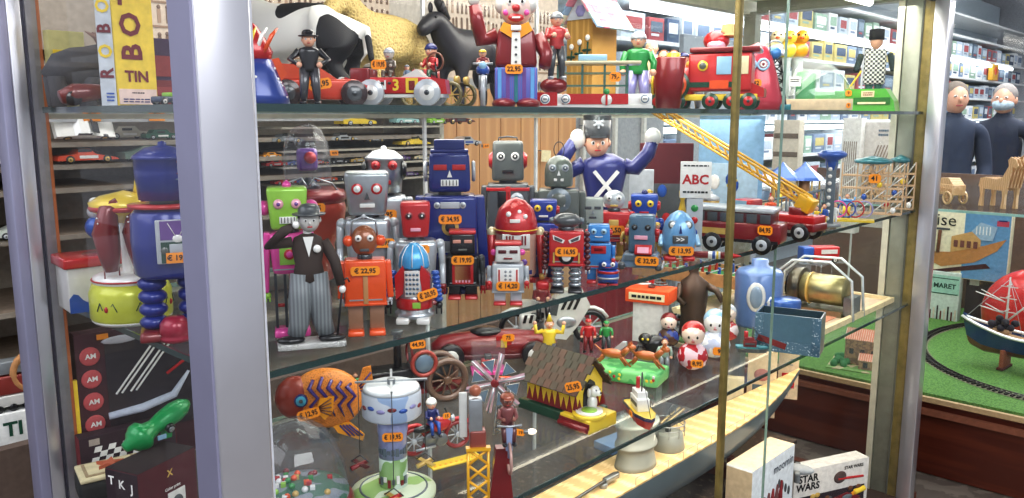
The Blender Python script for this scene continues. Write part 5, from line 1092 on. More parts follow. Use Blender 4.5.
b.prism([(-140, 60), (-40, 115), (70, 135), (130, 110), (60, 78), (-60, 50)], -5, -2, matte(C(130,24,36))); b.prism([(-110, 62), (30, 110), (60, 100), (-80, 60)], -7, -5, matte('offw')); b.sph((70, -5, 118), (24, 5, 10), matte('slate'), 10, 6)
for i in range(10): b.sph((random.uniform(-120, 140), -3, random.uniform(120, 150)), (12, 3, 9), matte(random.choice(['amber', 'brown', 'dgrey', 'gold', 'black'])), 8, 5)
b.cyl((100, -5, 130), (146, -5, 138), 9, matte('yellow')); b.cyl((60, -5, 90), (130, -5, 95), 8, matte('amber')); t.add('artwork', b)
# upright kit boxes standing behind the bow
for i, (px, py, w, h, c, lab, art) in enumerate(((760, 425, 95, 190, C(236,206,164), 'cream kit box with red flower print standing behind the submarine bow', 'dred'), (788, 400, 70, 230, C(232,204,166), 'tall cream kit box with red square seal, rightmost behind the submarine bow', 'red'), (733, 420, 70, 130, C(238,214,170), 'small blank cream box behind the submarine deck', None))):
    q = aty(px, py-12, .315+.01*i); t = carton('kit_box', lab, Vector((q.x, (.315+.012*i), .432)), (w, 30, h+40), 0, c)
    if art == 'red': b = t.b(); b.box((0, -1, 70), (44, 1.5, 56), matte('red')); b.scribble((0, -2.2, 70), 34, 40, matte('white'), 3); b.scribble((10, -2, 140), 10, 30, matte('grey'), 3); t.add('artwork', b)
    elif art: b = t.b(); b.prism([(-40, 60), (0, 90), (40, 96), (30, 70), (-10, 50)], -2, -1, matte('red')); b.sph((0, -1, 150), (26, 2, 22), matte(C(200,120,110)), 12, 8); b.box((0, -1, 105), (60, 1, 20), matte('slate')); t.add('artwork', b)
# blue book cover lying on the low shelf between boats and boxes
t = Thing('flat_game_box', 'flat pale blue and white box lying on the plinth below the shelf', 'box', Vector((1.55, .50, .432)), rz=-.1, k=.001); b = t.b(); b.box((0, 0, 12), (180, 120, 24), matte(C(120,150,196)), bev=2); t.add('carton', b)
t = Thing('model_kit_parts', 'small grey and white model spacecraft hanging past the submarine bow', 'model', Vector((aty(803, 430, .13).x, .14, .277)), 0)
b = t.b(); b.sph((0, 0, 14), (16, 7, 5), matte('lgrey'), 12, 8); b.box((0, 0, 14), (5, 30, 3), matte('grey'), bev=1); b.box((-10, 0, 20), (8, 4, 10), matte('dgrey'), bev=1); b.cyl((0, 0, 0), (0, 0, 12), 3, matte('grey')); t.add('hull', b)
# ---- left part, on the lower shelf
def LL(px, py): return atz(px, py, LOW)
t = carton('game_box', 'dark red box with a row of red ovals and a black and white crossed-lines picture', LL(146, 462), (215, 36, 275), 0, C(70,34,44), C(60,30,36), rz=-.12)
b = t.b(); b.box((22, -1, 160), (160, 1.4, 190), matte(C(46,40,48)))
for i in range(4): b.sph((-84, -1.5, 232-i*44), (18, 2, 18), matte(C(196,80,84)), 14, 8); b.text('AM', (-83, -4, 232-i*44), 13, matte('white'))
for s in (0, 26): b.cyl((-44+s, -2, 150), (26+s, -2, 236), 2., matte('white')); b.cyl((-34+s, -2, 150), (36+s, -2, 236), 2., matte('white'))
b.tube([(-60, -3, 110), (0, -6, 114), (60, -6, 128), (92, -4, 170)], [7, 9, 8, 3], matte(C(186,196,214)), 8); b.cyl((50, -3, 172), (96, -3, 200), 3, matte('red')); b.sph((-30, -3, 256), (34, 2, 8), matte(C(190,190,200)), 12, 6); b.box((-60, -2, 266), (20, 2, 10), STK); t.add('artwork', b)
t = carton('checker_game_box', 'dark game box with black and white checkerboard corner, under the red oval box', LL(132, 474), (170, 30, 92), 0, C(54,36,46), C(120,30,40), rz=-.12)
b = t.b()
for i in range(7):
    for j in range(5):
        if (i+j) % 2 == 0: x, z = -74+i*12+j*3, 20+j*10; b.prism([(x, z), (x+12, z), (x+15, z+10), (x+3, z+10)], -2, -.5, matte('white'))
b.box((-60, -1, 80), (18, 1, 12), matte(C(170,160,150))); b.box((40, -1, 80), (36, 1, 8), matte('red')); b.scribble((40, -2, 80), 28, 5, matte('white')); t.add('artwork', b)
t = Thing('yellow_pack', 'narrow yellow box standing against the left frame', 'box', LL(86, 476), rz=-.12, k=.001); t.add('carton', t.b().box((0, 0, 95), (26, 12, 190), matte('yellow'), bev=1))
t = Thing('cream_lid_tin', 'black tin with cream lid and a brown star on it', 'tin', LL(112, 492), rz=-.2, k=.001)
b = t.b(); b.box((0, 0, 22), (110, 80, 44), matte(C(36,40,40)), bev=14, seg=3); t.add('tin', b); b = t.b(); b.box((0, 0, 46), (106, 78, 8), matte(C(212,200,160)), bev=3); b.box((0, 0, 51), (86, 60, 2), matte(C(160,140,110))); b.box((0, 0, 52), (76, 52, 2), matte(C(212,200,160))); t.add('lid', b)
b = t.b(); pts = []
for i in range(10): r = 24 if i % 2 == 0 else 9; a = i*PI/5; pts.append((r*math.cos(a), r*math.sin(a)))
b.prism(pts, 53, 59, matte(C(180,90,60)), 'xy'); t.add('star', b)
t = carton('toy_blaster_box', 'dark maroon box with letters T K J and X, under the green blaster', LL(172, 528), (120, 70, 118), 0, C(84,34,42), C(52,38,46), C(44,32,36), rz=.35)
b = t.b(); wt = matte('white')
for i, ch_ in enumerate('TKJ'): b.text(ch_, (-62, 56-i*22, 100-i*4), 20, wt, rot=(PI/2, 0, -PI/2))
b.sph((-60.5, 34, 46), (2, 20, 28), matte(C(70,56,70)), 12, 8)
b.text('X', (2, -2, 96), 16, matte('gold')); b.box((14, -1, 38), (36, 1.4, 48), matte('offw')); b.sph((14, -3, 40), (12, 3, 14), matte('dgrey'), 10, 8); b.text('Color print', (6, -2, 70), 7, wt); t.add('artwork', b)
p = LL(164, 505); t = Thing('green_toy_blaster', 'bright green bulbous toy blaster lying on the maroon box', 'toy blaster', Vector((p.x, p.y, LOW+.119)), rz=.15, k=.00085)
b = t.b(); gm = tin(C(20,160,84)); b.lathe([(2, -80), (10, -78), (14, -66), (22, -60), (30, -48), (30, -36), (20, -26), (16, -10), (20, 10), (22, 40), (18, 60), (8, 74), (.5, 78)], (0, 0, 36), gm, 22, rot=(0, PI/2-.35, 0)); b.prism([(10, 30), (30, 34), (24, 2), (8, 2)], -7, 7, gm); t.add('shell', b)
b = t.b(); b.cyl((14, -24, 26), (14, -12, 30), 10, tin('black')); b.cyl((14, -26, 25), (14, -23, 26), 6, metal('lgrey')); b.box((-8, -24, 16), (18, 3, 9), tin('sky')); t.add('dial', b)
# ================================================================ top shelf
def TP(px, y, z=TOP): q = aty(px, 107, y); return Vector((q.x, q.y, z))
# starry cloth figure cut by the post
t = Thing('starry_rocket_toy', 'red, yellow and star-spangled blue tin toy beside the broad silver post', 'toy', TP(262, .16), 0)
b = t.b(); b.lathe([(32, 0), (30, 10), (22, 30), (17, 44)], (-4, 0, 0), tin(C(40,66,150)), 22); lo = t.add('skirt', b)
b = t.b()
for i in range(12): a = -PI/2+random.uniform(-1, 1.2); z = random.uniform(6, 36); r = 32-z*.34; b.sph((-4+r*math.cos(a), r*math.sin(a), z), (1.6, 1, 1.6), tin('white'), 6, 5)
t.add('stars', b, lo)
b = t.b(); b.lathe([(17, 43), (19, 52), (13, 64), (5, 76), (.3, 80)], (-6, 0, 0), tin('red'), 20); b.prism([(8, 12), (26, 30), (18, 46), (10, 44)], -6, 2, tin('orange')); t.add('top', b)
for i in range(3): b = t.b(); b.tube([(-10+i*7, -14, 50), (-6+i*9, -14, 66), (-2+i*10, -8, 74)], [2, 2.4, 1], tin(('yellow', 'white', 'orange')[i]), 6); t.add('flame', b)
# open tourer with man in bowler hat
t = Thing('red_tin_car', 'red tin car with a dark suited bowler-hatted man standing in front', 'toy car', TP(322, .2), .1)
b = t.b(); b.box((-8, 0, 16), (84, 32, 20), tin(C(206,60,36)), bev=3); b.prism([(-48, 26), (14, 26), (-4, 38), (-38, 40)], -14, 14, tin(C(216,80,50))); b.prism([(14, 12), (40, 10), (44, 20), (22, 28)], -14, 14, tin('red')); t.add('body', b)
for x in (-34, 30):
    for y in (-17, 17): wheel(t, (x, y, 12), 13, 6, tyre=C(60,44,46), hub='dgrey')
sticker(t, '€ 9,95', (-5, -37, 20), 22, 10, ry=-.15)
t = Thing('bowler_hat_doll', 'small man doll in black suit and black bowler hat before the red car', 'doll', TP(311, .10), 0)
doll(t, (0, 0, 0), 70, C(40,40,44), C(70,70,76), 'bowler', 'black', 'black', arms='hips', fat=1.25)
t = Thing('racing_car', 'red tin racing car number 3 with a pale helmeted driver and white wheels', 'toy racing car', TP(398, .17), -.25)
b = t.b(); b.box((4, 0, 20), (66, 28, 16), tin('red'), bev=2); b.box((-34, 0, 25), (20, 32, 24), tin('dred'), bev=2); b.box((-43.5, 0, 25), (3, 26, 20), metal('lgrey'), bev=1); b.prism([(36, 12), (52, 12), (50, 26), (36, 28)], -10, 10, tin('red')); bo = t.add('body', b)
b = t.b(); b.box((4, 0, 10), (90, 30, 3), tin('offw')); b.prism([(6, 28), (22, 36), (30, 28)], -11, 11, tin('offw')); t.add('chassis', b); b = t.b(); b.text('3', (2, -14.6, 20), 15, tin('yellow')); b.text('N', (-12, -14.6, 20), 12, tin('white')); b.box((18, -14.5, 20), (12, 1, 14), tin('yellow')); b.box((18, -15.2, 20), (6, 1, 9), tin('dred'), bev=.4); t.add('number_painting', b, bo)
for x in (-22, 34):
    for y in (-18, 18): wheel(t, (x, y, 13), 13, 5, tyre='lgrey', hub='offw')
doll(t, (-8, 0, 26), 46, C(90,80,70), C(90,80,70), 'helmet', 'lgrey', None, sit=True, arms='fwd', name='driver', skn=mat(C(190,180,170), .5)); doll(t, (10, 0, 26), 22, 'steel', 'steel', 'cap', 'slate', sit=True, name='passenger')
sticker(t, '€ 19,95', (-14, -17, 40), 15, 9)
t = Thing('vintage_car_toy', 'black and gold vintage tin car with red-coated driver at its wheel', 'toy car', TP(437, .24), -.5)
b = t.b(); b.box((0, 0, 18), (50, 26, 14), tin('black'), bev=2); b.box((-12, 0, 30), (20, 24, 14), tin('red'), bev=2); t.add('body', b)
for x in (-20, 24):
    for y in (-15, 15): wheel(t, (x, y, 12), 13, 3, tyre=C(110,100,60), hub='gold', spokes=8)
b = t.b(); b.ring((2, -6, 44), 9, 1, tin(C(120,70,50)), 'y', 18); b.cyl((4, -6, 26), (2, -6, 44), .9, tin('black')); t.add('steering_wheel', b); b = t.b(); b.cyl((26, -10, 26), (30, -10, 26), 4, tin('gold')); b.cyl((26, 10, 26), (30, 10, 26), 4, tin('gold')); t.add('lamp', b)
doll(t, (-6, 0, 26), 54, 'red', 'dgreen', 'helmet', 'navy', sit=True, arms='fwd', name='driver')
# large animals
def animal(name, lab, p, m, k, head=True, off=0., s=1., rz=None, extra=None):
    t = Thing(name, lab, 'animal model', p, off, k=k, rz=rz)
    V = [(0, 0, 62, 20, 22), (-22, 0, 64, 22, 24), (-44, 0, 64, 20, 22), (20, 0, 64, 20, 23), (38, 0, 72, 15, 17), (49, 0, 82, 12, 15), (58, 0, 92, 11, 12), (72, 0, 84, 9, 9), (84, 0, 74, 7, 7)]
    E = [(0, 1), (1, 2), (0, 3), (3, 4), (4, 5), (5, 6), (6, 7), (7, 8)]
    for sx, bx in ((28, 3), (-44, 2)):
        for sy in (-1, 1):
            n = len(V)
            if sx > 0: V += [(sx, sy*13, 46, 9, 9), (sx+3, sy*13, 27, 5.5, 5.5), (sx, sy*13, 10, 4, 4), (sx+2, sy*13, 3, 5, 4.5)]
            else: V += [(sx-2, sy*13, 46, 11, 11), (sx+6, sy*13, 34, 7.5, 7.5), (sx-8, sy*13, 20, 4.5, 4.5), (sx-6, sy*13, 3, 5, 4.5)]
            E += [(bx, n), (n, n+1), (n+1, n+2), (n+2, n+3)]
    n = len(V); V += [(-64, 0, 62, 3, 3), (-68, 0, 36, 2.5, 2.5)]; E += [(2, n), (n, n+1)]
    skin('body', V, E, m, t.r, k)
    b = t.b()
    for sy in (-1, 1): b.sph((55, sy*8, 103), (3, 2.4, 6), m, 8, 6); b.sph((67, sy*8, 92), (1.6, 1.2, 1.6), INK, 6, 5)
    t.add('ears_and_eyes', b)
    if extra: extra(t)
    return t
animal('model_cow', 'large black and white cow model seen from behind, left of the golden sheep', TP(303, .47), pattern('patch', 'black', C(226,226,220), 7, .6, w=.42), .00225, rz=PI*.62)
gold_m = pattern('scales', C(150,124,64), C(206,180,110), 190, .55, bump=.6)
t = animal('golden_bull', 'large golden curly-textured bull model on the top shelf behind the racing car', TP(388, .52), gold_m, .0023, rz=PI+.25, extra=lambda t: [t.add('horn', t.b().tube([(60, s*6, 108), (58, s*16, 114), (64, s*20, 122)], [3, 2.4, .8], matte('cream'), 8)) for s in (-1, 1)])
animal('black_horse', 'black horse model at the back of the top shelf between bull and clown', TP(468, .50), mat(C(44,44,50), .4), .0021, rz=PI+.2, extra=lambda t: t.add('mane', t.b().tube([(38, 0, 92), (46, 0, 102), (54, 0, 110)], [5, 5, 4], mat('black', .6), 8)))
animal('dark_grey_horse', 'smaller dark grey horse model peeking beside the black horse', TP(495, .58), mat(C(60,60,68), .5), .00155, rz=PI+.5)
# clown moto, big clown
t = Thing('clown_motorcycle', 'tiny yellow-hatted clown riding a blue motorcycle towards the glass', 'toy motorcycle', TP(483, .12), 0)
wheel(t, (0, -8, 16), 16, 5, tyre='lgrey', hub='grey', axis='x', spokes=8); wheel(t, (0, 18, 14), 14, 5, tyre='grey', hub='grey', axis='x')
b = t.b(); b.tube([(-3, -8, 16), (-3, -4, 40)], 1.3, metal('lgrey')); b.tube([(3, -8, 16), (3, -4, 40)], 1.3, metal('lgrey')); b.sph((0, 0, 36), (7, 12, 6), tin('blue'), 12, 8); b.tube([(-10, -4, 42), (10, -4, 42)], 1.2, metal('lgrey')); b.sph((0, -10, 40), (4, 3, 4), tin('sky'), 10, 6); t.add('frame', b)
doll(t, (0, 6, 34), 34, 'dred', 'tan', 'cap', 'yellow', 'brown', sit=True, arms='fwd', name='rider', fat=1.2)
t = Thing('clown_robot', 'large clown toy in red coat and yellow collar with blue striped trousers', 'clown toy', TP(516, .2), .0)
b = t.b(); b.box((0, 0, 22), (42, 26, 34), pattern('stripe', C(60,110,200), C(120,90,170), 90, .35), bev=2)
for i in range(5): b.box((-16+i*8, -13.4, 22), (3.4, 1, 33), tin(('lblue', 'purple', 'teal', 'purple', 'lblue')[i]))
t.add('trousers', b)
b = t.b()
for s in (-1, 1): b.sph((s*12, -10, 4), (12, 16, 6), tin('dred'), 14, 8)
t.add('shoe', b)
b = t.b(); b.box((0, 0, 58), (42, 24, 38), tin('dred'), bev=5, taper=(.85, .85)); b.tube([(-20, 0, 70), (-34, -4, 66), (-38, -8, 84), (-40, -8, 98)], [8, 8, 7, 6], tin('dred'), 12); b.tube([(20, 0, 70), (30, -2, 52), (28, -8, 40)], [8, 7, 6], tin('dred'), 12); co = t.add('coat', b)
b = t.b(); b.sph((-41, -8, 104), (6, 5, 7), tin('offw'), 10, 8); t.add('hand', b, co)
b = t.b(); b.prism([(-5, 40), (5, 40), (4, 72), (-4, 72)], -15, -12, tin('white')); b.prism([(-16, 74), (-3, 66), (-2, 78), (-12, 82)], -14, -8, tin('amber')); b.prism([(16, 74), (3, 66), (2, 78), (12, 82)], -14, -8, tin('amber')); b.box((0, -16, 76), (10, 3, 5), tin('white'), bev=1)
for i in range(4): b.sph((0, -16, 44+i*7), 1.3, tin('dgrey'), 6, 5)
t.add('shirt', b, co)
b = t.b(); b.sph((0, 0, 96), (16, 14, 17), tin(C(226,196,186)), 20, 14); h = t.add('head', b)
b = t.b(); b.sph((0, -14.5, 95), (4, 3.4, 4), tin('red'), 10, 8); b.sph((0, -12.5, 86), (8, 2.6, 4), tin('red'), 12, 8); b.box((0, -15, 86), (8, 1, 1.6), tin('white'))
for s in (-1, 1): b.sph((s*6, -12.6, 101), (3.2, 1.6, 4), tin('white'), 8, 6); b.sph((s*6, -14, 101), (1.3, .8, 1.6), INK, 6, 5); b.sph((s*15, 0, 100), (6, 8, 9), tin('offw'), 10, 8); b.sph((s*10, -10.5, 91), (3, 1.5, 3), tin('pink'), 8, 6)
t.add('face', b, h); b = t.b(); b.lathe([(10, 108), (9, 120), (2, 128), (.2, 129)], (0, 0, 0), tin('lpink'), 14); t.add('hat', b, h)
sticker(t, '22,95', (-2, -17, 37), 17, 9)
t = Thing('acrobat_toy', 'helmeted footballer toy balanced on the fairground stall', 'toy figure', TP(556, .16, TOP+.055), .25)
doll(t, (0, 0, 0), 64, C(200,60,60), 'dgrey', 'helmet', 'grey', None, arms='fwd', name='figure', shoes='lgrey', fat=1.2)
# stall (long tin base)
t = Thing('fairground_stall', 'long white and red tin base with green framed stall and flat pale table top', 'toy stall', TP(592, .17), 0)
b = t.b(); b.box((0, 0, 8), (116, 34, 12), tin('white'), bev=1); b.box((3, -17.6, 9), (64, 1, 10), tin('red')); b.box((0, 0, 1.5), (118, 36, 3), tin('offw')); ba = t.add('base', b)
b = t.b(); b.box((-46, -17.8, 9), (24, 1, 13), tin('red'))
for x in (-46, -26, 51): b.cyl((x, -18, 9), (x, -19, 9), 5, tin('white'), seg=20); b.cyl((x, -18.8, 9), (x, -19.4, 9), 4, tin('steel'), seg=20); b.cyl((x, -19.2, 9), (x, -19.9, 9), 3, tin('white'), seg=16); b.scribble((x, -20.1, 9), 4, 2.4, INK)
t.add('emblem', b, ba); b = t.b(); b.cyl((14, -16, 8), (14, -19, 8), 5.4, tin('offw'), seg=20); b.box((14, -19.4, 10), (2, 1, 14), tin('red')); b.sph((14, -19.5, 16), (3, 1, 3), tin('green'), 10, 6); t.add('dial', b, ba)
b = t.b(); gm = tin(C(70,120,110))
for x in (-34, -10, 12, 34):
    for y in (-12, 12): b.box((x, y, 28), (2, 2, 28), gm)
b.box((0, 0, 22), (70, 26, 1.4), gm); b.box((0, 0, 34), (70, 26, 1.4), gm); t.add('frame', b)
b = t.b(); b.box((2, 0, 44), (90, 34, 3), tin(C(206,196,160)), bev=.8); b.box((0, -2, 49), (28, 20, 6), tin('sky'), bev=1); t.add('table_top', b)
b = t.b(); b.sph((-38, -10, 22), (14, 8, 8), tin('dred'), 14, 8); t.add('drum', b)
sticker(t, '79,-', (22, -19, 30), 11, 9)
t = Thing('cuckoo_hut', 'yellow wooden hut with patchwork pastel tile roof and painted flowers', 'toy house', TP(594, .42), -.65); t.k *= .98
b = t.b(); wm = pattern('wood', C(206,160,76), C(180,132,52), 3, .7, (6, 1, 1)); b.box((-4, 0, 45), (32, 40, 90), wm); b.prism([(-22, 88), (14, 88), (-2, 112)], -20, 20, wm); w = t.add('wall', b)
b = t.b()
tc = [C(220,130,150), C(150,180,214), C(236,226,200), C(230,180,190), C(170,200,200)]
for s in (-1, 1):
    for r_ in range(5):
        for c_ in range(6):
            f = (r_+.5)/5; b.box((-2+s*28*f, -26+c_*10.4, 116-f*38), (9, 9.8, 1.8), matte(random.choice(tc)), rot=(0, s*.93, 0))
t.add('tile_roof', b); b = t.b(); b.prism([(-20, 88), (16, 88), (-2, 113)], -21.4, -20.4, matte(C(190,196,206))); b.cyl((-2, -21, 96), (-2, -22.4, 96), 6, matte('lilac'), seg=6)
for i, x in enumerate((-14, -4, 6)):
    b.tube([(x, -21, 46), (x+1, -21, 58+i*4)], .9, matte('dgreen'), 6); b.sph((x+1, -21.5, 62+i*4), (3, 1.2, 3), matte('white'), 8, 6)
    for q in (-1, 1): b.sph((x+q*3, -21.3, 52+i*3), (2.8, .9, 1.4), matte('dgreen'), 6, 5)
t.add('painted_flowers', b, w)
# row of dolls to the right of hut
for i, (px, lab, sh, hat, hc, hair, y, h) in enumerate(((637, 'doll in green and yellow jacket beside the yellow hut', 'green', 'helmet', 'lgrey', 'grey', .2, 74), (650, 'cream teddy-like doll behind the red seat', 'cream', None, 'black', 'cream', .36, 66), (662, 'baby doll with dark hair sitting in the red seat, left of the pair', 'white', None, 'black', 'brown', .3, 58), (672, 'baby doll with white bib in the red seat, right of the pair', 'white', None, 'black', 'brown', .3, 58),
    (682, 'small doll in bright blue with dark cap', 'lblue', 'cap', 'navy', 'brown', .3, 56), (692, 'small doll in purple beside the doll in blue', 'purple', 'cap', 'dgrey', 'brown', .33, 54), (703, 'small doll in red near the locomotive funnel', 'red', 'cap', 'maroon', 'brown', .33, 52))):
    t = Thing('small_doll', lab, 'doll', TP(px, y), 0, 'small dolls on the top shelf'); doll(t, (0, 0, 0), h, sh, 'grey' if i else 'lilac', hat, hc, hair, arms='fwd' if i % 2 else 'down', fat=1.35)
t = Thing('tin_bucket', 'red tin seat bucket holding two baby dolls', 'toy seat', TP(668, .24), 0); b = t.b(); b.lathe([(12, 0), (14, 26), (16, 50), (15, 51), (12, 30), (10, 26)], (0, 0, 0), tin('dred'), 18, sx=1, sy=.6); t.add('bucket', b)
# locomotive
t = Thing('tin_locomotive', 'large red tin locomotive with yellow trim and targets on its sides', 'toy locomotive', TP(702, .2), -.15)
b = t.b(); b.box((18, 0, 36), (60, 34, 36), tin(C(206,44,44)), bev=2); b.cyl((-46, 0, 26), (-8, 0, 26), 17, tin('red'), seg=24); b.box((0, 0, 12), (108, 30, 6), tin('yellow'), bev=1); b.box((22, 0, 57), (66, 38, 5), tin('dred'), bev=1.5); b.prism([(30, 34), (60, 20), (60, 12), (30, 12)], -14, 14, tin('red')); bo = t.add('body', b)
b = t.b(); b.cyl((-48, 0, 26), (-46, 0, 26), 18, tin('yellow'), seg=24)
for c, r in (('dgreen', 15), ('white', 12), ('red', 9), ('yellow', 6), ('dgreen', 3)): b.cyl((-46.2-r*.03-2, 0, 26), (-47-2-(16-r)*.08, 0, 26), r, tin(c), seg=24)
b.cyl((-26, -18.4, 24), (-26, -17, 24), 16, tin('dgreen'), seg=24)
for c, r in (('orange', 13), ('dgreen', 10.5), ('red', 8), ('yellow', 5)): b.cyl((-26, -18.6-(14-r)*.06, 24), (-26, -17, 24), r, tin(c), seg=24)
for x, z in ((2, 42), (-30, 46)): b.cyl((x, -18.6, z), (x, -17, z), 5, tin('yellow'), seg=18); b.cyl((x, -19, z), (x, -17, z), 3.4, tin('olive'), seg=18)
t.add('target_painting', b, bo)
b = t.b(); b.cyl((-30, 0, 42), (-30, 0, 56), 5, tin('yellow'), 7); b.sph((-12, 0, 44), (6, 6, 5), tin('gold'), 12, 8); t.add('funnel', b); b = t.b(); b.box((22, -17.4, 42), (14, 1, 17), tin('sky'), bev=1); b.box((40, -17.4, 42), (10, 1, 17), tin('cream'), bev=1); b.box((10, -17.4, 24), (50, 1, 5), tin('dgreen')); b.box((18, -18, 24), (18, 1, 8), tin('orange')); t.add('window', b, bo)
for x in (-42, -22, 10, 30, 46):
    for y in (-16, 16): wheel(t, (x, y, 8), 8, 3, tyre='dgreen', hub='red')
sticker(t, '75,-', (-38, -20, 40), 9, 7)
t = Thing('straw_hat_toy', 'red helmet toy with brown straw hat on the locomotive roof', 'hat toy', TP(722, .2, TOP+.110), 0); t.r.location.z = TOP+59.5*depth(TP(722, .2))/F
b = t.b(); b.sph((-8, 0, 8), (13, 12, 10), tin('red'), 16, 8); b.sph((-8, -8, 3), (9, 5, 6), tin('lpink'), 12, 8); t.add('helmet', b); b = t.b(); b.lathe([(14, 0), (13, 1.5), (8, 3), (7, 12), (.3, 13)], (4, 4, 12), matte('tan'), 18); t.add('straw_hat', b)
t = Thing('red_bell_toy', 'red bell shaped clown toy with swirl eyes and orange tag', 'toy', TP(755, .2), 0)
b = t.b(); b.lathe([(24, 0), (26, 10), (20, 34), (15, 50), (10, 62), (.3, 66)], (0, 0, 0), tin(C(196,50,70)), 22, sy=.7); bo = t.add('bell', b); b = t.b()
for s in (-1, 1): b.ring((s*6, -13.5, 44), 5, 1.3, tin('sky'), 'y', 18); b.ring((s*6, -14, 44), 2.2, 1, tin('white'), 'y', 14)
t.add('eye', b, bo); sticker(t, '42', (0, -18, 26), 10, 8)
t = Thing('oil_derrick', 'black lattice oil derrick with a blue-headed figure on teal base', 'toy derrick', TP(775, .16), 0)
b = t.b(); m = tin('black')
for i in range(6):
    z0, z1 = 4+i*8, 12+i*8; r0, r1 = 10-i*1.2, 10-(i+1)*1.2
    for sx in (-1, 1):
        for sy in (-1, 1): b.tube([(sx*r0, sy*r0, z0), (sx*r1, sy*r1, z1)], 1, m, 5)
        b.tube([(sx*r0, -r0, z0), (-sx*r1, -r1, z1)], .7, m, 5)
    b.box((0, -r0, z0), (2*r0, 1, 1), m)
b.tube([(-9, -10, 0), (-6, -10, 40), (-10, -10, 96)], .7, m, 5); t.add('lattice', b); b = t.b(); b.box((0, 0, 3), (30, 22, 6), tin('teal'), bev=1); t.add('base', b)
b = t.b(); b.sph((-4, 0, 56), (8, 7, 7), tin(C(60,130,200)), 14, 8); b.sph((5, 0, 56), (3, 3, 3), tin('white'), 8, 6); b.ring((-3, 0, 60), 8, .8, metal('lgrey'), 'y', 16); t.add('figure_head', b)
for px, c, lab in ((771, 'cream', 'cream bear ornament above the red bell toy'), (783, 'yellow', 'yellow duck ornament, middle of three behind the derrick'), (795, 'amber', 'amber duck ornament, rightmost behind the derrick')):
    t = Thing('animal_ornament', lab, 'ornament', TP(px, .42), 0); b = t.b(); b.sph((0, 0, 60), (10, 9, 9), tin(c), 14, 8); b.cyl((0, 0, 0), (0, 0, 54), 5, matte('lgrey')); t.add('body', b); b = t.b(); b.sph((3, -3, 72), (7, 6.6, 7), tin(c), 12, 8); b.sph((3, -10, 71), (2.4, 3, 1.4), tin('orange'), 8, 6)
    for s in (-1, 1): b.sph((3+s*3, -8.6, 74), 1, INK, 6, 4)
    t.add('head', b)
# dome, flat boxes
t = Thing('dome_display', 'clear plastic dome display with green base and small white price card', 'display dome', TP(795, .36), -.2)
b = t.b(); b.lathe([(56, 0), (56, 8), (54, 9), (.3, 9)], (0, 0, 0), tin(C(130,180,120)), 28, sy=.6); t.add('base', b); b = t.b(); b.sph((0, 0, 8), (54, 32, 46), glass((.95, .96, .95), .14, .03, 'clear_plastic', .1), 28, 12, z0=.02); t.add('clear_dome', b)
b = t.b(); b.box((10, -4, 24), (18, 14, 30), tin(C(40,150,80)), bev=4); t.add('green_packet', b); b = t.b(); b.box((6, -36, 28), (11, .6, 9), matte('white')); b.scribble((6, -36.6, 29), 8, 4, INK, 2); b.box((6, -35, 12), (1, .6, 24), matte('lgrey')); t.add('card', b)
pack(818, 0, 66, 10, 'long flat beige cardboard box at the front of the top shelf', 'cream', C(214,196,160), 0, z=1.44) if False else None
t = Thing('beige_box', 'long flat beige cardboard box at the front of the top shelf', 'box', TP(818, .12), 0); t.add('carton', t.b().box((0, 8, 6), (64, 20, 11), matte(C(214,196,160)), bev=.6)); sticker(t, '9', (28, -2.6, 5), 4, 5)
t = Thing('green_game_box', 'bright green flat toy box with pictured lid beside the beige box', 'box', TP(867, .12), -.2)
b = t.b(); b.prism([(-22, 0), (26, 0), (24, 10), (16, 22), (-22, 22)], 0, 26, tin(C(90,190,70))); t.add('carton', b)
b = t.b(); b.box((4, -.6, 10), (34, .8, 7), matte(C(50,120,50))); b.box((4, -1.2, 8), (26, .6, 2), matte('cream')); b.box((0, -.6, 17), (12, .8, 6), matte('cream')); b.scribble((0, -1.2, 17), 9, 4, matte('dred'), 2); t.add('lid_picture', b); sticker(t, '9', (-18, -1.4, 18), 6, 6)
t = Thing('green_long_box', 'green boxed train set behind the green game box', 'box', TP(828, .30), 0); t.add('carton', t.b().box((0, 8, 10), (50, 30, 20), tin(C(90,180,90)), bev=.8))
t = Thing('checkered_figure', 'dark checkered soldier figure standing at the right end of the top shelf', 'toy figure', TP(872, .27), 0)
b = t.b()
for s in (-1, 1): b.cyl((s*5, 0, 0), (s*4, 0, 30), 4, matte(C(50,100,90)), 3.6); b.cyl((s*13, 0, 56), (s*17, -6, 40), 3, matte(C(40,60,60)))
b.box((0, 0, 44), (20, 12, 34), pattern('checker', 'white', C(40,50,60), 120, .5), bev=2); b.sph((0, 0, 68), (6, 6, 7), SKN, 12, 8); b.lathe([(7, 70), (7, 80), (.3, 81)], (0, 0, 0), matte('black'), 14); t.add('figure', b)
b = t.b(); b.tube([(-12, -6, 40), (-34, -8, 4)], 1, matte('yellow'), 6); t.add('pole', b)
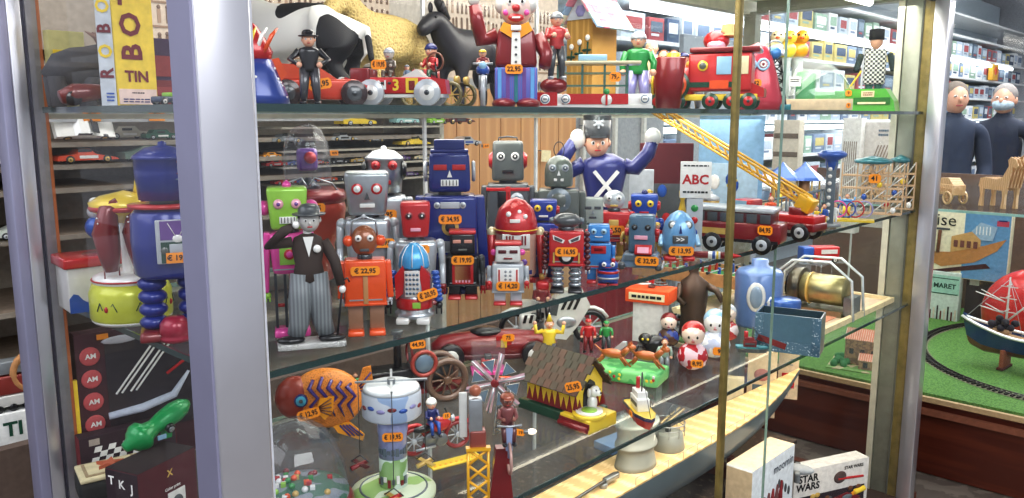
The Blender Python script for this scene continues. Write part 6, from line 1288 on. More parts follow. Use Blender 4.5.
# ---- left part of top shelf (seen through the side pane)
p = TP(139, .46); t = carton('robot_tin_box', 'yellow box with big maroon lettering ROBOT TIN', p, (66, 26, 200), 0, C(238,206,64), None, rz=.10)
b = t.b(); mr = matte(C(120,34,44)); mt = matte('cream')
for i, ch_ in enumerate('BOT'): b.text(ch_, (-4, -1.4, 84+i*43), 46, mr, rot=(PI/2, -PI/2, 0), sx=1.0)
b.text('TIN', (0, -1.4, 46), 24, mr); b.box((0, -1, 15), (62, 1, 24), matte(C(226,200,190))); b.scribble((0, -1.8, 21), 20, 4, INK); b.scribble((0, -1.8, 9), 50, 8, matte('navy'), 2); t.add('lettering', b)
b = t.b(); b.box((-44, 6, 100), (22, 2, 200), matte(C(198,206,214)), rot=(0, 0, -.5))
for i, ch_ in enumerate('ROBOT'): b.text(ch_, (-45, 3, 50+i*34), 26, mr if i % 2 == 0 else matte('yellow'), rot=(PI/2, -PI/2, -.5))
b.scribble((-44, 1, 14), 12, 16, matte('blue'), 3); t.add('side_panel', b)
t = Thing('horned_beast_toy', 'dark grey horned beast toy behind the yellow box', 'toy beast', TP(84, .60), rz=-.1, k=.00135)
b = t.b(); gb = matte(C(84,84,88)); b.tube([(-34, 0, 30), (-20, 0, 42), (0, 0, 48), (16, 0, 58), (28, 0, 66)], [16, 24, 26, 19, 14], gb, 16); b.sph((34, -2, 66), (14, 11, 12), matte(C(100,98,100)), 14, 10); b.sph((44, -4, 60), (7, 6, 6), matte(C(110,100,100)), 10, 8)
for x in (-30, 6):
    for y in (-12, 12): b.cyl((x, y, 0), (x, y, 36), 8, gb, 11)
t.add('body', b)
for i in range(3): b = t.b(); b.tube([(26+i*7, -5+i*4, 74), (18+i*8, -7+i*4, 86), (6+i*9, -8+i*4, 92)], [5, 3.6, .6], matte(C(150,120,110)), 8); t.add('horn', b)
t = Thing('red_curved_vehicle', 'dark red rounded toy vehicle on the top shelf near the left frame', 'toy vehicle', TP(88, .50), rz=0, k=.0013)
b = t.b(); b.tube([(-30, 0, 10), (-14, 0, 15), (10, 0, 17), (34, 0, 20)], [8, 12, 10, 6], tin(C(120,44,40)), 14); t.add('body', b); b = t.b(); b.cyl((-18, -10, 9), (-18, 10, 9), 9, tin('black')); b.cyl((20, -8, 6), (20, 8, 6), 6, tin('black')); t.add('wheel', b)
t = Thing('blue_toy_car', 'dark blue toy car with green seat near the silver post', 'toy car', TP(170, .34), rz=.2, k=.0010)
b = t.b(); b.box((0, 0, 9), (50, 22, 9), tin(C(70,84,110)), bev=3); b.box((4, 0, 16), (22, 18, 7), tin('lime'), bev=2); t.add('body', b)
for x in (-16, 16):
    for y in (-10, 10): wheel(t, (x, y, 6), 6, 4)
for i, (px, y, w, h, c, lab) in enumerate(((166, .50, 60, 44, C(120,40,44), 'maroon toy box behind the yellow box and the post'), (172, .58, 80, 120, C(70,50,80), 'dark purple toy box standing tall behind the yellow box'), (72, .67, 60, 130, C(190,184,120), 'pale yellow box at the back of the top shelf'))):
    t = carton('toy_carton', lab, TP(px, y), (w, 20, h), 0, c, rz=.05); b = t.b(); b.box((0, -1, h*.6), (w*.8, 1, h*.3), matte(C(150,60,60) if i < 2 else 'yellow')); t.add('artwork', b)
# ================================================================ cabinet of model cars behind
CB = bpy.data.objects.new('model_car_cabinet', None); COL.objects.link(CB); CB.location = (.5, 1.4, 0); tag(CB, 'grey shelved cabinet of small model cars behind the glass case', 'cabinet')
def cpart(n, b): b.X = Matrix.Identity(4); o = b.build(n, CB); o.matrix_parent_inverse = Matrix.Translation((-.5, -1.4, 0)); return o
cpart('back_panel', MB().box((.6, 1.62, 1.2), (2.0, .02, 2.4), matte(C(150,140,128))))
cpart('side_panel', MB().box((1.50, 1.46, 1.2), (.02, .34, 2.4), matte(C(200,196,184))))
SHZ = []
for py in (62, 141, 163, 186, 232, 300, 352, 420):
    SHZ.append(aty(80, py, 1.3).z)
for z in SHZ + [1.62]:
    cpart('shelf_board', MB().box((.55, 1.45, z-.006), (1.88, .32, .01), matte(C(140,124,108)))); cpart('shelf_edge', MB().box((.55, 1.285, z-.008), (1.88, .008, .012), mat(C(158,148,136), .4, .3)))
def model_car(lab, px, row, L, c, style='sedan', c2='dgrey', g='model cars in the cabinet behind', yy=1.3, tilt=0, dy=0., c3='white'):
    p = aty(px, 100, yy); p.z = SHZ[row] if isinstance(row, int) else row
    t = Thing('model_car', lab, 'model car', p, 0, g, k=.001, rz=dy); L *= 1000; Hh = L*.26; W = L*.4
    b = t.b()
    if style == 'racer': pr = [(-L*.5, Hh*.2), (-L*.48, Hh*.5), (-L*.2, Hh*.62), (-L*.12, Hh*.9), (L*.02, Hh*.95), (L*.12, Hh*.6), (L*.46, Hh*.35), (L*.5, Hh*.2)]
    elif style == 'sport': pr = [(-L*.5, Hh*.2), (-L*.5, Hh*.62), (-L*.3, Hh*.7), (-L*.1, Hh), (L*.06, Hh), (L*.2, Hh*.62), (L*.48, Hh*.48), (L*.5, Hh*.2)]
    else: pr = [(-L*.5, Hh*.2), (-L*.5, Hh*.65), (-L*.32, Hh*.7), (-L*.24, Hh*1.1), (L*.12, Hh*1.1), (L*.22, Hh*.7), (L*.48, Hh*.62), (L*.5, Hh*.2)]
    b.prism(pr, -W/2, W/2, tin(c)); b.box((0, -W*.505, Hh*.42), (L*.3, 1, Hh*.2), tin(c3)); t.add('body', b)
    b = t.b(); b.box((-L*.06, -W*.5, Hh*.84), (L*.22, 1.6, Hh*.2), tin('black')); b.prism([(L*.06, Hh*.98), (L*.19, Hh*.66), (L*.2, Hh*.7), (L*.08, Hh*1.02)], -W*.42, W*.42, tin('black')); t.add('window', b)
    for x in (-L*.3, L*.3):
        for y in (-W*.46, W*.46): wheel(t, (x, y, Hh*.26), Hh*.27, W*.12, tyre='black', hub='gold' if style == 'racer' else 'lgrey')
    if tilt: t.r.rotation_euler.x = tilt; t.r.location.z += W*.0005
    return t
model_car('white racing coupe tipped on its side to show its roof', 80, 1, .145, 'white', 'racer', tilt=1.1, c3='white')
model_car('orange-red open racing car with gold wheels', 80, 2, .145, C(232,80,44), 'racer', c3='white'); model_car('dark green hatchback with white roof stripe', 158, 1, .09, C(20,90,66), 'sedan'); model_car('silver-green sports coupe in clear case', 146, 2, .15, C(96,120,108), 'sport', yy=1.28, c3='grey')
model_car('pale cream saloon behind the white racing coupe', 124, 1, .12, C(196,190,172), 'sedan', yy=1.42); model_car('yellow car at the far left edge of the photo', 3, 1, .12, 'yellow', 'sport', c3='blue'); model_car('white rally car at the far left, below the yellow car', 4, 2, .13, 'white', 'sedan', c3='white')
model_car('white and green rally car at the far left, lower row', 8, 4, .13, C(214,224,214), 'sport', c3='green', yy=1.3); model_car('black and silver racing car by the yellow pennant', 120, 4, .15, C(50,56,60), 'racer', c3='lgrey'); model_car('bright yellow sports car on the upper cabinet shelf', 355, aty(355, 126, 1.3).z, .13, 'yellow', 'sport', c3='yellow')
model_car('yellow open racing car left of the tall blue robot', 411, aty(411, 146, 1.3).z, .13, 'yellow', 'racer', c3='yellow'); model_car('silver sports car right of the tall blue robot', 464, aty(464, 146, 1.3).z, .13, 'lgrey', 'sport', c3='blue', yy=1.32); model_car('dark maroon open car below the top shelf', 456, aty(456, 124, 1.3).z, .14, 'maroon', 'racer', c3='dgrey')
model_car('green and white car beside the pale rod', 436, aty(436, 124, 1.3).z, .09, 'lime', 'sedan'); model_car('pale blue bus-like model with dotted windows', 404, aty(404, 124, 1.3).z, .10, C(150,200,200), 'sedan', yy=1.31); model_car('bare silver chassis model, left in the cabinet', 283, aty(283, 143, 1.3).z, .11, 'grey', 'racer', c3='lgrey'); model_car('bare silver chassis model right of the clear dome', 340, aty(340, 141, 1.3).z, .10, 'lgrey', 'racer', c3='black')
model_car('small tan truck low in the cabinet beside the silver post', 268, aty(268, 158, 1.3).z, .06, 'amber', 'sedan'); model_car('black racing chassis behind the bucket-headed robot', 372, aty(372, 142, 1.3).z, .08, 'dgrey', 'racer', c3='lgrey')
cl = [('tiny red model car', 'red'), ('tiny blue model car', 'blue'), ('tiny orange model car', 'orange'), ('tiny black model car', 'black'), ('tiny gold model car', 'gold'), ('tiny turquoise model car', 'teal'), ('tiny purple model car', 'purple'), ('tiny cream model car', 'cream'), ('tiny pink model car', 'pink')]
for i, (lab, c) in enumerate(cl):
    for j, (row, nm) in enumerate(((160, 'second cabinet row'), (176, 'third cabinet row'))):
        px = 272+i*21+j*8
        if px < 445: model_car('%s on the %s behind the robots' % (lab, nm), px, aty(411, row, 1.3).z, .075, c, ('sedan', 'sport', 'racer')[(i+j) % 3], c3='lgrey', yy=1.31)
for z in (aty(355, 126, 1.3).z, aty(411, 146, 1.3).z, aty(411, 160, 1.3).z, aty(411, 176, 1.3).z): cpart('shelf_board', MB().box((1.17, 1.38, z-.004), (.64, .22, .006), mat(C(176,170,156), .3)))
# acrylic cases and price cards
for i, (px, row, pr) in enumerate(((92, 2, '34'), (157, 2, '36'), (20, 4, '29'))):
    p = aty(px, 115, 1.27); b = MB(); z = aty(px, 116, 1.27).z if row == 2 else aty(px, 262, 1.27).z
    b.box((p.x, 1.272, z), (.04, .003, .026), STK); b.text(pr, (p.x, 1.269, z), .02, INK); tag(b.build('price_card'), 'orange price card clipped on a cabinet shelf edge above the %s' % ('white racing coupe', 'green hatchback', 'white and green rally car')[i], 'price card')
cpart('shelf_edge', MB().box((.4, 1.277, aty(90, 116, 1.27).z), (1.5, .004, .03), mat(C(176,178,182), .5)))
for i, (px, z) in enumerate(((334, 153), (486, 146))):
    p = aty(px, z, 1.26); b = MB(); b.box((p.x, 1.26, p.z), (.03, .003, .016), STK); b.text('24,95', (p.x, 1.257, p.z), .009, INK); b.box((p.x, 1.27, p.z), (.01, .02, .01), matte('grey')); tag(b.build('price_card'), 'orange price tag in the cabinet %s' % ('right of the clear dome', 'right of the silver sports car'), 'price card') if False else tag(b.build('price_card'), ('orange price tag in the cabinet right of the clear dome', 'orange price tag in the cabinet right of the silver sports car')[i], 'price card')
# far-left lower: white kit box TI..., black thing, model scene
t = carton('white_kit_box', 'white carton with dark green letters TI at the far left edge', Vector((aty(33, 450, 1.16).x, 1.16, aty(30, 530, 1.16).z)), (270, 90, 290), 0, C(226,228,226), rz=-.1); b = t.b(); b.text('TI', (-34, -2, 252), 46, matte(C(30,80,60)))
for i in range(7): b.box((-20, -1.4, 190-i*14), (80-(i % 3)*10, .8, 3), matte('lgrey'))
b.ring((0, -1.5, 78), 26, 1, matte('grey'), 'y', 24, .6); b.box((-95, -1, 150), (60, 1, 200), matte(C(120,170,200))); b.box((-95, -1.6, 100), (60, 1, 90), matte(C(90,110,70))); t.add('artwork', b)
tb = t.r.location.z
pl = MB(); pl.box((.3, 1.2, tb/2-.002), (1.2, .22, tb-.01), matte(C(80,84,84))); tag(pl.build('side_counter'), 'grey counter behind the glass case at far left', 'counter')
t = Thing('wheel_model', 'model with tan spoked wheel and red body standing on the white carton', 'model', Vector((aty(22, 350, 1.2).x, 1.20, tb+.291)), rz=-.1, k=.001)
b = t.b(); b.ring((20, -20, 84), 46, 8, matte('tan'), 'y', 26); t.add('wheel', b); b = t.b(); b.box((-20, 0, 60), (110, 50, 44), tin(C(150,60,54)), bev=5); b.box((-20, 0, 24), (120, 56, 26), tin('offw'), bev=3); b.box((-10, 0, 100), (90, 40, 30), tin('grey'), bev=3)
for i in range(4): b.cyl((-60+i*28, -30, 8), (-60+i*28, 30, 8), 9, tin('black'))
t.add('body', b)
# ================================================================ wooden wall, poster, ceiling soffit
b = MB(); wm = pattern('wood', C(214,160,104), C(202,146,92), 1.5, .5, (4, 4, .3))
for i in range(8): b.box((1.57+i*.125, 1.5, .95), (.12, .02, 1.22), wm)
b.box((2.0, 1.52, .95), (1.0, .01, 1.22), matte(C(120,80,50))); o = struct('wall_wood_panelling', b)
t = Thing('blank_card', 'blank cream card hanging on the wooden wall', 'card', aty(546, 156, 1.47), rz=0, k=.001); b = t.b(); b.box((0, 0, 0), (62, 2, 50), matte('cream'), rot=(0, .06, 0)); t.add('card', b); b = t.b(); b.cyl((-26, 0, 24), (-26, 22, 24), 3, metal('grey')); t.add('pin', b)
t = Thing('oval_mirror', 'white oval disc hanging on the back wall behind the toy soldier', 'mirror', aty(586, 130, 1.45), rz=0, k=.001); b = t.b(); b.sph((0, 0, 0), (28, 4, 44), mat('white', .15), 20, 12); t.add('disc', b); b = t.b(); b.cyl((0, 0, 20), (0, 40, 20), 3, metal('grey')); t.add('bracket', b)
b = MB(); b.box((2.9, 1.54, 1.0), (.8, .02, 1.3), matte(C(150,154,160)));
for i in range(3): b.box((2.6+i*.25, 1.52, 1.0), (.02, .02, 1.3), matte(C(206,206,200)))
struct('wall_partition', b)
# poster with crowd
t = Thing('parade_poster', 'wide beige poster with rows of tiny brown parade figures', 'poster', aty(435, 40, 1.56), rz=0, k=.001)
t.r.location.x = 1.5; t.r.location.z = 1.60
b = t.b(); b.box((0, 0, 240), (1900, 6, 480), matte(C(206,188,168)))
for z in (40, 110, 180): b.box((0, -4, z), (1890, 2, 6), matte(C(150,120,96)))
t.add('sheet', b); b = t.b(); dm = matte(C(120,96,80)); d2 = matte(C(170,140,116))
for row, z in enumerate((60, 130, 200, 262)):
    for i in range(74):
        x = -920+i*25+random.uniform(-5, 5); h = random.uniform(26, 42); b.box((x, -4, z+h/2-10), (10, 2, h), dm if random.random() < .6 else d2); b.sph((x, -4, z+h-4), (6, 2, 7), dm, 6, 4)
t.add('printed_figures', b)
for i, (x, y) in enumerate(((2.5, .9), (2.5, 2.2), (6.5, .4), (6.5, 1.7), (10.5, .4), (10.5, 1.7))):  # emissive panels added to brighten a ceiling lit only by bounce
    b = MB(); b.box((x, y, 3.385), (3.2, .3, .03), matte('white')); b.box((x, y, 3.365), (3.1, .22, .02), emis((.97, .98, 1), 5)); tag(b.build('ceiling_glow_panel'), 'glowing panel added to brighten the ceiling, %s' % ('over the glass case', 'behind the glass case', 'over the start of the aisle', 'near the start of the long shelf', 'over the far aisle', 'at the far end of the long shelf')[i], 'ceiling light')
# red column and dark zone behind the low shelf
struct('wall_low_partition', MB().box((1.1, 1.06, .37), (2.9, .03, .74), matte(C(96,80,72))))
t = Thing('red_curtain', 'dark red fabric panel behind the white toy motorcycle', 'curtain', Vector((aty(610, 320, .98).x, .98, .03)), rz=0, k=.001)
b = t.b(); pts = []
for i in range(25): pts.append((-190+i*16, 8*math.sin(i*1.3)))
vs = [(x, y, 0) for x, y in pts]+[(x, y, 1060) for x, y in pts]; n = len(pts); b.put(vs, [(i, i+1, n+i+1, n+i) for i in range(n-1)], matte(C(150,30,48)), True); t.add('fabric', b)
# ================================================================ neighbouring display case with ship
NX = 3.0; NZ = .325
ND = bpy.data.objects.new('wooden_display_cabinet', None); COL.objects.link(ND); tag(ND, 'neighbouring red-brown wooden cabinet with glass front, ship and model railway inside', 'display cabinet')
RW = pattern('wood', C(108,48,28), C(80,30,18), 1.2, .35, (.5, .5, 6))
def npart(n, b, l=None): return b.build(n, ND, l)
npart('wooden_base', MB().box((NX+.90, -.3, NZ/2-.01), (1.8, 3.2, NZ-.03), RW)); npart('wooden_moulding', MB().box((NX-.012, -.3, NZ-.055), (.03, 3.2, .022), matte(C(130,76,54)))); npart('wooden_moulding', MB().box((NX-.008, -.3, NZ-.005), (.02, 3.2, .02), matte(C(178,150,110))))
npart('glass_pane', MB().quad((NX, -1.9, NZ), (NX, 1.3, NZ), (NX, 1.3, 2.0), (NX, -1.9, 2.0), glass((.98, .99, .99), .05, .01, 'display_glass', .03)))
npart('back_panel', MB().box((NX+1.78, -.3, .72), (.02, 3.2, .80), matte(C(110,84,72))))
zs = 1.09; b = MB(); b.quad((NX+.02, -1.8, zs), (NX+1.75, -1.8, zs), (NX+1.75, 1.2, zs), (NX+.02, 1.2, zs), SHG); b.box((NX+.018, -.3, zs-.005), (.005, 3.0, .01), mat(C(150,200,190), .2, .1, .6)); npart('glass_shelf', b)
gr = MB(); gr.box((NX+.89, -.3, NZ+.005), (1.74, 3.1, .012), pattern('speckle', C(70,116,46), C(94,140,60), 120, .9, w=.5, bump=.5)); tag(gr.build('grass_mat'), 'bright green artificial grass mat under the model railway', 'grass mat')
GZ = NZ+.012
t = Thing('model_railway_track', 'oval of dark model railway track on the green mat', 'railway track', Vector((NX+.97, -.37, GZ)), rz=0, k=1.)
R1, R2 = .77, .70
def oval(rx, ry, z, n=90): return [(rx*math.cos(2*PI*i/n), ry*math.sin(2*PI*i/n), z) for i in range(n)]
for d in (-.012, .012): b = t.b(); b.tube(oval(R1+d, R2+d, .010, 140), .0022, metal(C(90,84,80)), 5, True); t.add('rail', b)
b = t.b()
for i in range(190): a = 2*PI*i/190; b.box((R1*math.cos(a), R2*math.sin(a), .004), (.044, .009, .006), matte(C(40,34,34)), rot=(0, 0, math.atan2(R2*math.sin(a), R1*math.cos(a))))
t.add('sleepers', b); b = t.b(); n = 90
o1, o2 = oval(R1-.03, R2-.03, .001), oval(R1+.03, R2+.03, .001); b.put(o1+o2, [(i, (i+1) % n, n+(i+1) % n, n+i) for i in range(n)], matte(C(110,110,84))); t.add('ballast', b)
# ship
t = Thing('trawler_model', 'model fishing trawler with blue, white and brown hull and masts', 'model ship', Vector((NX+.62, -.22, GZ+.04)), rz=-PI/2-.1, k=.00112)
bw_ = atx(957, 330, NX+.6); t.r.location = (NX+.6, bw_.y-.345, GZ+.036); t.r.scale = (1, 1, .78)
# bow towards +x of the local axis rotated away; build with bow at -x
b = t.b(); N = 24; K = 9; vs = []; fs = []
def sh(x):
    f = (x+300)/600; w = 62*min(1, (f/.32)**.6 if f < .32 else 1)*(1 if f < .85 else 1-(f-.85)*1.5); s = 130+60*max(0, (.4-f)/.4)**1.6+18*max(0, (f-.7)/.3); return max(w, 1.5), s
for i in range(N+1):
    x = -300+600*i/N; w, s = sh(x)
    for j in range(K): a = j/(K-1); u = (a-.5)*2; vs.append((x+max(0, (.2-i/N))*200*(1-abs(u)), u*w*(1 if abs(u) > .3 else 1), 24+(s-24)*abs(u)**1.8+ (0 if i > 3 else (3-i)*8)))
lv = []
for i in range(N):
    for j in range(K-1):
        q = i*K+j; u = abs((j+.5)/(K-1)-.5)*2; fs.append(((q, q+1, q+K+1, q+K), u))
b.put(vs, [f for f, u in fs if u < .6], tin(C(130,70,52)), True); b.put(vs, [f for f, u in fs if .6 <= u], tin(C(40,70,130)), True); hu = t.add('hull', b)
for s_ in (-1, 1): b = t.b(); b.tube([(-300+600*i/N, s_*sh(-300+600*i/N)[0], sh(-300+600*i/N)[1]+4) for i in range(N+1)], 8, tin('white'), 8); t.add('rail', b, hu)
b = t.b(); vs = []; fs = []
for i in range(N+1): x = -296+592*i/N; w, s = sh(x); vs += [(x, -w*.9, s-14), (x, w*.9, s-14)]
b.put(vs, [(2*i, 2*i+1, 2*i+3, 2*i+2) for i in range(N)], matte(C(180,140,100))); t.add('deck', b)
b = t.b(); b.box((60, 0, 150), (190, 66, 60), tin('white'), bev=4); b.box((100, 0, 200), (80, 56, 50), tin('white'), bev=4); b.box((-150, 0, 150), (60, 40, 26), tin(C(190,150,110)), bev=3); t.add('deckhouse', b)
b = t.b()
for i in range(6): b.cyl((-20+i*30, -34, 154), (-20+i*30, -33, 154), 6, tin('dgrey'), seg=10)
for i in range(3): b.box((76+i*24, -28.6, 206), (16, 1, 18), tin('dgrey'))
t.add('window', b)
b = t.b(); b.cyl((-140, 0, 140), (-140, 0, 430), 5, tin('offw'), 3); b.cyl((-140, 0, 200), (-30, 0, 360), 4, tin('offw')); b.cyl((160, 0, 220), (160, 0, 400), 5, tin('offw'), 3)
for z in (250, 320, 380): b.box((-140, 0, z), (60, 4, 4), tin('offw')); b.box((-140, 0, z+10), (4, 50, 4), tin('offw'))
for q in (-1, 1): b.tube([(-140, q*2, 420), (-290, q*4, 190)], 1, tin('lgrey'), 4); b.tube([(-140, 0, 420), (-60, q*60, 150)], 1, tin('lgrey'), 4); b.tube([(-150, 0, 300), (-250, q*30, 340)], 3, tin('offw'), 5); b.tube([(-150, 0, 240), (-230, q*30, 270)], 3, tin('offw'), 5)
t.add('masts', b); b = t.b()
for i in range(9): b.sph((random.uniform(-190, -90), random.uniform(-30, 30), 160+random.random()*50), (16, 14, 18), matte(C(44,40,50)), 8, 6)
t.add('nets', b)
for x in (-130, 150): b = t.b(); b.box((x, 0, 10), (16, 90, 100), matte(C(150,80,50)), bev=3); b.box((x, 0, -35), (24, 110, 12), matte('dwood'), bev=2); t.add('cradle', b)
# red bowl
t = Thing('red_sphere', 'large glossy red dome lamp with chrome rim behind the ship', 'dome', Vector((NX+.98, -.36, GZ)), rz=0, k=.001)
t.r.location = atx(1034, 330, NX+1.15); t.r.location.z = GZ; SZ_ = (atx(1030, 268, NX+1.15).z-GZ)*1000-530; t.k = .001
b = t.b(); b.sph((0, 0, 300+SZ_), (150, 240, 230), mat(C(214,44,44), .2, .1, .5), 30, 18); t.add('dome', b); b = t.b(); b.X = Matrix.Translation((0, 0, 20+SZ_)); b.ring((0, -10, 506), 66, 8, metal('lgrey', .15), 'z', 26); b.cyl((0, 0, 490), (0, 0, 530), 40, metal('lgrey', .2)); t.add('rim', b); b = t.b(); b.cyl((0, 0, 0), (0, 0, 150), 60, matte('dgrey')); t.add('stand', b)
# ship kit boxes facing the glass (towards -x)
def facing(name, lab, px0, px1, py0, py1, X, col, fn):
    a = atx(px0, py1, X); c = atx(px1, py0, X); w = abs(a.y-c.y)*1000; h = (c.z-a.z)*1000
    t = Thing(name, lab, 'box', Vector((X, (a.y+c.y)/2, a.z)), rz=-PI/2, k=.001); b = t.b(); b.box((0, 30, h/2), (w, 60, h), matte(col), bev=1); t.add('carton', b); fn(t, w, h); return t
def shipbox(t, w, h):
    b = t.b(); b.box((w*.22, -1, h/2), (w*.54, 1.4, h*.98), matte(C(96,150,196))); b.box((w*.40, -2, h*.86), (w*.14, 1, h*.08), matte(C(190,60,90))); b.box((w*.40, -2.4, h*.9), (w*.1, 1, h*.02), matte('navy'))
    b.prism([(-w*.5, h*.24), (-w*.3, h*.15), (w*.1, h*.26), (w*.36, h*.46), (w*.46, h*.64), (w*.2, h*.52), (-w*.2, h*.38), (-w*.5, h*.36)], -4, -2, matte(C(190,130,70))); b.prism([(-w*.2, h*.38), (-w*.2, h*.62), (w*.06, h*.72), (w*.16, h*.6), (w*.16, h*.5)], -6, -3, matte(C(206,160,96))); b.prism([(w*.04, h*.72), (w*.14, h*.86), (w*.34, h*.8), (w*.3, h*.6), (w*.16, h*.6)], -7, -4, matte(C(150,180,206)))
    b.cyl((-w*.36, -5, h*.36), (-w*.35, -5, h*.7), 9, matte('brown')); b.prism([(-w*.5, h*.06), (-w*.46, h*.02), (w*.3, h*.2), (w*.24, h*.26)], -4, -2, matte(C(70,30,28)))
    for x in (-.14, -.06, .02, .1): b.box((x*w, -8, h*.52), (w*.05, 1.5, h*.1), matte(C(120,70,60)))
    for i in range(5): b.box((w*(.1+.04*i), -8, h*.74), (w*.01, 1.5, h*.12), matte('white'))
    t.add('artwork', b); b = t.b(); b.text('uise', (-w*.34, -3, h*.85), h*.26, INK, bold=False); b.box((-w*.34, -2, h*.72), (w*.22, 1.2, h*.03), matte('dgrey')); t.add('lettering', b)
facing('ship_kit_box', 'large cream and blue kit box picturing a wooden steam launch', 925, 1013, 215, 274, NX+1.40, C(236,226,196), shipbox)
def maret(t, w, h):
    b = t.b(); b.box((0, -1, h*.8), (w*.98, 1.4, h*.3), matte(C(160,206,190))); b.text('MARET', (0, -2.4, h*.78), w*.24, matte(C(30,70,60)), bold=True); b.box((0, -2.2, h*.90), (w*.9, 1, h*.012), matte('dgreen')); b.box((0, -2.2, h*.66), (w*.9, 1, h*.012), matte('dgreen')); b.text('LE CAMARET', (0, -2.4, h*.95), w*.09, INK) if False else None
    for i in range(8): b.box((-w*.42+i*w*.12, -2, h*.28), (w*.05, 2, h*(.2+.08*(i % 3))), matte((C(110,50,40), C(210,200,180), C(60,50,50))[i % 3]))
    b.box((0, -1.5, h*.08), (w*.98, 1, h*.12), matte(C(150,120,90))); t.add('artwork', b)
facing('harbour_kit_box', 'green and white kit box with green letters MARET', 926, 961, 274, 332, NX+1.38, C(200,214,206), maret)
facing('dark_kit_box', 'dark grey box with small white card, right of the green and white kit box', 962, 1000, 276, 332, NX+1.45, C(70,60,62), lambda t, w, h: t.add('card', t.b().box((-w*.25, -2, h*.88), (w*.3, 1.2, h*.16), matte('offw'))))
# village diorama
t = Thing('village_diorama', 'model village with brick walls and striped terracotta roofs under clear cover', 'diorama', Vector((NX+.35, .62, GZ)), rz=-PI/2+.2, k=.001)
t.r.location = atx(868, 366, NX+.25); t.r.location.z = GZ
def house(x, y, w, d, h):
    b = t.b(); b.box((x, y, h/2), (w, d, h), pattern('speckle', C(170,140,110), C(140,116,100), 60, .8)); b.prism([(y-d/2, h), (y+d/2, h), (y, h+d*.4)], x-w/2, x+w/2, matte(C(176,146,118)), 'yz'); o = t.add('house', b); b = t.b()
    for s in (-1, 1):
        for i in range(int(w/9)): b.box((x-w/2+4+i*9, y+s*d*.27, h+d*.21), (5, d*.68, 3), matte(C(214,130,104)), rot=(s*-.67, 0, 0))
        b.box((x, y+s*d*.27, h+d*.2-2), (w+8, d*.66, 3), matte(C(226,190,170)), rot=(s*-.67, 0, 0))
    t.add('roof', b, o); b = t.b()
    for i in range(max(1, int(w/50))): b.box((x-w/2+28+i*46, y-d/2-1, h*.55), (18, 2, 24), matte('dgrey'))
    t.add('window', b, o)
house(-20, 0, 150, 100, 120); house(90, -20, 100, 90, 80); house(10, -80, 70, 60, 45)
b = t.b(); b.box((10, -20, 2), (330, 260, 4), pattern('patch', C(120,160,90), C(190,176,140), 12, .9)); t.add('ground', b); b = t.b()
for i in range(16): b.sph((random.uniform(-140, -80), random.uniform(-110, 40), 14), (16, 16, 18), matte(C(60,130,80)), 8, 6)
t.add('bushes', b)
for o in range(2):
    pass
# boxes right behind the end post at middle height (white long boxes)
for i, (px0, px1, py0, py1, X, c, lab) in enumerate(((836, 862, 118, 182, 3.35, C(232,232,230), 'white upright box left of the drawn-lines poster'), (858, 893, 122, 176, 3.4, C(214,210,206), 'white box with slanted wooden-beam drawing'), (770, 800, 120, 152, 3.6, C(206,196,180), 'stack of beige boards beyond the fairground booths'))):
    def art(t, w, h, i=i):
        b = t.b()
        if i < 2:
            for q in range(7): b.box((-w*.36+q*w*.11, -1, h*.45), (w*.04, 1.4, h*.7), matte(C(150,136,124)), rot=(0, .3*i, 0))
            b.scribble((w*.2, -1.4, h*.9), w*.36, h*.08, matte('steel'), 2) if i == 1 else None
        else:
            for q in range(4): b.box((0, -1, h*(.15+.22*q)), (w*.94, 1.4, h*.06), matte(C(110,96,84)))
        t.add('artwork', b)
    facing('display_carton', lab, px0, px1, py0, py1+50, X, c, art)
    lo = COL.objects[-1]
# wooden puzzle models on neighbour shelf
WP = pattern('wood', C(232,196,150), C(206,164,116), 30, .6)
t = Thing('wooden_horse_puzzle', 'laser-cut pale wooden horse puzzle with unicorn horn on the glass shelf', 'wooden puzzle', Vector((NX+.22, -.14, zs+.001)), rz=PI+.9, k=.001)
t.r.location = atx(1000, 214, NX+.22); t.r.location.z = zs+.001
b = t.b()
for y in range(-2, 3): yy = y*14; s = 1-abs(y)*.06; b.prism([(-96, 78), (-90, 112), (-60, 118), (0, 112), (30, 122), (58, 168), (52, 190), (66, 204), (92, 196), (108, 170), (96, 158), (80, 166), (70, 120), (62, 84), (30, 70), (-60, 70)], yy-2, yy+2, WP)
t.add('body', b); b = t.b(); b.tube([(84, 0, 200), (112, 0, 224)], [4, .8], WP, 8)
for i in range(6): b.box((50-i*6, 0, 196-i*14), (8, 6, 12), WP, rot=(0, .4, 0))
t.add('horn_and_mane', b)
for x in (-78, 44):
    for y in (-26, 26): b = t.b(); b.prism([(x-12, 80), (x+12, 80), (x+8, 44), (x+10, 0), (x-10, 0), (x-4, 42)], y-5, y+5, WP); t.add('leg', b)
b = t.b(); b.tube([(-94, 0, 108), (-116, 0, 96), (-112, 0, 60)], [5, 6, 3], WP, 8); t.add('tail', b)
t = Thing('wooden_carriage_puzzle', 'pale wooden carriage puzzle with lacy wheels behind the wooden horse', 'wooden puzzle', Vector((NX+.3, .03, zs+.001)), rz=PI+.9, k=.001)
t.r.location = atx(947, 207, NX+.25); t.r.location.z = zs+.001
b = t.b(); b.box((0, 0, 60), (130, 60, 44), WP, bev=4); b.prism([(-60, 82), (-40, 104), (30, 108), (60, 82)], -26, 26, WP)
for i in range(8): b.ring((-52+i*15, -31, 62), 6, 1.6, WP, 'y', 12)
t.add('body', b)
for x in (-44, 44):
    for y in (-36, 36): wheel(t, (x, y, 28), 28, 5, tyre=C(226,190,140), hub=C(206,164,116), spokes=10)
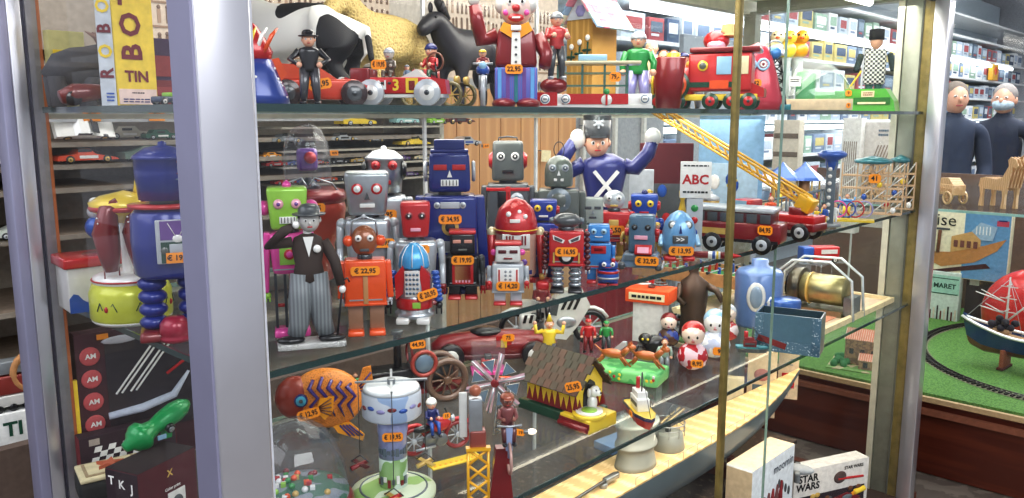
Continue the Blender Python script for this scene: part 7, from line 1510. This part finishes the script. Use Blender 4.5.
for px, w, lab in ((905, 46, 'pale wooden bridge puzzle seen past the end post'), (884, 40, 'pale wooden tower puzzle left of the bridge puzzle')):
    q = atx(px, 205, NX+.3); t = Thing('wooden_puzzle', lab, 'wooden puzzle', Vector((q.x, q.y, zs+.001)), rz=-PI/2); b = t.b()
    for lv in range(4): b.box((0, 0, 4+lv*10), (w, 14, 2), WP)
    for i in range(7):
        b.box((-w/2+i*w/6, -6, 18), (2, 2, 36), WP)
        if i < 6: b.tube([(-w/2+i*w/6, -6, 4), (-w/2+(i+1)*w/6, -6, 14)], .8, WP, 5); b.ring((-w/2+(i+.5)*w/6, -6, 30), 3, .7, WP, 'y', 10)
    t.add('framework', b)
# ================================================================ aisle beyond: long shelves of boxes, two people standing in for reflections
SH = bpy.data.objects.new('long_store_shelf', None); COL.objects.link(SH); tag(SH, 'long store shelving stacked with small boxes along the far aisle', 'store shelf')
def spart(n, b): return b.build(n, SH)
spart('back_panel', MB().box((9.4, 2.75, 1.6), (11.4, .03, 3.2), matte(C(190,206,216))))
rows = [.55, .85, 1.12, 1.42, 1.70, 1.96, 2.22, 2.48, 2.74]
for z in rows: spart('shelf_board', MB().box((9.4, 2.5, z-.02), (11.4, .48, .025), matte(C(230,234,236))))
bc = [C(214,222,230), C(186,202,222), C(236,240,242), C(120,140,170), C(90,110,130), C(170,80,84), C(206,190,120), C(150,180,160), C(230,232,236), C(70,90,120), C(196,210,222), C(140,160,180)]
protos = []
for i, c in enumerate(bc):
    b = MB(); b.box((0, 0, .10), (.2, .22, .2), matte(c), bev=.003); b.box((0, -.1115, .12), (.15, .002, .09), matte(bc[(i*5+3) % 12])); b.box((-.02, -.113, .05), (.1, .002, .02), matte(bc[(i*7+1) % 12])); o = b.build('stock_box'); protos.append(o)
cnt = 0; used = set()
gl = {0: 'pale', 1: 'light blue', 2: 'white', 3: 'blue-grey', 4: 'dark slate', 5: 'red', 6: 'ochre', 7: 'pale green', 8: 'off-white', 9: 'navy', 10: 'ice blue', 11: 'grey-blue'}
for r_, z in enumerate(rows):
    x = 3.95 if r_ > 1 else 5
    while x < 14.6 and cnt < 290:
        i = random.randrange(12); s = random.uniform(.7, 1.55)
        o = protos[i] if i not in used else protos[i].copy()
        if i in used: COL.objects.link(o)
        used.add(i); w = s*.2; o.location = (x+w/2, 2.40, z-.006); o.scale = (s, 1, random.uniform(.75, 1.0)); x += w+random.uniform(.005, .06); cnt += 1
        tag(o, '%s printed box on the long store shelf in the far aisle' % gl[i], 'box', '%s boxes on the far shelf' % gl[i])
for z, x0, x1 in ((1.40, 4, 14), (2.2, 4, 14)):
    b = MB(); b.box(((x0+x1)/2, 2.245, z-.05), (x1-x0, .03, .04), emis((.95, .98, 1), 5)); tag(b.build('strip_light'), 'bright white strip light under the %s shelf of boxes in the aisle' % ('lower' if z < 2 else 'upper'), 'light')
# solid people standing in for figures reflected in the glass
def reflected_person(lab, p, coat, hairc, H=1.68, mask=False, yaw=0., turn=0.):
    t = Thing('person', lab, 'person', p, yaw, k=1.); k = H/1.7
    V = [(0, 0, .95, .14, .105), (0, 0, 1.12, .135, .10), (0, .01, 1.30, .165, .11), (0, .01, 1.41, .10, .08), (0, 0, 1.48, .055, .055), (0, -.01, 1.53, .05, .05)]; E = [(0, 1), (1, 2), (2, 3), (3, 4), (4, 5)]
    for s in (-1, 1):
        n = len(V); V += [(s*.18, .01, 1.38, .062, .062), (s*.235, .03, 1.13, .052, .052), (s*.20, -.10, .94, .038, .038), (s*.19, -.15, .89, .03, .022)]; E += [(3, n), (n, n+1), (n+1, n+2), (n+2, n+3)]
        for q in range(4): m = len(V); V += [(s*(.165+q*.017), -.175, .868, .010, .010), (s*(.162+q*.018), -.205-.008*(q in (1, 2)), .835, .009, .009), (s*(.164+q*.016), -.205-.006*(q in (1, 2)), .80+.006*(q == 3), .008, .008)]; E += [(n+3, m), (m, m+1), (m+1, m+2)]
        m = len(V); V += [(s*.155, -.165, .885, .011, .011), (s*.135, -.185, .858, .009, .009)]; E += [(n+3, m), (m, m+1)]
        n = len(V); V += [(s*.09, 0, .86, .095, .10), (s*.10, -.01, .50, .065, .065), (s*.105, .02, .10, .045, .045), (s*.11, -.10, .035, .042, .03)]; E += [(0, n), (n, n+1), (n+1, n+2), (n+2, n+3)]
    skin('body', V, E, mat(coat, .8), t.r, k)
    t.k = k; b = t.b(); b.sph((0, -.01, 1.60), (.074, .092, .105), SKN, 20, 14); b.sph((0, -.105, 1.595), (.013, .018, .02), SKN, 8, 6)
    for s in (-1, 1): b.sph((s*.075, 0, 1.595), (.012, .02, .028), SKN, 8, 6); b.sph((s*.028, -.092, 1.618), (.013, .008, .008), tin('white'), 8, 6); b.sph((s*.028, -.099, 1.618), (.005, .004, .006), INK, 6, 4)
    b.box((0, -.09, 1.555), (.042, .01, .01), matte(C(180,90,90)), bev=.003); h = t.add('head', b); b = t.b(); b.sph((0, .012, 1.635), (.082, .094, .088), mat(hairc, .85), 18, 10, z0=-.35); t.add('hair', b)
    if mask: b = t.b(); b.sph((0, -.03, 1.568), (.072, .088, .05), matte(C(186,210,224)), 16, 10); t.add('face_mask', b)
    b = t.b()
    for s in (-1, 1): b.sph((s*.19, -.16, .875), (.034, .04, .04), SKN, 10, 8)
    t.add('hands', b)
    if turn: t.r.rotation_euler.z += turn
    return t
g0 = aty(958, 150, .95); sp = ray(954, 116); sp.z = 0; sp.normalize(); q = CAMP+sp*6.3; reflected_person('balding person in dark navy jacket, stand-in for the left reflection', Vector((q.x, q.y, 0)), C(42,54,78), C(120,108,98), 1.66, False, .3)
sp = ray(1003, 116); sp.z = 0; sp.normalize(); q = CAMP+sp*6.9; reflected_person('grey-haired person in dark jacket and pale face mask, stand-in for the right reflection', Vector((q.x, q.y, 0)), C(34,42,62), C(150,144,140), 1.66, True, -.2)
t = Thing('orange_stuffed_box', 'orange-yellow boxed toy on the shelf above the two people', 'box', Vector((11.3, 2.30, 1.70)), rz=0, k=.001); q = aty(993, 58, 2.26); t.r.location = (q.x, 2.24, 1.96-.006); b = t.b(); b.box((0, 0, 110), (300, 60, 220), matte(C(240,180,50)), bev=8); b.sph((0, -32, 130), (80, 8, 60), matte('orange'), 12, 8); t.add('carton', b)
struct('wall_panel_grey', MB().box((4.6, 1.9, 1.0), (1.1, .03, 1.9), matte(C(150,158,166))))
# ================================================================ lights and camera
def area(name, loc, rot, size, sy, e, col=(1, 1, 1)):
    l = bpy.data.lights.new(name, 'AREA'); l.shape = 'RECTANGLE'; l.size = size; l.size_y = sy; l.energy = e; l.color = col
    o = bpy.data.objects.new(name, l); COL.objects.link(o); o.location = loc; o.rotation_euler = rot; return o
area('case_light', (1.5, .22, 1.83), (0, 0, 0), 2.3, .25, 11, (1, .96, .88))
area('case_fill_mid', (1.6, .40, 1.44), (0, 0, 0), 2.3, .3, 6, (1, .96, .9))  # added fill for brightness over the middle shelf, no lamp fitted here
area('shop_light_front', (-.2, -2.6, 3.1), (math.radians(38), 0, math.radians(-12)), 3.5, 1.4, 100, (.97, .98, 1))
area('shop_light_left', (-1.6, .6, 2.6), (0, math.radians(-48), 0), 1.5, 2.2, 20, (.92, .92, 1))
area('aisle_light', (8, 0, 3.2), (0, 0, 0), 9, 1.6, 260, (.96, .98, 1))
area('neighbour_light', (3.5, -.2, 1.95), (0, 0, 0), .6, 2, 8, (1, .97, .92))
area('behind_light', (1.2, 1.05, 2.7), (math.radians(12), 0, 0), 3, .5, 22, (1, .97, .92))
area('case_fill_low', (1.5, .30, 1.105), (0, 0, 0), 2.3, .3, 5, (1, .96, .9))  # added fill brightening the lower shelf, not a fitted lamp
area('base_light', (1.5, .1, .76), (math.radians(15), 0, 0), 2., .1, 5, (1, .86, .66))
w = bpy.data.worlds.new('shop_surroundings'); SC.world = w; w.use_nodes = True; bg = w.node_tree.nodes['Background']; bg.inputs['Color'].default_value = (.80, .82, .90, 1); bg.inputs['Strength'].default_value = .62
cam = bpy.data.cameras.new('camera'); co = bpy.data.objects.new('camera', cam); COL.objects.link(co); co.location = CAMP
cam.sensor_width = 36; cam.lens = F/1024*36; cam.clip_start = .02; co.rotation_euler = (PI/2-PIT, 0, A0-PI/2); SC.camera = co
